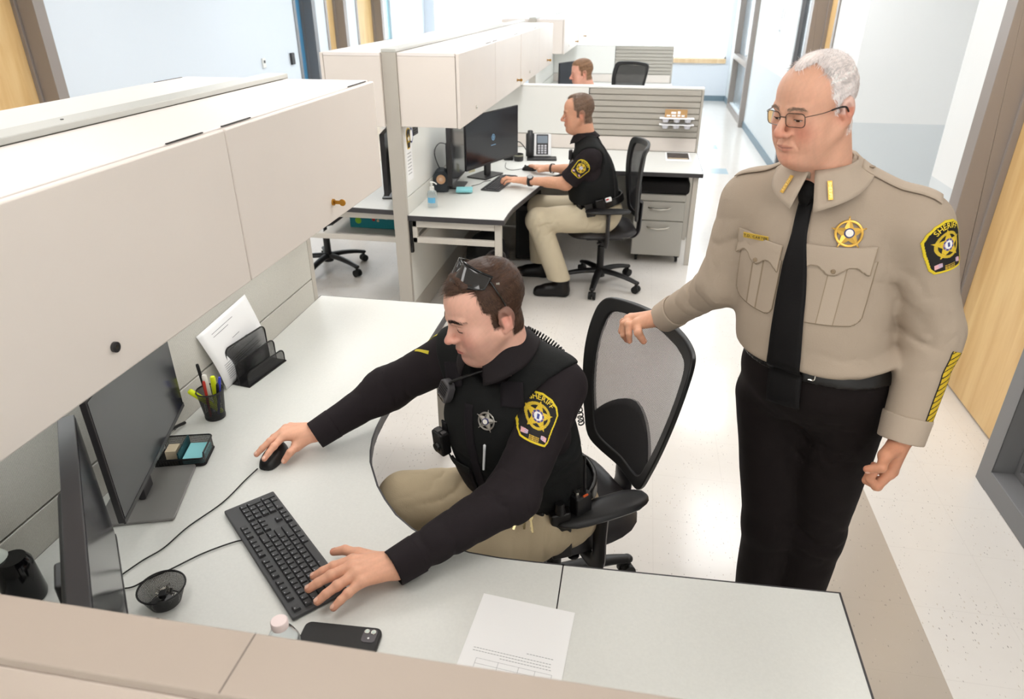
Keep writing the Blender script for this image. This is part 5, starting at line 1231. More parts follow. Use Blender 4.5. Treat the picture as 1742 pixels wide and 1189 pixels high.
def badge(name, o, n, up, s, fn, parent, metal, label=None):
    """five pointed star badge with a ring and enamel centre"""
    n = nrm(n); up = nrm(np.asarray(up, float) - n * (np.asarray(up, float) @ n)); rt = np.cross(up, n); c = project(np.asarray(o, float)[None], n, fn, .0035)[0]; n = nrm(grad(fn, c, .015)); up = nrm(up - n * (up @ n)); rt = np.cross(up, n)
    M = Matrix([[rt[i], up[i], n[i], c[i]] for i in range(3)] + [[0, 0, 0, 1]]); m = MB()
    sp = star_pts(5, .5 * s, .22 * s); m.add([M @ Vector((x, y, .001)) for x, y in sp] + [M @ Vector((0, 0, .006))], [(i, (i + 1) % 10, 10) for i in range(10)])
    m.add([M @ Vector((x, y, 0)) for x, y in sp], [tuple(range(10))])
    m.tube([M @ Vector((.375 * s * math.cos(a), .375 * s * math.sin(a), .001)) for a in np.linspace(0, 2 * PI, 33)[:-1]], (.040 * s, .0012), 8, closed=True, flat=tuple(n))
    for k in range(0, 10, 2): m.ball(M @ Vector((sp[k][0], sp[k][1], .001)), .022 * s, n=8)
    b = m.build(name, metal, parent)
    if label: b['label'] = label
    cc = MB(); cc.lathe([(.150 * s, .003), (.150 * s, .0068), (.0, .0070)], n=24, M=M.to_3x3(), c=tuple(c)); cc.build('enamel_ring', mat('enamel_blue', (52, 58, 110), .3), b, smooth=False)
    cc = MB(); cc.lathe([(.112 * s, .006), (.112 * s, .0078), (.0, .0080)], n=24, M=M.to_3x3(), c=tuple(c)); cc.build('seal', mat('seal_white', (236, 232, 224), .3), b, smooth=False)
    return b
def collar(c, f, l, up, r, hgt, drop, point, m, parent, fn, gap=.3, rb=1.0, spread=1.0, fwd=0.0):
    """turned-down shirt collar round a neck: c centre of the neck at the stand, f front, l left, up axis"""
    c = np.asarray(c, float); f = nrm(f); up = nrm(up); l = nrm(l); V = []; nT, nS = 48, 9
    for i in range(nT + 1):
        a = (gap + (2 * PI - 2 * gap) * i / nT); dirn = f * math.cos(a) + l * math.sin(a); sg = math.copysign(1, math.sin(a)) if abs(math.sin(a)) > 1e-6 else 0
        s_ = (min(a, 2 * PI - a) - gap) / (PI - gap); pf = max(0, 1 - s_ / .62); dip = (1 - s_) ** 1.5
        for j in range(nS + 1):
            t = j / nS
            if t < .2: q = t / .2; V.append(c + dirn * (r + .001 + .004 * q) + up * (hgt * (.5 + .5 * q) - hgt * .55 * dip) + f * fwd * dip)
            else:
                q = (t - .2) / .8; top = c + dirn * (r + .005) + up * (hgt - hgt * .55 * dip) + f * fwd * dip
                V.append(top + dirn * (.034 * spread * q * (1 - .25 * pf)) - up * (drop * q) + (nrm(f * .55 - up * .95 + l * sg * .42 * spread) * point * pf * q))
    F = [(i * (nS + 1) + j, (i + 1) * (nS + 1) + j, (i + 1) * (nS + 1) + j + 1, i * (nS + 1) + j + 1) for i in range(nT) for j in range(nS)]
    V = np.array(V); d = fn(V); e = .004; G = np.stack([fn(V + A(e, 0, 0)) - fn(V - A(e, 0, 0)), fn(V + A(0, e, 0)) - fn(V - A(0, e, 0)), fn(V + A(0, 0, e)) - fn(V - A(0, 0, e))], 1) / (2 * e); G /= np.linalg.norm(G, axis=1)[:, None] + 1e-6
    V = V + G * np.clip(.004 - d, 0, .05)[:, None]
    o = mesh_obj('collar', V, F, m, parent); s = o.modifiers.new('s', 'SOLIDIFY'); s.thickness = .0028; s.offset = 1; return o, V.reshape(nT + 1, nS + 1, 3)
# ---------------------------------------------------------------- people
def cloth(name, rgb, rough=.8, b=300, st=.25, nz=.05, sheen=.0): return mat(name, rgb, rough, bump=('noise', b, st), noise=(6, nz), spec=.25, sheen=sheen)
M_tan = cloth('tan_uniform', (174, 158, 141)); M_tand = cloth('tan_uniform_stitch', (150, 132, 108)); M_tan2 = cloth('tan_uniform_trim', (181, 165, 148))
M_uni = cloth('black_uniform', (34, 28, 31), nz=.12); M_uni2 = cloth('black_uniform_b', (28, 24, 28), nz=.12); M_vest = cloth('vest_nylon', (23, 24, 24), b=500, st=.5); M_coll = cloth('collar_black', (32, 27, 29))
M_trou = cloth('black_trousers', (20, 13, 13)); M_khaki = cloth('khaki_trousers', (196, 178, 148)); M_khaki2 = cloth('khaki_trousers_b', (206, 194, 168))
M_tie = cloth('black_tie', (14, 12, 13), .6); M_leather = mat('black_leather', (18, 15, 14), .35, bump=('noise', 90, .1)); M_shoe = mat('black_shoe', (14, 11, 11), .3)
M_gold = mat('gold_badge', (212, 168, 82), .3, .9); M_silver = mat('silver_badge', (190, 186, 180), .3, .9); M_btn = mat('tan_button', (150, 130, 106), .4)
M_knit = cloth('white_shirt', (226, 222, 226))
def torso_fn(J, f, sz):
    l = nrm(np.cross((0, 0, 1), f) * -1) if False else nrm(A(-f[1], f[0], 0)); ch = np.asarray(J['chest'], float); pe = np.asarray(J['pelvis'], float); nk = np.asarray(J['neck'], float)
    up = nrm(nk - ch); fo = nrm(np.asarray(f) - up * (np.asarray(f) @ up)); R = np.stack([np.cross(fo, up) * -1, fo, up], 1); mid = pe * .5 + ch * .5; up2 = nrm(ch - pe); fo2 = nrm(np.asarray(f) - up2 * (np.asarray(f) @ up2)); R2 = np.stack([np.cross(fo2, up2) * -1, fo2, up2], 1)
    Ls, Rs = np.asarray(J['Lsh'], float), np.asarray(J['Rsh'], float)
    def fn(P):
        d = ell(P, ch + fo * sz.get('chf', .01), sz['chest'], R)
        d = smin(d, ell(P, mid + fo2 * sz.get('bf', .02), sz['belly'], R2), .08)
        d = smin(d, ell(P, pe + fo2 * .0, sz['hip'], R2), .07)
        d = smin(d, cap(P, Ls - l * .03, Rs + l * .03, sz.get('sr', .068), sz.get('sr', .068)), .06)
        d = smin(d, cap(P, nk + up * .0, Ls - l * .02 + up * .005, .050, .060), .05); d = smin(d, cap(P, nk, Rs + l * .02 + up * .005, .050, .060), .05)
        return d
    return fn, l, fo, up, R
def arm_fn(sh, el, wr, r, k=.03):
    def fn(P): return smin(cap(P, sh, el, r[0], r[1]), cap(P, el, wr, r[2], r[3]), k)
    return fn
def bounds(pts, m): p = np.array(pts, float); return p.min(0) - m, p.max(0) + m
def buttons(name, o, n, fn, parent, m, r=.0055):
    c = project(np.asarray(o, float)[None], n, fn, .001)[0]; M = Vector(nrm(n)).to_track_quat('Z', 'Y').to_matrix(); return MB().lathe([(r, 0), (r, .0018), (r * .7, .0026), (r * .6, .0018), (0, .0018)], n=16, M=M, c=tuple(c)).build(name, m, parent, smooth=True)
def ribbon(name, pts, n, fn, w, parent, m, off=.0015, thick=.0015, closed=False):
    """sewn strip or seam following points laid on the cloth"""
    P = np.array([tuple(p) for p in smooth_path(pts, 6)]); Q = project(P, n, fn, off); T = np.gradient(Q, axis=0); T /= np.linalg.norm(T, axis=1)[:, None]; S = np.cross(T, nrm(n)); S /= np.linalg.norm(S, axis=1)[:, None]
    ww = np.interp(np.linspace(0, 1, len(Q)), np.linspace(0, 1, len(w)), w) if isinstance(w, (list, tuple)) else np.full(len(Q), w); L_ = []
    for k in np.linspace(-1, 1, 7): L_.append(project(Q + S * (ww * k / 2)[:, None], n, fn, off, .05))
    G = np.stack(L_, 1); nn = len(Q); F = [(i * 7 + j, (i + 1) * 7 + j, (i + 1) * 7 + j + 1, i * 7 + j + 1) for i in range(nn - 1) for j in range(6)]
    o = mesh_obj(name, G.reshape(-1, 3), F, m, parent); s = o.modifiers.new('s', 'SOLIDIFY'); s.thickness = thick; s.offset = 0; return o
def shoe(name, heel, toe, parent, m=M_shoe, w=.047):
    heel = np.asarray(heel, float); toe = np.asarray(toe, float); d = nrm(toe - heel)
    def fn(P):
        q = cap(P, heel + A(0, 0, .04) + d * .03, toe - d * .045 + A(0, 0, .030), .040, w * .86); q = smin(q, cap(P, heel + d * .03 + A(0, 0, .05), heel + d * .035 + A(0, 0, .13), .043, .047), .03); q = smin(q, cap(P, heel + d * .05 + A(0, 0, .07), toe - d * .1 + A(0, 0, .05), .042, .038), .03); return smax(q, .004 - (P[:, 2] - heel[2]), .004)
    lo, hi = bounds([heel, toe], .07); hi[2] = heel[2] + .20; lo[2] = heel[2] - .01
    o = sdf_obj(name, fn, lo, hi, .005, m, parent)
    def sole(P): return smax(np.maximum(fn(P) - .004, (P[:, 2] - heel[2]) - .022), .0005 - (P[:, 2] - heel[2]), .002)
    sdf_obj('sole', sole, lo, hi, .005, M_rubber, o); return o

# ================= the standing man
HX = dict(chest=(.452, 1.712, 1.36), pelvis=(.505, 1.715, 1.02), neck=(.425, 1.695, 1.590), Lsh=(.620, 1.625, 1.488), Rsh=(.290, 1.80, 1.480),
          Lel=(.715, 1.615, 1.235), Lwr=(.678, 1.530, 1.005), Rel=(.245, 1.790, 1.262), Rwr=(.120, 1.915, 1.100))
F1 = nrm(A(-.48, -.877, 0))
sz1 = dict(chest=(.185, .135, .20), belly=(.182, .150, .17), hip=(.178, .135, .11), sr=.066, bf=.028, chf=.012)
tf1, l1, fo1, up1, R1 = torso_fn(HX, F1, sz1)
aL = arm_fn(HX['Lsh'], HX['Lel'], HX['Lwr'], (.076, .064, .062, .048)); aR = arm_fn(HX['Rsh'], HX['Rel'], HX['Rwr'], (.072, .060, .058, .040))
waist = A(.505, 1.70, 1.150)
def shirt1(P):
    d = tf1(P); d = smin(d, ell(P, waist + fo1 * .015 + A(0, 0, .015), (.190, .158, .035), R1), .03)                 # cloth bloused over the belt
    d = smax(d, waist[2] - .012 - P[:, 2] + .004 * np.sin(P[:, 0] * 20), .008)
    d = smin(d, aL(P), .026); d = smin(d, aR(P), .035)
    d = d + folds(P, (.70, 1.58, 1.25), .10, (.1, .1, 1), 36, .0035, 1) + .010 * np.exp(-(((P - A(.69, 1.56, 1.232)) @ nrm(A(.25, 0, 1))) / .0075) ** 2) * np.exp(-((P - A(.655, 1.55, 1.22)) ** 2).sum(1) / .055 ** 2) + folds(P, (.20, 1.84, 1.24), .09, (.3, -.6, .7), 60, .006, 2) + folds(P, (.61, 1.60, 1.36), .07, (.9, 0, .6), 40, .0045, 3) + folds(P, (.27, 1.77, 1.38), .07, (.8, 0, -.6), 50, .006, 4)
    d = d + folds(P, (.50, 1.62, 1.12), .13, (.3, 0, 1), 42, .0035, 5) + .0018 * vnoise(P, 8, 6)
    d = smax(d, plane(P, HX['Lwr'], A(*HX['Lwr']) - A(*HX['Lel'])), .003); d = smax(d, plane(P, HX['Rwr'], A(*HX['Rwr']) - A(*HX['Rel'])), .003)
    nk = A(*HX['neck']) - A(0, 0, .015); d = smax(d, -cap(P, nk + A(-.0, -.0, .0), nk + A(-.02, -.02, .12), .052, .060), .006)
    return d
person1 = thing('person', 'standing grey haired man in glasses and a tan uniform shirt with black tie and trousers', 'person', (0, 0, 0))
SK1 = dict(skin=(220, 168, 142), ruddy=(208, 116, 98), lips=(196, 130, 112), brow=(150, 126, 110), jaw=1.10, cheek=1.16, nose=1.16, chinfat=.012, hair_front=.100, recede=.018, hair_temple=.15, edge=.026, hair_widow=.0, fold=.0034, brow_t=1.3, smile=.0, burn=.008, neck_r=.066, neck_to=(0, -.045, -.19), brow_n=200, brow_w=1.2, scalp=.35, eye_open=.0026, eye_z=-.003, hair_rough=.0009)
R, T = head_frame((.362, 1.640, 1.728), -143, 10, 2, .875)
th1 = lambda P: .0030 + .007 * np.clip((P[:, 2] - .07) / .05, 0, 1) + .004 * np.clip((P[:, 1]) / .08, 0, 1) * (P[:, 2] > .08)
cols1 = lambda P, rs: np.array(lin((255, 248, 246)))[None] * (.82 + .30 * rs.rand(len(P), 1)) * (1 - .38 * np.exp(-((P[:, 2] - .085) / .03) ** 2) * (np.abs(P[:, 0]) > .045) * (P[:, 1] < .05))[:, None]
comb1 = lambda P: np.stack([-.55 * np.ones(len(P)) * (P[:, 2] > .08), np.where(P[:, 2] > .08, .75, -.35), np.where(P[:, 2] > .08, .05, -.75)], 1)
pcs = [build_head(SK1, R, T, person1, th1, 7500, lambda P: .008 + .010 * (P[:, 2] > .085), .00035, cols1, comb1, .10, (238, 226, 222))]
# hands: right hand rests on the chair back, left hangs
wr = A(.118, 1.918, 1.098)
hf, lo, hi, nl = make_hand(wr, (-.72, .38, -.30), (-.25, .45, .88), (-.45, -.85, .1), [(.022, 1.872, 1.032), (.014, 1.903, 1.020), (.012, 1.935, 1.016), (.018, 1.962, 1.020)], (.062, 1.862, 1.040), 1.16, arm_to=wr + A(.03, -.03, .035), arm_r=(.028, .028))
pcs.append(piece(hf, lo, hi, .0022, (216, 160, 130), (208, 128, 104), [n_[0] for n_ in nl])); nlm = [(nl, hf)]
wl = A(.680, 1.527, 1.016)
hf, lo, hi, nl = make_hand(wl, (-.08, -.05, -1), (.90, -.42, 0), (-.42, -.90, 0), [(.622, 1.480, .928), (.620, 1.503, .910), (.628, 1.526, .898), (.642, 1.546, .902)], (.588, 1.442, .958), 1.12, arm_to=wl + A(.008, .01, .05), thumb_mid=(.628, 1.466, .985), arm_r=(.028, .028), rf=1.08, bulge=(.35, -.25, -1))
pcs.append(piece(hf, lo, hi, .0022, (206, 146, 116), (204, 122, 98), [n_[0] for n_ in nl])); nlm.append((nl, hf)); ring_h = hf
core = lambda P: smin(tf1(P) + .02 + .05 * np.clip((1.27 - P[:, 2]) / .1, 0, 1), smin(aL(P) + .018, aR(P) + .018, .02), .02)
pcs.append(piece(lambda P: smax(U(.02, core(P), cap(P, (.585, 1.69, .95), (.605, 1.73, .12), .05, .035), cap(P, (.435, 1.76, .95), (.49, 1.76, .12), .05, .035)), P[:, 2] - 1.50, .02), (.0, 1.4, .05), (.9, 2.1, 1.6), .012, (216, 160, 130)))
v, f, c = join_body(pcs); b1 = mesh_obj('body', v, f, M_skin, person1, c)
for n_, h_ in nlm: nail_objs(n_, h_, b1)
sdf_obj('shirt', shirt1, (.02, 1.38, .98), (.86, 2.02, 1.64), .0052, M_tan, person1)
# trousers and belt
def trou1(P):
    d = ell(P, A(.500, 1.703, 1.075), (.188, .150, .15), R1); d = smin(d, U(.03, cap(P, (.590, 1.685, .96), (.612, 1.725, .52), .104, .078), cap(P, (.612, 1.725, .52), (.61, 1.74, .05), .078, .062)), .05)
    e = U(.03, cap(P, (.428, 1.765, .96), (.485, 1.745, .52), .104, .078), cap(P, (.485, 1.745, .52), (.50, 1.78, .05), .078, .062)); d = smin(d, e, .035)
    d = d + folds(P, (.52, 1.62, .90), .12, (.6, 0, 1), 45, .005, 7) + folds(P, (.6, 1.66, .55), .10, (.4, 0, 1), 45, .005, 8) + .002 * vnoise(P, 7, 10)
    return smax(smax(d, P[:, 2] - 1.168, .004), .03 - P[:, 2], .004)
sdf_obj('trousers', trou1, (.24, 1.48, .0), (.80, 1.98, 1.20), .0065, M_trou, person1)
def belt1(P): return smax(smax(np.abs(ell(P, A(.500, 1.703, 1.075), (.188, .150, .15), R1) - .006) - .004, 1.110 - P[:, 2], .002), P[:, 2] - 1.150, .002)
bf1 = lambda P: ell(P, A(.500, 1.703, 1.075), (.188, .150, .15), R1)
bl = sdf_obj('belt', belt1, (.28, 1.5, 1.08), (.73, 1.92, 1.18), .005, M_leather, person1)
bk = project(A(.405, 1.5, 1.130)[None], fo1, bf1, .013, .1)[0]
Mb = Matrix([[l1[i], (0, 0, 1)[i], fo1[i], bk[i]] for i in range(3)] + [[0, 0, 0, 1]])
m = MB(); m.tube([Mb @ Vector((x, y, 0)) for x, y in rrect(-.024, .024, -.019, .019, .006, 3)], .0028, 8, closed=True); m.build('belt_buckle', M_chrome, bl, smooth=True)
shoe('shoe', (.575, 1.80, 0), (.49, 1.62, 0), person1); shoe('shoe', (.50, 1.84, 0), (.40, 1.67, 0), person1)
# collar, placket, tie
nk1 = A(*HX['neck']); cup = nrm(A(-.10, -.10, 1))
cc1, cg = collar(nk1 + A(-.006, -.010, -.002), F1, l1, cup, .062, .046, .040, .052, M_tan2, person1, shirt1, gap=.07, spread=.95, fwd=.014)
for s in (-1, 1):
    o = cg[1 if s > 0 else -2, 6]
n1 = nrm(fo1 + A(0, 0, .15))
tiep = [nk1 + F1 * .066 + A(0, 0, -.012)]
def on1(u, z, off=.0, start=.16): 
    """point on the shirt front: u metres to his left of the centre line at height z"""
    q = A(*HX['chest']) * 1.0; q = q + (A(*HX['pelvis']) - q) * np.clip((q[2] - z) / (q[2] - HX['pelvis'][2]), -.6, 1.2); q[2] = z; return q + l1 * u
ribbon('placket', [on1(.0, z) for z in (1.50, 1.42, 1.35, 1.28, 1.22, 1.175)], fo1, shirt1, .036, person1, M_tan2, .0012)
tie_pts = [on1(.0, z) for z in (1.548, 1.47, 1.40, 1.30, 1.20, 1.12, 1.055)]
tie_pts = [p + l1 * dx for p, dx in zip(tie_pts, (0, 0, -.002, -.006, -.010, -.014, -.016))]
tie = ribbon('tie', tie_pts, fo1, lambda P: smin(shirt1(P), bf1(P) - .010, .02), [.030, .034, .052, .066, .074, .080, .084, .084], person1, M_tie, .006, .003)
kn = project(on1(.0, 1.556)[None], fo1, shirt1, .008)[0]
def knot(P): return smax(smax(ell(P, kn, (.027, .017, .036), np.stack([l1, fo1, up1], 1)), np.abs((P - kn) @ l1) - .016 - ((P - kn) @ up1) * .25, .004), -(P[:, 2] - kn[2] + .024), .003)
sdf_obj('tie_knot', knot, kn - .04, kn + .04, .003, M_tie, tie)
# pockets, flaps, seams
def pocket(u0, z0, w, h, name='pocket'):
    def outl(x, y):
        r = .022; ax = abs(x); 
        if ax > w / 2 or y > h / 2 or y < -h / 2: return None
        if y < -h / 2 + r and ax > w / 2 - r and math.hypot(ax - (w / 2 - r), y - (-h / 2 + r)) > r: return None
        edge = min(w / 2 - ax, y + h / 2) < .0022 or (y < -h / 2 + r and ax > w / 2 - r and math.hypot(ax - (w / 2 - r), y + h / 2 - r) > r - .0022)
        if edge or abs(ax - w * .12) < .0012: return (146, 130, 110)
        return (174, 158, 141) if ax > w * .12 else (180, 164, 147)
    pk = grid_decal(name, shirt1, on1(u0, z0), l1, (0, 0, 1), fo1, w, h, .002, outl, person1, .0022, m=M_tanv)
    fz = z0 + h / 2 + .004
    def fl(x, y):
        ax = abs(x) / (w / 2 + .004); b = -.020 - .010 * math.cos(ax * PI * 1.9) - .004 * (ax > .0)
        if ax > 1 or y > .028 or y < b: return None
        if y - b < .002 or 1 - ax < .03: return (164, 147, 126)
        return (178, 162, 145)
    fp_ = grid_decal('pocket_flap', shirt1, on1(u0, fz), l1, (0, 0, 1), fo1, w + .012, .07, .002, fl, pk, .0052, m=M_tanv)
    so = fp_.modifiers.new('s', 'SOLIDIFY'); so.thickness = .0016
    buttons('button', on1(u0, fz - .022), fo1, lambda P: shirt1(P) - .006, pk, M_btn)
    return pk
M_tanv = mat('tan_pocket', (176, 160, 143), .8, vcol=True, bump=('noise', 300, .2), spec=.25)
pocket(.080, 1.362, .136, .142); pocket(-.100, 1.350, .118, .135)
badge('badge', on1(.098, 1.492), fo1, (0, 0, 1), .072, shirt1, person1, M_gold, 'gold five pointed star badge')
npt = project(on1(-.102, 1.452)[None], fo1, shirt1, .015)[0]; Mn = Matrix([[l1[i], up1[i], fo1[i], npt[i]] for i in range(3)] + [[0, 0, 0, 1]])
np_ = MB().box(-.030, .030, -.0065, .0065, -.001, .0015, M=Mn).build('name_plate', mat('brass_plate', (226, 190, 84), .35, .6), person1, .0006)
m = MB(); flat_text(m, 'T.D. CARTER', .0085, Mn @ Matrix.Translation((0, -.003, .0019))); m.build('lettering', M_dkgrey, np_)
for s, nm in ((1, 'L'), (-1, 'R')):
    i0 = 2 if s > 0 else -3; di = 1 if s > 0 else -1; q = cg[i0 + di, 6]; vv = nrm(cg[i0 + di * 3, 6] - cg[i0, 6]); uu = nrm(cg[i0 + di, 8] - cg[i0 + di, 4]); nn_ = nrm(np.cross(uu, vv)); nn_ = nn_ if nn_ @ fo1 > 0 else -nn_; vv = np.cross(nn_, uu); q = q + nn_ * .004 + vv * .0; Mc = Matrix([[uu[i], vv[i], nn_[i], q[i]] for i in range(3)] + [[0, 0, 0, 1]])
    ci = MB().box(-.021, .021, -.005, .005, 0, .0012, M=Mc).build('collar_pin', M_gold, person1, .0005)
    m = MB(); flat_text(m, 'SHERIFF', .009, Mc @ Matrix.Translation((0, -.0032, .0016))); m.build('lettering', mat('pin_letter', (250, 220, 140), .25, .9), ci)
# epaulettes
for s, sh in ((1, HX['Lsh']), (-1, HX['Rsh'])):
    a = nk1 + l1 * s * .075 + A(0, 0, .03); b = A(*sh) + l1 * s * .035 + A(0, 0, .05); e = ribbon('epaulette', [a * (1 - t) + b * t for t in (0, .33, .66, 1)], (0, 0, 1), shirt1, [.034, .042, .050, .056], person1, M_tan2, .004, .002)
    buttons('button', a * .88 + b * .12, (0, 0, 1), lambda P: shirt1(P) - .005, e, M_btn, .0065)
# patch on his left sleeve and the stripe on the forearm
pn = nrm(A(.70, -.70, .12)); patch('shoulder_patch', shirt1, A(.662, 1.565, 1.468), A(*HX['Lsh']) - A(*HX['Lel']), pn, .094, person1, 'black and gold shoulder patch lettered SHERIFF')
pn = nrm(A(-.6, .2, .7)); 
el, wr_ = A(*HX['Lel']), A(*HX['Lwr']); dx = nrm(wr_ - el); nn2 = nrm(A(.25, -.97, .0)); nn2 = nrm(nn2 - dx * (nn2 @ dx)); tx = np.cross(dx, nn2)
if tx @ A(1, 0, 0) < 0: tx = -tx
def stripe(x, y):
    if abs(x) > .0165: return None
    q = (y - x * .7 + 1) / .0150 % 1
    if abs(x) > .0145 or q < .22: return (22, 20, 18)
    return (214, 180, 36)
grid_decal('service_stripes', shirt1, el * .52 + wr_ * .48 + tx * .016 + nn2 * .03, tx, -dx, nrm(nn2 + tx * .25), .036, .185, .0012, stripe, person1, .0012)
# cuffs
for (e_, w_, nm, r0) in ((HX['Lel'], HX['Lwr'], 'L', .0500), (HX['Rel'], HX['Rwr'], 'R', .043)):
    e_ = A(*e_); w_ = A(*w_); dd = nrm(w_ - e_)
    def cf(P, e_=e_, w_=w_, dd=dd, r0=r0): return smax(smax(np.abs(cap(P, w_ - dd * .075, w_ + dd * .05, r0 + .004, r0 - .003)) - .0028, plane(P, w_ + dd * .012, dd), .002), plane(P, w_ - dd * .052, -dd), .002)
    lo, hi = bounds([w_ - dd * .06, w_ + dd * .02], .06); sdf_obj('cuff', cf, lo, hi, .003, M_tan2, person1)
# glasses
gl = thing('eyeglasses', 'thin dark metal rimmed eyeglasses worn by the standing man', 'eyeglasses', (0, 0, 0))
def HP(x, y, z): return Vector(R @ A(x, y, z) + T)
m = MB()
for s in (-1, 1):
    m.tube([HP(s * (.0335 + x), .1005 - abs(.0335 + x) * .20 - 0.0, .0 + z) for x, z in rrect(-.0245, .0245, -.0165, .0150, .010, 5)], .0009, 6, closed=True)
m.tube([HP(x, .0985 + .002 * math.cos(x * 150), .006) for x in np.linspace(-.0095, .0095, 5)], .001, 6)
m.build('frame', mat('dark_metal', (82, 70, 64), .3, .8), gl, smooth=True)
for s in (-1, 1):
    m = MB().tube(smooth_path([HP(s * .058, .088, .008), HP(s * .068, .080, .010), HP(s * .0765, .05, .010), HP(s * .080, .012, .012)], 5), .0009, 6); m.build('temple', MATS['dark_metal'], gl, smooth=True)
    MB().tube(smooth_path([HP(s * .0785, .028, .011), HP(s * .080, .010, .012), HP(s * .083, -.012, .010), HP(s * .082, -.024, -.004)], 5), .0018, 6).build('temple_tip', M_black, gl, smooth=True)
    m = MB(); pts = [(x, z) for x, z in rrect(-.0243, .0243, -.0163, .0148, .010, 5)]; m.add([HP(s * (.0335 + x), .1003 - abs(.0335 + x) * .20, z) for x, z in pts], [tuple(range(len(pts)))])
    m.build('lens', mat('lens_clear', (250, 252, 252), .02, trans=1, ior=1.05), gl)
m = MB(); q = A(.600, 1.505, .868); 
# ================= the front deputy, seated
HA = dict(chest=(-.288, 1.625, .88), pelvis=(-.205, 1.690, .57), neck=(-.300, 1.610, 1.100), Lsh=(-.150, 1.560, 1.035), Rsh=(-.475, 1.700, 1.030),
          Lel=(-.235, 1.335, .850), Lwr=(-.462, 1.120, .788), Rel=(-.690, 1.725, .880), Rwr=(-.858, 1.582, .795))
F2 = nrm(A(-.40, -.917, 0))
sz2 = dict(chest=(.180, .130, .19), belly=(.158, .130, .17), hip=(.160, .135, .12), sr=.060, bf=.02, chf=.012)
tf2, l2, fo2, up2_, R2 = torso_fn(HA, F2, sz2)
bL = arm_fn(HA['Lsh'], HA['Lel'], HA['Lwr'], (.072, .064, .064, .040)); bR = arm_fn(HA['Rsh'], HA['Rel'], HA['Rwr'], (.068, .062, .060, .040), .05)
def shirt2(P):
    d = smin(tf2(P), smin(bL(P), bR(P), .02), .03)
    d = d + folds(P, HA['Lel'], .10, (-.5, -.7, -.2), 50, .006, 11) + folds(P, (-.68, 1.71, .90), .09, (-.8, -.3, -.3), 48, .0045, 12) + folds(P, (-.40, 1.18, .80), .09, (-.7, -.6, 0), 60, .005, 13) + folds(P, (-.18, 1.47, .95), .08, (-.3, -.8, .5), 50, .006, 14) + .0016 * vnoise(P, 10, 15)
    for w_, e_ in ((HA['Lwr'], HA['Lel']), (HA['Rwr'], HA['Rel'])): d = smax(d, plane(P, w_, A(*w_) - A(*e_)), .003)
    nk = A(*HA['neck']); d = smin(d, cap(P, nk, nk + A(-.016, -.026, .030), .066, .064), .02); d = smax(d, -cap(P, nk + A(-.01, -.01, .045), nk + A(-.03, -.03, .12), .055, .060), .006)
    return smax(d, .56 - P[:, 2], .01)
person2 = thing('person', 'seated deputy in black vest with sunglasses on his dark hair, typing at the front desk', 'person', (0, 0, 0))
SK2 = dict(brow_l=.046, brow_n=360, brow_w=1.5, brow_t=1.5, lash=.0011, skin=(226, 176, 156), ruddy=(218, 138, 124), lips=(196, 108, 102), brow=(52, 36, 30), jaw=1.03, cheek=1.04, nose=1.0, hair_front=.080, hair_temple=-.20, recede=.006, hair_widow=.0, burn=.026, fold=.0006, neck_r=.057, neck_to=(0, -.024, -.14), eye_open=.0014, eye_z=-.0065, scalp=.7, edge=.012, stubble=(150, 110, 96), chinfat=.004)
Rh2, Th2 = head_frame((-.342, 1.545, 1.243), -146, 15, 3, 1.0)
th2 = lambda P: .0035 + .009 * np.clip((P[:, 2] - .06) / .05, 0, 1) - .004 * (P[:, 1] > .05) * (P[:, 2] > .07)
def cols2(P, rs): return np.array(lin((92, 66, 50)))[None] * (.45 + .9 * rs.rand(len(P), 1) ** 1.3)
comb2 = lambda P: np.stack([np.where(P[:, 2] > .075, .35, .0), np.where(P[:, 2] > .075, .75 * np.sign(P[:, 1] + .03) + .0, -.15), np.where(P[:, 2] > .075, .05, -1.0)], 1)
pc2 = [build_head(SK2, Rh2, Th2, person2, th2, 8500, lambda P: .007 + .016 * np.clip((P[:, 2] - .05) / .04, 0, 1), .00038, cols2, comb2, .16, (66, 46, 36))]
w2 = A(-.460, 1.122, .790)
hfL, lo, hi, nl = make_hand(w2, (-.88, -.46, .10), (0, -.0, 1), (-.46, .88, 0), [(-.642, 1.066, .778), (-.648, 1.020, .776), (-.616, .986, .773), (-.572, .985, .768)], (-.632, 1.152, .772), 1.10, rf=1.20, arm_r=(.028, .028), arm_to=w2 + A(.036, .034, .010), thumb_mid=(-.567, 1.145, .782))
pc2.append(piece(hfL, lo, hi, .0021, (226, 170, 142), (214, 130, 108), [n_[0] for n_ in nl])); nm2 = [(nl, hfL)]
w3_ = A(-.862, 1.588, .797)
hfR, lo, hi, nl = make_hand(w3_, (-.95, -.28, .08), (0, 0, 1), (-.28, -.95, 0), [(-.962, 1.446, .784), (-.998, 1.470, .780), (-1.014, 1.500, .762), (-1.020, 1.535, .752)], (-.922, 1.482, .760), 1.04, rf=1.04, arm_r=(.028, .028), arm_to=w3_ + A(.030, .026, .015), thumb_mid=(-.905, 1.532, .778))
pc2.append(piece(hfR, lo, hi, .0021, (226, 170, 142), (214, 130, 108), [n_[0] for n_ in nl])); nm2.append((nl, hfR))
core2 = lambda P: smin(tf2(P) + .02, smin(bL(P), bR(P), .02) + .018, .02)
legs2 = lambda P: U(.02, cap(P, (-.24, 1.70, .57), (-.60, 1.56, .57), .055, .04), cap(P, (-.60, 1.56, .57), (-.66, 1.60, .10), .04, .03), cap(P, (-.09, 1.62, .57), (-.42, 1.32, .57), .055, .04), cap(P, (-.42, 1.32, .57), (-.50, 1.34, .10), .04, .03))
pc2.append(piece(lambda P: smax(smin(core2(P), legs2(P), .03), P[:, 2] - 1.035, .02), (-.95, 1.0, .05), (.1, 1.9, 1.1), .013, (226, 170, 142)))
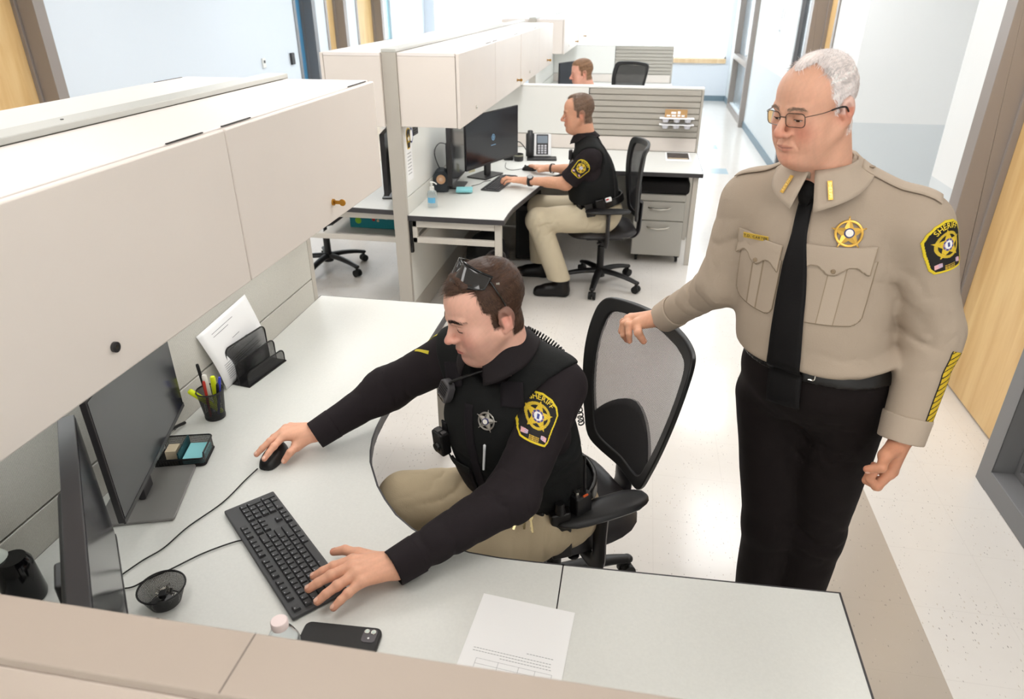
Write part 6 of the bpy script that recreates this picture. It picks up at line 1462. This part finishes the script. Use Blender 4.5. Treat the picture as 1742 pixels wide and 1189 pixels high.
v, f, c = join_body(pc2); b2 = mesh_obj('body', v, f, M_skin, person2, c)
for n_, h_ in nm2: nail_objs(n_, h_, b2, 1.05)
sdf_obj('shirt', shirt2, (-.93, 1.03, .54), (-.02, 1.87, 1.16), .0048, M_uni, person2)
def cuffs(HJ, r0, m, parent, keys):
    for a, b in keys:
        e_, w_ = A(*HJ[a]), A(*HJ[b]); dd = nrm(w_ - e_)
        def cf(P): return smax(smax(np.abs(cap(P, w_ - dd * .075, w_ + dd * .05, r0 + .004, r0 - .002)) - .0026, plane(P, w_ + dd * .012, dd), .002), plane(P, w_ - dd * .055, -dd), .002)
        lo, hi = bounds([w_ - dd * .06, w_ + dd * .02], .06); sdf_obj('cuff', cf, lo, hi, .003, m, parent)
cuffs(HA, .0405, M_uni, person2, (('Lel', 'Lwr'), ('Rel', 'Rwr')))
# vest
def vest2(P):
    d = tf2(P) - .020
    for sh, el in ((HA['Lsh'], HA['Lel']), (HA['Rsh'], HA['Rel'])):
        sh = A(*sh); s = np.sign((sh - A(*HA['neck'])) @ l2); d = smax(d, -ell(P, sh + l2 * s * .050 + A(0, 0, -.055) + fo2 * .025, (.102, .160, .132), R2), .012)
    nk = A(*HA['neck']); d = smax(d, -ell(P, nk + F2 * .06 + A(0, 0, .01), (.070, .085, .070), R2), .012)
    d = smax(d, -cap(P, nk - F2 * .02, nk + A(0, 0, .1), .066, .08), .012)
    d = d + .0014 * vnoise(P, 14, 21) + .003 * np.exp(-(((P[:, 2] - .815) / .006) ** 2)) + folds(P, (-.26, 1.50, .75), .12, (0, 0, 1), 55, .004, 22)
    return smax(d, .625 - P[:, 2] + .04 * ((P - A(*HA['pelvis'])) @ F2), .01)
sdf_obj('vest', vest2, (-.58, 1.36, .54), (.08, 1.92, 1.15), .005, M_vest, person2)
nk2 = A(*HA['neck']); cu2 = nrm(A(-.20, -.16, 1))
collar(nk2 + A(-.010, -.026, .034), nrm(A(-.55, -.83, 0)), nrm(A(.83, -.55, 0)), cu2, .066, .056, .042, .050, M_coll, person2, lambda P: smin(shirt2(P), vest2(P), .01), gap=.25, spread=.95, fwd=.008)
def on2(u, z):
    q = A(*HA['chest']); p = A(*HA['pelvis']); q = q + (p - q) * np.clip((q[2] - z) / (q[2] - p[2]), -.6, 1.2); q[2] = z; return q + l2 * u
ribbon('zip_flap', [on2(-.02, z) for z in (1.0, .92, .84, .76, .68)], fo2, vest2, .030, person2, M_uni2, .002)
for u in (-.09, .075):
    pk = ribbon('vest_pocket', [on2(u, .80), on2(u, .76), on2(u, .70)], fo2, vest2, .095, person2, M_uni2, .006, .006); ribbon('pocket_flap', [on2(u, .812), on2(u, .79)], fo2, vest2, .10, pk, M_vest, .012, .003)
for s in (-1, 1): ribbon('shoulder_strap', [on2(s * .095, z) + F2 * k for z, k in ((.95, 0), (1.0, 0), (1.04, 0))], nrm(fo2 + A(0, 0, .7)), vest2, .062, person2, M_uni2, .003, .003)
badge('badge', on2(.040, .978), fo2, (.1, 0, 1), .060, vest2, person2, M_silver, 'silver star badge')
q = project(on2(.030, .885)[None], fo2, vest2, .010)[0]
MB().cyl(q + A(.0, 0, .03), q + A(-.004, 0, -.045), .0038, .0030, 10).cyl(q + A(.0, -.006, .028), q + A(0, -.006, -.002), .0016, n=8).ball(q + A(0, 0, .032), .0042, n=8).build('pen_clip', mat('white_pen', (226, 228, 230), .3), person2, smooth=True)
# speaker microphone on his right chest, coiled cord over the far shoulder, body camera at the centre
q = project(on2(-.105, 1.005)[None], nrm(fo2), vest2, .016)[0]; g = grad(vest2, q, .02); up = nrm(A(.1, 0, 1) - g * (A(.1, 0, 1) @ g)); rt = np.cross(up, g); Mq = Matrix([[rt[i], up[i], g[i], q[i]] for i in range(3)] + [[0, 0, 0, 1]]) @ Matrix.Rotation(math.radians(-14), 4, 'Z')
mic = MB().prism([(-.020, -.030), (.020, -.030), (.025, -.010), (.023, .022), (.013, .034), (-.013, .034), (-.023, .022), (-.025, -.010)], -.012, .012, M=Mq).build('speaker_microphone', mat('mic_grey', (78, 76, 78), .45), person2, .005, seg=3)
m = MB()
for k in range(5): m.box(-.016, .016, -.010 + k * .008, -.0065 + k * .008, .0118, .0132, M=Mq)
m.build('grille', M_black, mic); MB().box(-.014, .016, -.026, -.017, .0118, .0135, M=Mq).build('maker_plate', M_chrome, mic, .001)
pts = smooth_path([Mq @ Vector((.008, .034, 0)), Mq @ Vector((.02, .055, .004)), tuple(nk2 + F2 * .075 - l2 * .01 + A(0, 0, -.02))], 12); MB().tube(pts, .0042, 8).build('cord', M_black, mic, smooth=True)
cp = [A(-.262, 1.715, 1.122), A(-.205, 1.690, 1.108), A(-.150, 1.675, 1.068), A(-.12, 1.72, .95), A(-.10, 1.76, .80)]
sp_ = smooth_path([tuple(p) for p in cp], 60); m = []; 
for i, p in enumerate(sp_):
    t_ = (sp_[min(i + 1, len(sp_) - 1)] - sp_[max(i - 1, 0)]).normalized(); a_ = t_.cross(Vector((0, 0, 1))).normalized(); b_ = t_.cross(a_); ph = i * .85; m.append(p + a_ * math.cos(ph) * .0085 + b_ * math.sin(ph) * .0085)
MB().tube(m, .0022, 6).build('coiled_cord', M_black, person2, smooth=True)
q = project(on2(-.125, .840)[None], nrm(fo2 - l2 * .2), vest2, .020)[0]; g = nrm(fo2 - l2 * .3); up = A(0, 0, 1); up = nrm(up - g * (up @ g)); rt = np.cross(up, g); Mq = Matrix([[rt[i], up[i], g[i], q[i]] for i in range(3)] + [[0, 0, 0, 1]])
bc = MB().box(-.024, .024, -.038, .036, -.014, .018, M=Mq).build('body_camera', M_black, person2, .006, seg=3)
MB().cyl(tuple(Mq @ Vector((0, -.012, .017))), tuple(Mq @ Vector((0, -.012, .024))), .015, .013, 20).build('lens', M_blackg, bc, smooth=True)
MB().box(-.018, .004, .035, .040, -.004, .012, M=Mq).box(.008, .020, .035, .038, -.006, .008, M=Mq).build('button', M_grey, bc, .001); MB().box(-.012, .012, .03, .06, -.018, -.012, M=Mq).build('clip', M_black, bc, .002)
pn = nrm(A(.30, -.93, .22)); patch('shoulder_patch', shirt2, A(-.200, 1.47, 1.010), A(*HA['Lsh']) - A(*HA['Lel']) + A(-.02, .0, .12), pn, .092, person2, 'black and gold shoulder patch lettered SHERIFF')
def rim_only(x, y):
    return (206, 190, 50) if abs(abs(x) - .026) < .0035 else None
grid_decal('far_patch_edge', shirt2, A(-.535, 1.70, 1.03), (.55, .83, 0), (-.80, .45, .3), (-.35, -.1, .95), .06, .085, .0015, rim_only, person2)
# trousers, duty belt
def trou2(P):
    d = ell(P, A(*HA['pelvis']) + A(0, 0, .0), (.165, .145, .12), R2); r = smin(cap(P, (-.235, 1.70, .57), (-.60, 1.57, .595), .098, .086), cap(P, (-.60, 1.57, .585), (-.66, 1.60, .06), .078, .068), .03); l = smin(cap(P, (-.125, 1.62, .575), (-.42, 1.32, .575), .100, .080), cap(P, (-.42, 1.32, .565), (-.50, 1.34, .06), .078, .068), .03)
    d = smin(d, smin(r, l, .012), .05); d = d + folds(P, (-.16, 1.55, .64), .13, (-.8, -.2, .3), 62, .008, 31) + folds(P, (-.45, 1.60, .62), .12, (-.5, .5, .3), 55, .007, 32) + .002 * vnoise(P, 10, 33)
    return smax(d, P[:, 2] - .685, .006)
sdf_obj('trousers', trou2, (-.78, 1.2, .03), (.08, 1.90, .72), .006, M_khaki, person2)
hipf = lambda P: ell(P, A(*HA['pelvis']), (.165, .145, .12), R2)
R2b = R2; tb2 = A(*HA['pelvis']) + A(-.01, -.005, .075)
def belt2(P): return smax(np.abs(ell_cyl(P, tb2, .162, .138, R2) - .010) - .006, np.abs((P - tb2) @ R2[:, 2]) - .026, .003)
def ell_cyl(P, c, a, b, R):
    q = (P - c) @ R; r = np.sqrt((q[:, 0] / a) ** 2 + (q[:, 1] / b) ** 2) + 1e-9; return (r - 1) * min(a, b)
bl2 = sdf_obj('duty_belt', belt2, tb2 - .24, tb2 + .24, .005, M_leather, person2)
def on_belt(ang, c, a, b, R, off): return c + R @ A(math.sin(ang) * (a + off), math.cos(ang) * (b + off), 0)
def pouch(ang, w, h, d, c, a, b, R, parent, name='pouch', dz=-.01, m=M_leather):
    p = on_belt(ang, c, a, b, R, d / 2 + .012); n_ = nrm(R @ A(math.sin(ang), math.cos(ang), 0)); up = R[:, 2]; rt = np.cross(up, n_); Mq = Matrix([[rt[i], up[i], n_[i], p[i]] for i in range(3)] + [[0, 0, 0, 1]])
    return MB().box(-w / 2, w / 2, -h / 2 + dz, h / 2 + dz, -d / 2, d / 2, M=Mq).build(name, m, parent, .007, seg=3), Mq
LX = -1 if (R2[:, 0] @ l2) < 0 else 1
pouch(LX * .15, .055, .085, .030, tb2, .162, .138, R2, bl2); pouch(LX * .45, .05, .08, .035, tb2, .162, .138, R2, bl2)
hb, Mq = pouch(LX * .80, .060, .17, .045, tb2, .162, .138, R2, bl2, 'holster', -.055); MB().cyl(Mq @ Vector((0, .03, .01)), Mq @ Vector((.0, .065, .01)), .016, .012).build('grip', M_black, hb, smooth=True)
rd, Mq = pouch(LX * 1.18, .055, .11, .038, tb2, .162, .138, R2, bl2, 'radio', .01, M_black); MB().cyl(Mq @ Vector((.015, .06, 0)), Mq @ Vector((.018, .19, 0)), .0045, .0035).build('antenna', M_black, rd, smooth=True)
MB().cyl(Mq @ Vector((-.012, .06, 0)), Mq @ Vector((-.012, .078, 0)), .008).build('knob', M_chrome, rd, smooth=True); MB().box(-.004, .012, .064, .069, .016, .020, M=Mq).build('lamp', mat('orange_lamp', (220, 90, 30), .4), rd)
p = A(-.222, 1.455, .742); m = MB(); m.tube([p + A(.012 * math.cos(a), -.004 * math.sin(a), -.035 + .014 * math.sin(a)) for a in np.linspace(0, 2 * PI, 17)[:-1]], .0012, 6, closed=True)
for k, (dx, dz_, ln_) in enumerate(((-.014, -.9, .042), (.004, -1, .036), (.018, -.8, .046))):
    d_ = nrm(A(dx * 16, -.9, dz_ * .55)); a0 = p + A(dx, -.016, -.042); s_ = nrm(np.cross(d_, (0, -1, 0))); Mk = Matrix([[s_[i], d_[i], np.cross(s_, d_)[i], a0[i]] for i in range(3)] + [[0, 0, 0, 1]])
    m.box(-.003, .003, .010, ln_, -.001, .001, M=Mk); m.lathe([(.009, -.001), (.009, .001)], n=14, M=Mk.to_3x3(), c=tuple(Mk @ Vector((0, .003, 0)))); m.box(.003, .005, ln_ * .5, ln_ * .62, -.001, .001, M=Mk).box(.003, .005, ln_ * .75, ln_ * .85, -.001, .001, M=Mk)
m.build('keys', mat('key_metal', (206, 186, 140), .3, .8), bl2)
shoe('boot', (-.64, 1.62, 0), (-.84, 1.50, 0), person2); shoe('boot', (-.49, 1.36, 0), (-.68, 1.22, 0), person2)
# sunglasses pushed up on the head
sg = thing('sunglasses', 'black wraparound sunglasses pushed up on the front deputy\'s hair', 'sunglasses', (0, 0, 0))
def HQ(x, y, z): return Vector(Rh2 @ A(x, y, z) + Th2)
m = MB()
def lens(u, v):      # wraps over the front of the hair
    a = (u - .5) * 2 * 1.22; e = abs(u - .5) * 2; hgt = .050 * (1 - .60 * e * e) * (1 - .45 * math.exp(-((u - .5) / .055) ** 2)); top = 1 - v
    return HQ(math.sin(a) * (.084 - .010 * top), -.024 + math.cos(a) * .083 - .044 * top * (1 - .3 * e), .112 - .022 * e + top * hgt * .85)
m.grid(lens, 36, 8).build('lens', mat('sunglass_lens', (16, 12, 14), .06, spec=.9), sg, smooth=True, solid=.002)
MB().tube([lens(u, 0) for u in np.linspace(0, 1, 30)], (.0024, .0030), 8).build('frame', M_blackg, sg, smooth=True)
for s in (0, 1):
    e = lens(s, .3); q = Rh2.T @ (A(*e) - Th2) / 1.0 ** 2; sx = 1 if q[0] > 0 else -1
    MB().tube(smooth_path([tuple(e), HQ(sx * .0865, -.026, .062), HQ(sx * .0835, -.032, .034)], 6), (.0035, .0022), 8).build('temple', M_blackg, sg, smooth=True)
    MB().box(-.004, .004, -.002, .002, -.002, .002, M=Matrix.Translation(HQ(sx * .0885, q[1] - .012, q[2] - .006))).build('hinge', M_chrome, sg)
# ================= the second deputy, seated in profile
HB = dict(chest=(-.285, 4.80, .85), pelvis=(-.215, 4.82, .57), neck=(-.345, 4.81, 1.080), Lsh=(-.300, 4.635, .985), Rsh=(-.330, 4.985, .985), Lel=(-.455, 4.640, .810), Lwr=(-.735, 4.735, .792), Rel=(-.43, 5.08, .80), Rwr=(-.640, 5.18, .785))
F3 = nrm(A(-1, -.06, 0))
sz3 = dict(chest=(.180, .140, .19), belly=(.165, .150, .17), hip=(.170, .145, .12), sr=.060, bf=.03, chf=.01)
tf3, l3, fo3, up3, R3 = torso_fn(HB, F3, sz3)
Lm = A(*HB['Lsh']) * .12 + A(*HB['Lel']) * .88; Rm = A(*HB['Rsh']) * .12 + A(*HB['Rel']) * .88
def shirt3(P):
    a = cap(P, HB['Lsh'], Lm, .068, .070); b = cap(P, HB['Rsh'], Rm, .068, .068); a = smax(a, plane(P, Lm, A(*HB['Lel']) - A(*HB['Lsh'])), .004); b = smax(b, plane(P, Rm, A(*HB['Rel']) - A(*HB['Rsh'])), .004)
    d = smin(tf3(P), smin(a, b, .02), .03) + folds(P, (-.36, 4.62, .90), .10, (-.4, 0, -.7), 55, .005, 41) + .0015 * vnoise(P, 10, 42); nk = A(*HB['neck']); return smax(smax(d, -cap(P, nk, nk + A(-.03, 0, .12), .053, .058), .006), .575 - P[:, 2], .01)
person3 = thing('person', 'seated deputy in short sleeved black uniform and khaki trousers, in profile at the second desk', 'person', (0, 0, 0))
SK3 = dict(edge=.02, skin=(214, 160, 132), ruddy=(206, 124, 104), lips=(190, 118, 104), brow=(110, 84, 66), jaw=1.06, cheek=1.06, nose=1.1, chinfat=.008, hair_front=.098, hair_temple=.1, recede=.018, burn=.02, fold=.001, neck_r=.060, neck_to=(0, -.045, -.15), scalp=.6, eye_open=.0018, brow_n=110)
Rh3, Th3 = head_frame((-.405, 4.80, 1.235), 184, 6, 0, .97)
th3 = lambda P: .003 + .009 * np.clip((P[:, 2] - .06) / .05, 0, 1)
pc3 = [build_head(SK3, Rh3, Th3, person3, th3, 4200, lambda P: .006 + .012 * np.clip((P[:, 2] - .06) / .04, 0, 1), .0005, lambda P, rs: np.array(lin((138, 118, 104)))[None] * (.5 + .8 * rs.rand(len(P), 1)), lambda P: np.stack([.3 * np.ones(len(P)), np.where(P[:, 2] > .08, .8, -.3), np.where(P[:, 2] > .08, .3, -.8)], 1), .3, (112, 88, 72), res=.0032)]
for (w_, u_, s_, tips, tt, e_) in ((HB['Lwr'], (-1, .10, .02), (.10, 1, 0), [(-.905, 4.765, .775), (-.915, 4.745, .775), (-.905, 4.722, .772), (-.885, 4.700, .770)], (-.855, 4.80, .770), HB['Lel']), (HB['Rwr'], (-.98, .15, .02), (-.15, -1, 0), [(-.79, 5.245, .778), (-.80, 5.265, .778), (-.79, 5.29, .765), (-.77, 5.31, .755)], (-.735, 5.235, .757), HB['Rel'])):
    h_, lo, hi, nl = make_hand(w_, u_, (0, 0, 1), s_, tips, tt, 1.05, arm_to=A(*e_) * .75 + A(*w_) * .25 + A(0, 0, .004), arm_r=(.029, .042)); v_, f_, c_ = piece(h_, lo - .02, hi + .02, .004, (218, 164, 134), (208, 128, 104), [n_[0] for n_ in nl]); pc3.append((v_, f_, c_))
lg3 = ((( -.20, 4.73, .56), (-.64, 4.66, .54), (-.475, 4.635, .12)), ((-.22, 4.91, .56), (-.67, 4.96, .55), (-.66, 4.98, .12)))
core3 = lambda P: U(.03, tf3(P) + .02, cap(P, HB['Lsh'], HB['Lel'], .048, .043), cap(P, HB['Rsh'], HB['Rel'], .048, .043), cap(P, HB['Lel'], A(*HB['Lwr']) * .5 + A(*HB['Lel']) * .5, .044, .037), cap(P, HB['Rel'], A(*HB['Rwr']) * .5 + A(*HB['Rel']) * .5, .044, .037), *[U(.02, cap(P, a, b, .05, .04), cap(P, b, c_, .04, .03)) for a, b, c_ in lg3])
pc3.append(piece(lambda P: smax(core3(P), P[:, 2] - 1.02, .02), (-.8, 4.5, .05), (.0, 5.3, 1.06), .012, (218, 164, 134)))
v, f, c = join_body(pc3); b3 = mesh_obj('body', v, f, M_skin, person3, c)
sdf_obj('shirt', shirt3, (-.60, 4.5, .55), (.0, 5.15, 1.12), .006, M_uni, person3)
def vest3(P):
    d = tf3(P) - .016
    for sh in (HB['Lsh'], HB['Rsh']): sh = A(*sh); s = np.sign((sh - A(*HB['neck'])) @ l3); d = smax(d, -ell(P, sh + l3 * s * .055 + A(0, 0, -.05), (.085, .13, .12), R3), .012)
    nk = A(*HB['neck']); d = smax(d, -cap(P, nk - F3 * .02, nk + A(-.02, 0, .1), .075, .095), .012); return smax(d + .001 * vnoise(P, 14, 51), .66 - P[:, 2], .01)
sdf_obj('vest', vest3, (-.60, 4.55, .6), (.02, 5.07, 1.12), .006, M_vest, person3)
nk3 = A(*HB['neck']); collar(nk3 + A(-.01, 0, .012), F3, nrm(A(.06, -1, 0)), nrm(A(-.2, 0, 1)), .063, .040, .036, .036, M_coll, person3, lambda P: smin(shirt3(P), vest3(P), .01), gap=.3)
def trou3(P):
    d = ell(P, A(*HB['pelvis']), (.172, .150, .12), R3); k = [smin(cap(P, a, b, .104, .086), cap(P, b, c_, .084, .078), .025) for a, b, c_ in lg3]; d = smin(d, smin(k[0], k[1], .012), .05) + folds(P, (-.58, 4.62, .52), .11, (-.7, 0, .6), 58, .007, 52) + folds(P, (-.25, 4.66, .6), .12, (-.8, 0, .5), 52, .006, 53) + .002 * vnoise(P, 10, 54)
    return smax(smax(d, P[:, 2] - .68, .006), .13 - P[:, 2], .003)
sdf_obj('trousers', trou3, (-.78, 4.5, .1), (.0, 5.1, .72), .0065, M_khaki2, person3)
tb3 = A(*HB['pelvis']) + A(-.015, 0, .085)
def belt3(P): return smax(np.abs(ell_cyl(P, tb3, .170, .150, R3) - .010) - .006, np.abs((P - tb3) @ R3[:, 2]) - .026, .003)
bl3 = sdf_obj('duty_belt', belt3, tb3 - .24, tb3 + .24, .006, M_leather, person3); LY = -1 if (R3[:, 0] @ l3) < 0 else 1
pouch(LY * .75, .05, .085, .035, tb3, .170, .150, R3, bl3); pouch(LY * 1.2, .06, .09, .04, tb3, .170, .150, R3, bl3); hb, Mq = pouch(LY * 1.6, .055, .10, .04, tb3, .170, .150, R3, bl3, 'pouch', .0)
o_, Mq = pouch(LY * 1.95, .045, .03, .02, tb3, .170, .150, R3, bl3, 'tag', .03, M_paper); o_['label'] = 'white tag with a red stripe'; MB().box(-.02, .0, .03, .04, .010, .012, M=Mq).build('stripe', MATS['red_print'], o_)
m = MB().cyl(on_belt(LY * .75, tb3, .17, .15, R3, .04) + A(0, 0, .03), on_belt(LY * .75, tb3, .17, .15, R3, .05) + A(0, 0, .035), .008); m.build('snap', M_chrome, bl3)
for (h_, t_) in (((-.415, 4.635, 0), (-.665, 4.62, 0)), ((-.60, 4.985, 0), (-.86, 4.99, 0))): shoe('shoe', h_, t_, person3, m=M_shoe)
patch('shoulder_patch', shirt3, A(-.350, 4.60, .925), A(*HB['Lsh']) - A(*HB['Lel']), nrm(A(-.1, -1, .1)), .098, person3, 'black and gold shoulder patch lettered SHERIFF')
wt = A(*HB['Lwr']); ax_ = nrm(A(*HB['Lel']) - wt); wc = wt + ax_ * .030
wa = thing('wristwatch', 'black wristwatch on the second deputy\'s near wrist', 'wristwatch', (0, 0, 0)); Qw = Vector(ax_).to_track_quat('Z', 'Y').to_matrix()
MB().lathe([(.0335, -.011), (.0355, -.011), (.0355, .011), (.0335, .011)], n=28, M=Qw, c=tuple(wc), cap=False).build('strap', M_black, wa, smooth=True)
fc = wc + A(0, -.020, .031); nw = nrm(A(0, -.5, .85)); Qf = Vector(nw).to_track_quat('Z', 'Y').to_matrix(); MB().lathe([(.021, -.006), (.022, .003), (.019, .006), (0, .006)], n=28, M=Qf, c=tuple(fc)).build('case', M_dkgrey, wa, smooth=True); MB().lathe([(.017, .0062), (0, .0064)], n=24, M=Qf, c=tuple(fc)).build('dial', mat('dial_grey', (130, 132, 130), .2), wa)
wt = A(*HB['Rwr']); ax_ = nrm(A(*HB['Rel']) - wt); wc = wt + ax_ * .035; br = MB().lathe([(.0335, -.008), (.036, -.008), (.036, .008), (.0335, .008)], n=26, M=Vector(ax_).to_track_quat('Z', 'Y').to_matrix(), c=tuple(wc), cap=False).build('wristband', mat('brown_band', (70, 50, 44), .5), None, smooth=True); tag(br, 'dark wristband on the second deputy\'s far wrist', 'wristband')
# cord down the back and the collar microphone
MB().tube(smooth_path([tuple(nk3 + A(.06, -.05, .02)), tuple(nk3 + A(.14, -.09, -.06)), tuple(nk3 + A(.20, -.12, -.2)), tuple(nk3 + A(.22, -.13, -.36))], 8), .004, 8).build('radio_cord', M_black, person3, smooth=True)
q = project(A(-.43, 4.74, .98)[None], F3, vest3, .014)[0]; MB().box(q[0] - .012, q[0] + .012, q[1] - .022, q[1] + .022, q[2] - .032, q[2] + .032).build('speaker_microphone', M_dkgrey, person3, .006)
badge('badge', A(-.40, 4.70, .93), F3, (0, 0, 1), .06, vest3, person3, M_silver)
# ================= the third deputy, only the head and a white collar show
person4 = thing('person', 'short haired man in profile, only his head showing above the slatted partition', 'person', (0, 0, 0))
Rh4, Th4 = head_frame((-.585, 7.15, 1.255), 186, 8, 0, 1.0)
SK4 = dict(SK3, skin=(228, 170, 148), hair_front=.076, recede=.004, brow=(150, 110, 80), neck_to=(0, -.05, -.15))
pc4 = [build_head(SK4, Rh4, Th4, person4, th3, 2500, lambda P: .006 + .010 * (P[:, 2] > .06), .0007, lambda P, rs: np.array(lin((156, 116, 84)))[None] * (.55 + .7 * rs.rand(len(P), 1)), lambda P: np.stack([.3 * np.ones(len(P)), np.where(P[:, 2] > .08, .8, -.2), np.where(P[:, 2] > .08, .3, -.9)], 1), .3, (136, 104, 80), res=.004)]
def sit4(P): return U(.05, ell(P, (-.50, 7.15, .90), (.13, .17, .20)), cap(P, (-.51, 6.98, 1.03), (-.51, 7.32, 1.03), .06, .06), ell(P, (-.47, 7.15, .62), (.15, .17, .13)))
def legs4(P): return U(.04, cap(P, (-.47, 7.06, .57), (-.88, 7.05, .55), .09, .07), cap(P, (-.88, 7.05, .55), (-.84, 7.05, .06), .07, .05), cap(P, (-.47, 7.24, .57), (-.88, 7.25, .55), .09, .07), cap(P, (-.88, 7.25, .55), (-.84, 7.25, .06), .07, .05))
def arms4(P): return U(.03, cap(P, (-.51, 6.96, 1.02), (-.62, 6.94, .80), .055, .045), cap(P, (-.62, 6.94, .80), (-.86, 7.02, .80), .042, .032), cap(P, (-.51, 7.34, 1.02), (-.62, 7.36, .80), .055, .045), cap(P, (-.62, 7.36, .80), (-.86, 7.28, .80), .042, .032))
pc4.append(piece(lambda P: U(.02, sit4(P) + .02, arms4(P) + .008, legs4(P) + .02), (-1.0, 6.8, .02), (-.2, 7.5, 1.2), .014, (228, 170, 148)))
v, f, c = join_body(pc4); mesh_obj('body', v, f, M_skin, person4, c)
sdf_obj('shirt', lambda P: smax(U(.03, sit4(P), arms4(P)), .60 - P[:, 2], .01), (-1.0, 6.8, .5), (-.2, 7.5, 1.15), .010, M_knit, person4)
sdf_obj('trousers', lambda P: smax(smin(legs4(P), ell(P, (-.47, 7.15, .62), (.15, .17, .13)) - .004, .03), P[:, 2] - .64, .01), (-1.0, 6.9, .0), (-.25, 7.45, .72), .010, M_khaki, person4)
shoe('shoe', (-.80, 7.05, 0), (-1.04, 7.05, 0), person4); shoe('shoe', (-.80, 7.25, 0), (-1.04, 7.25, 0), person4)
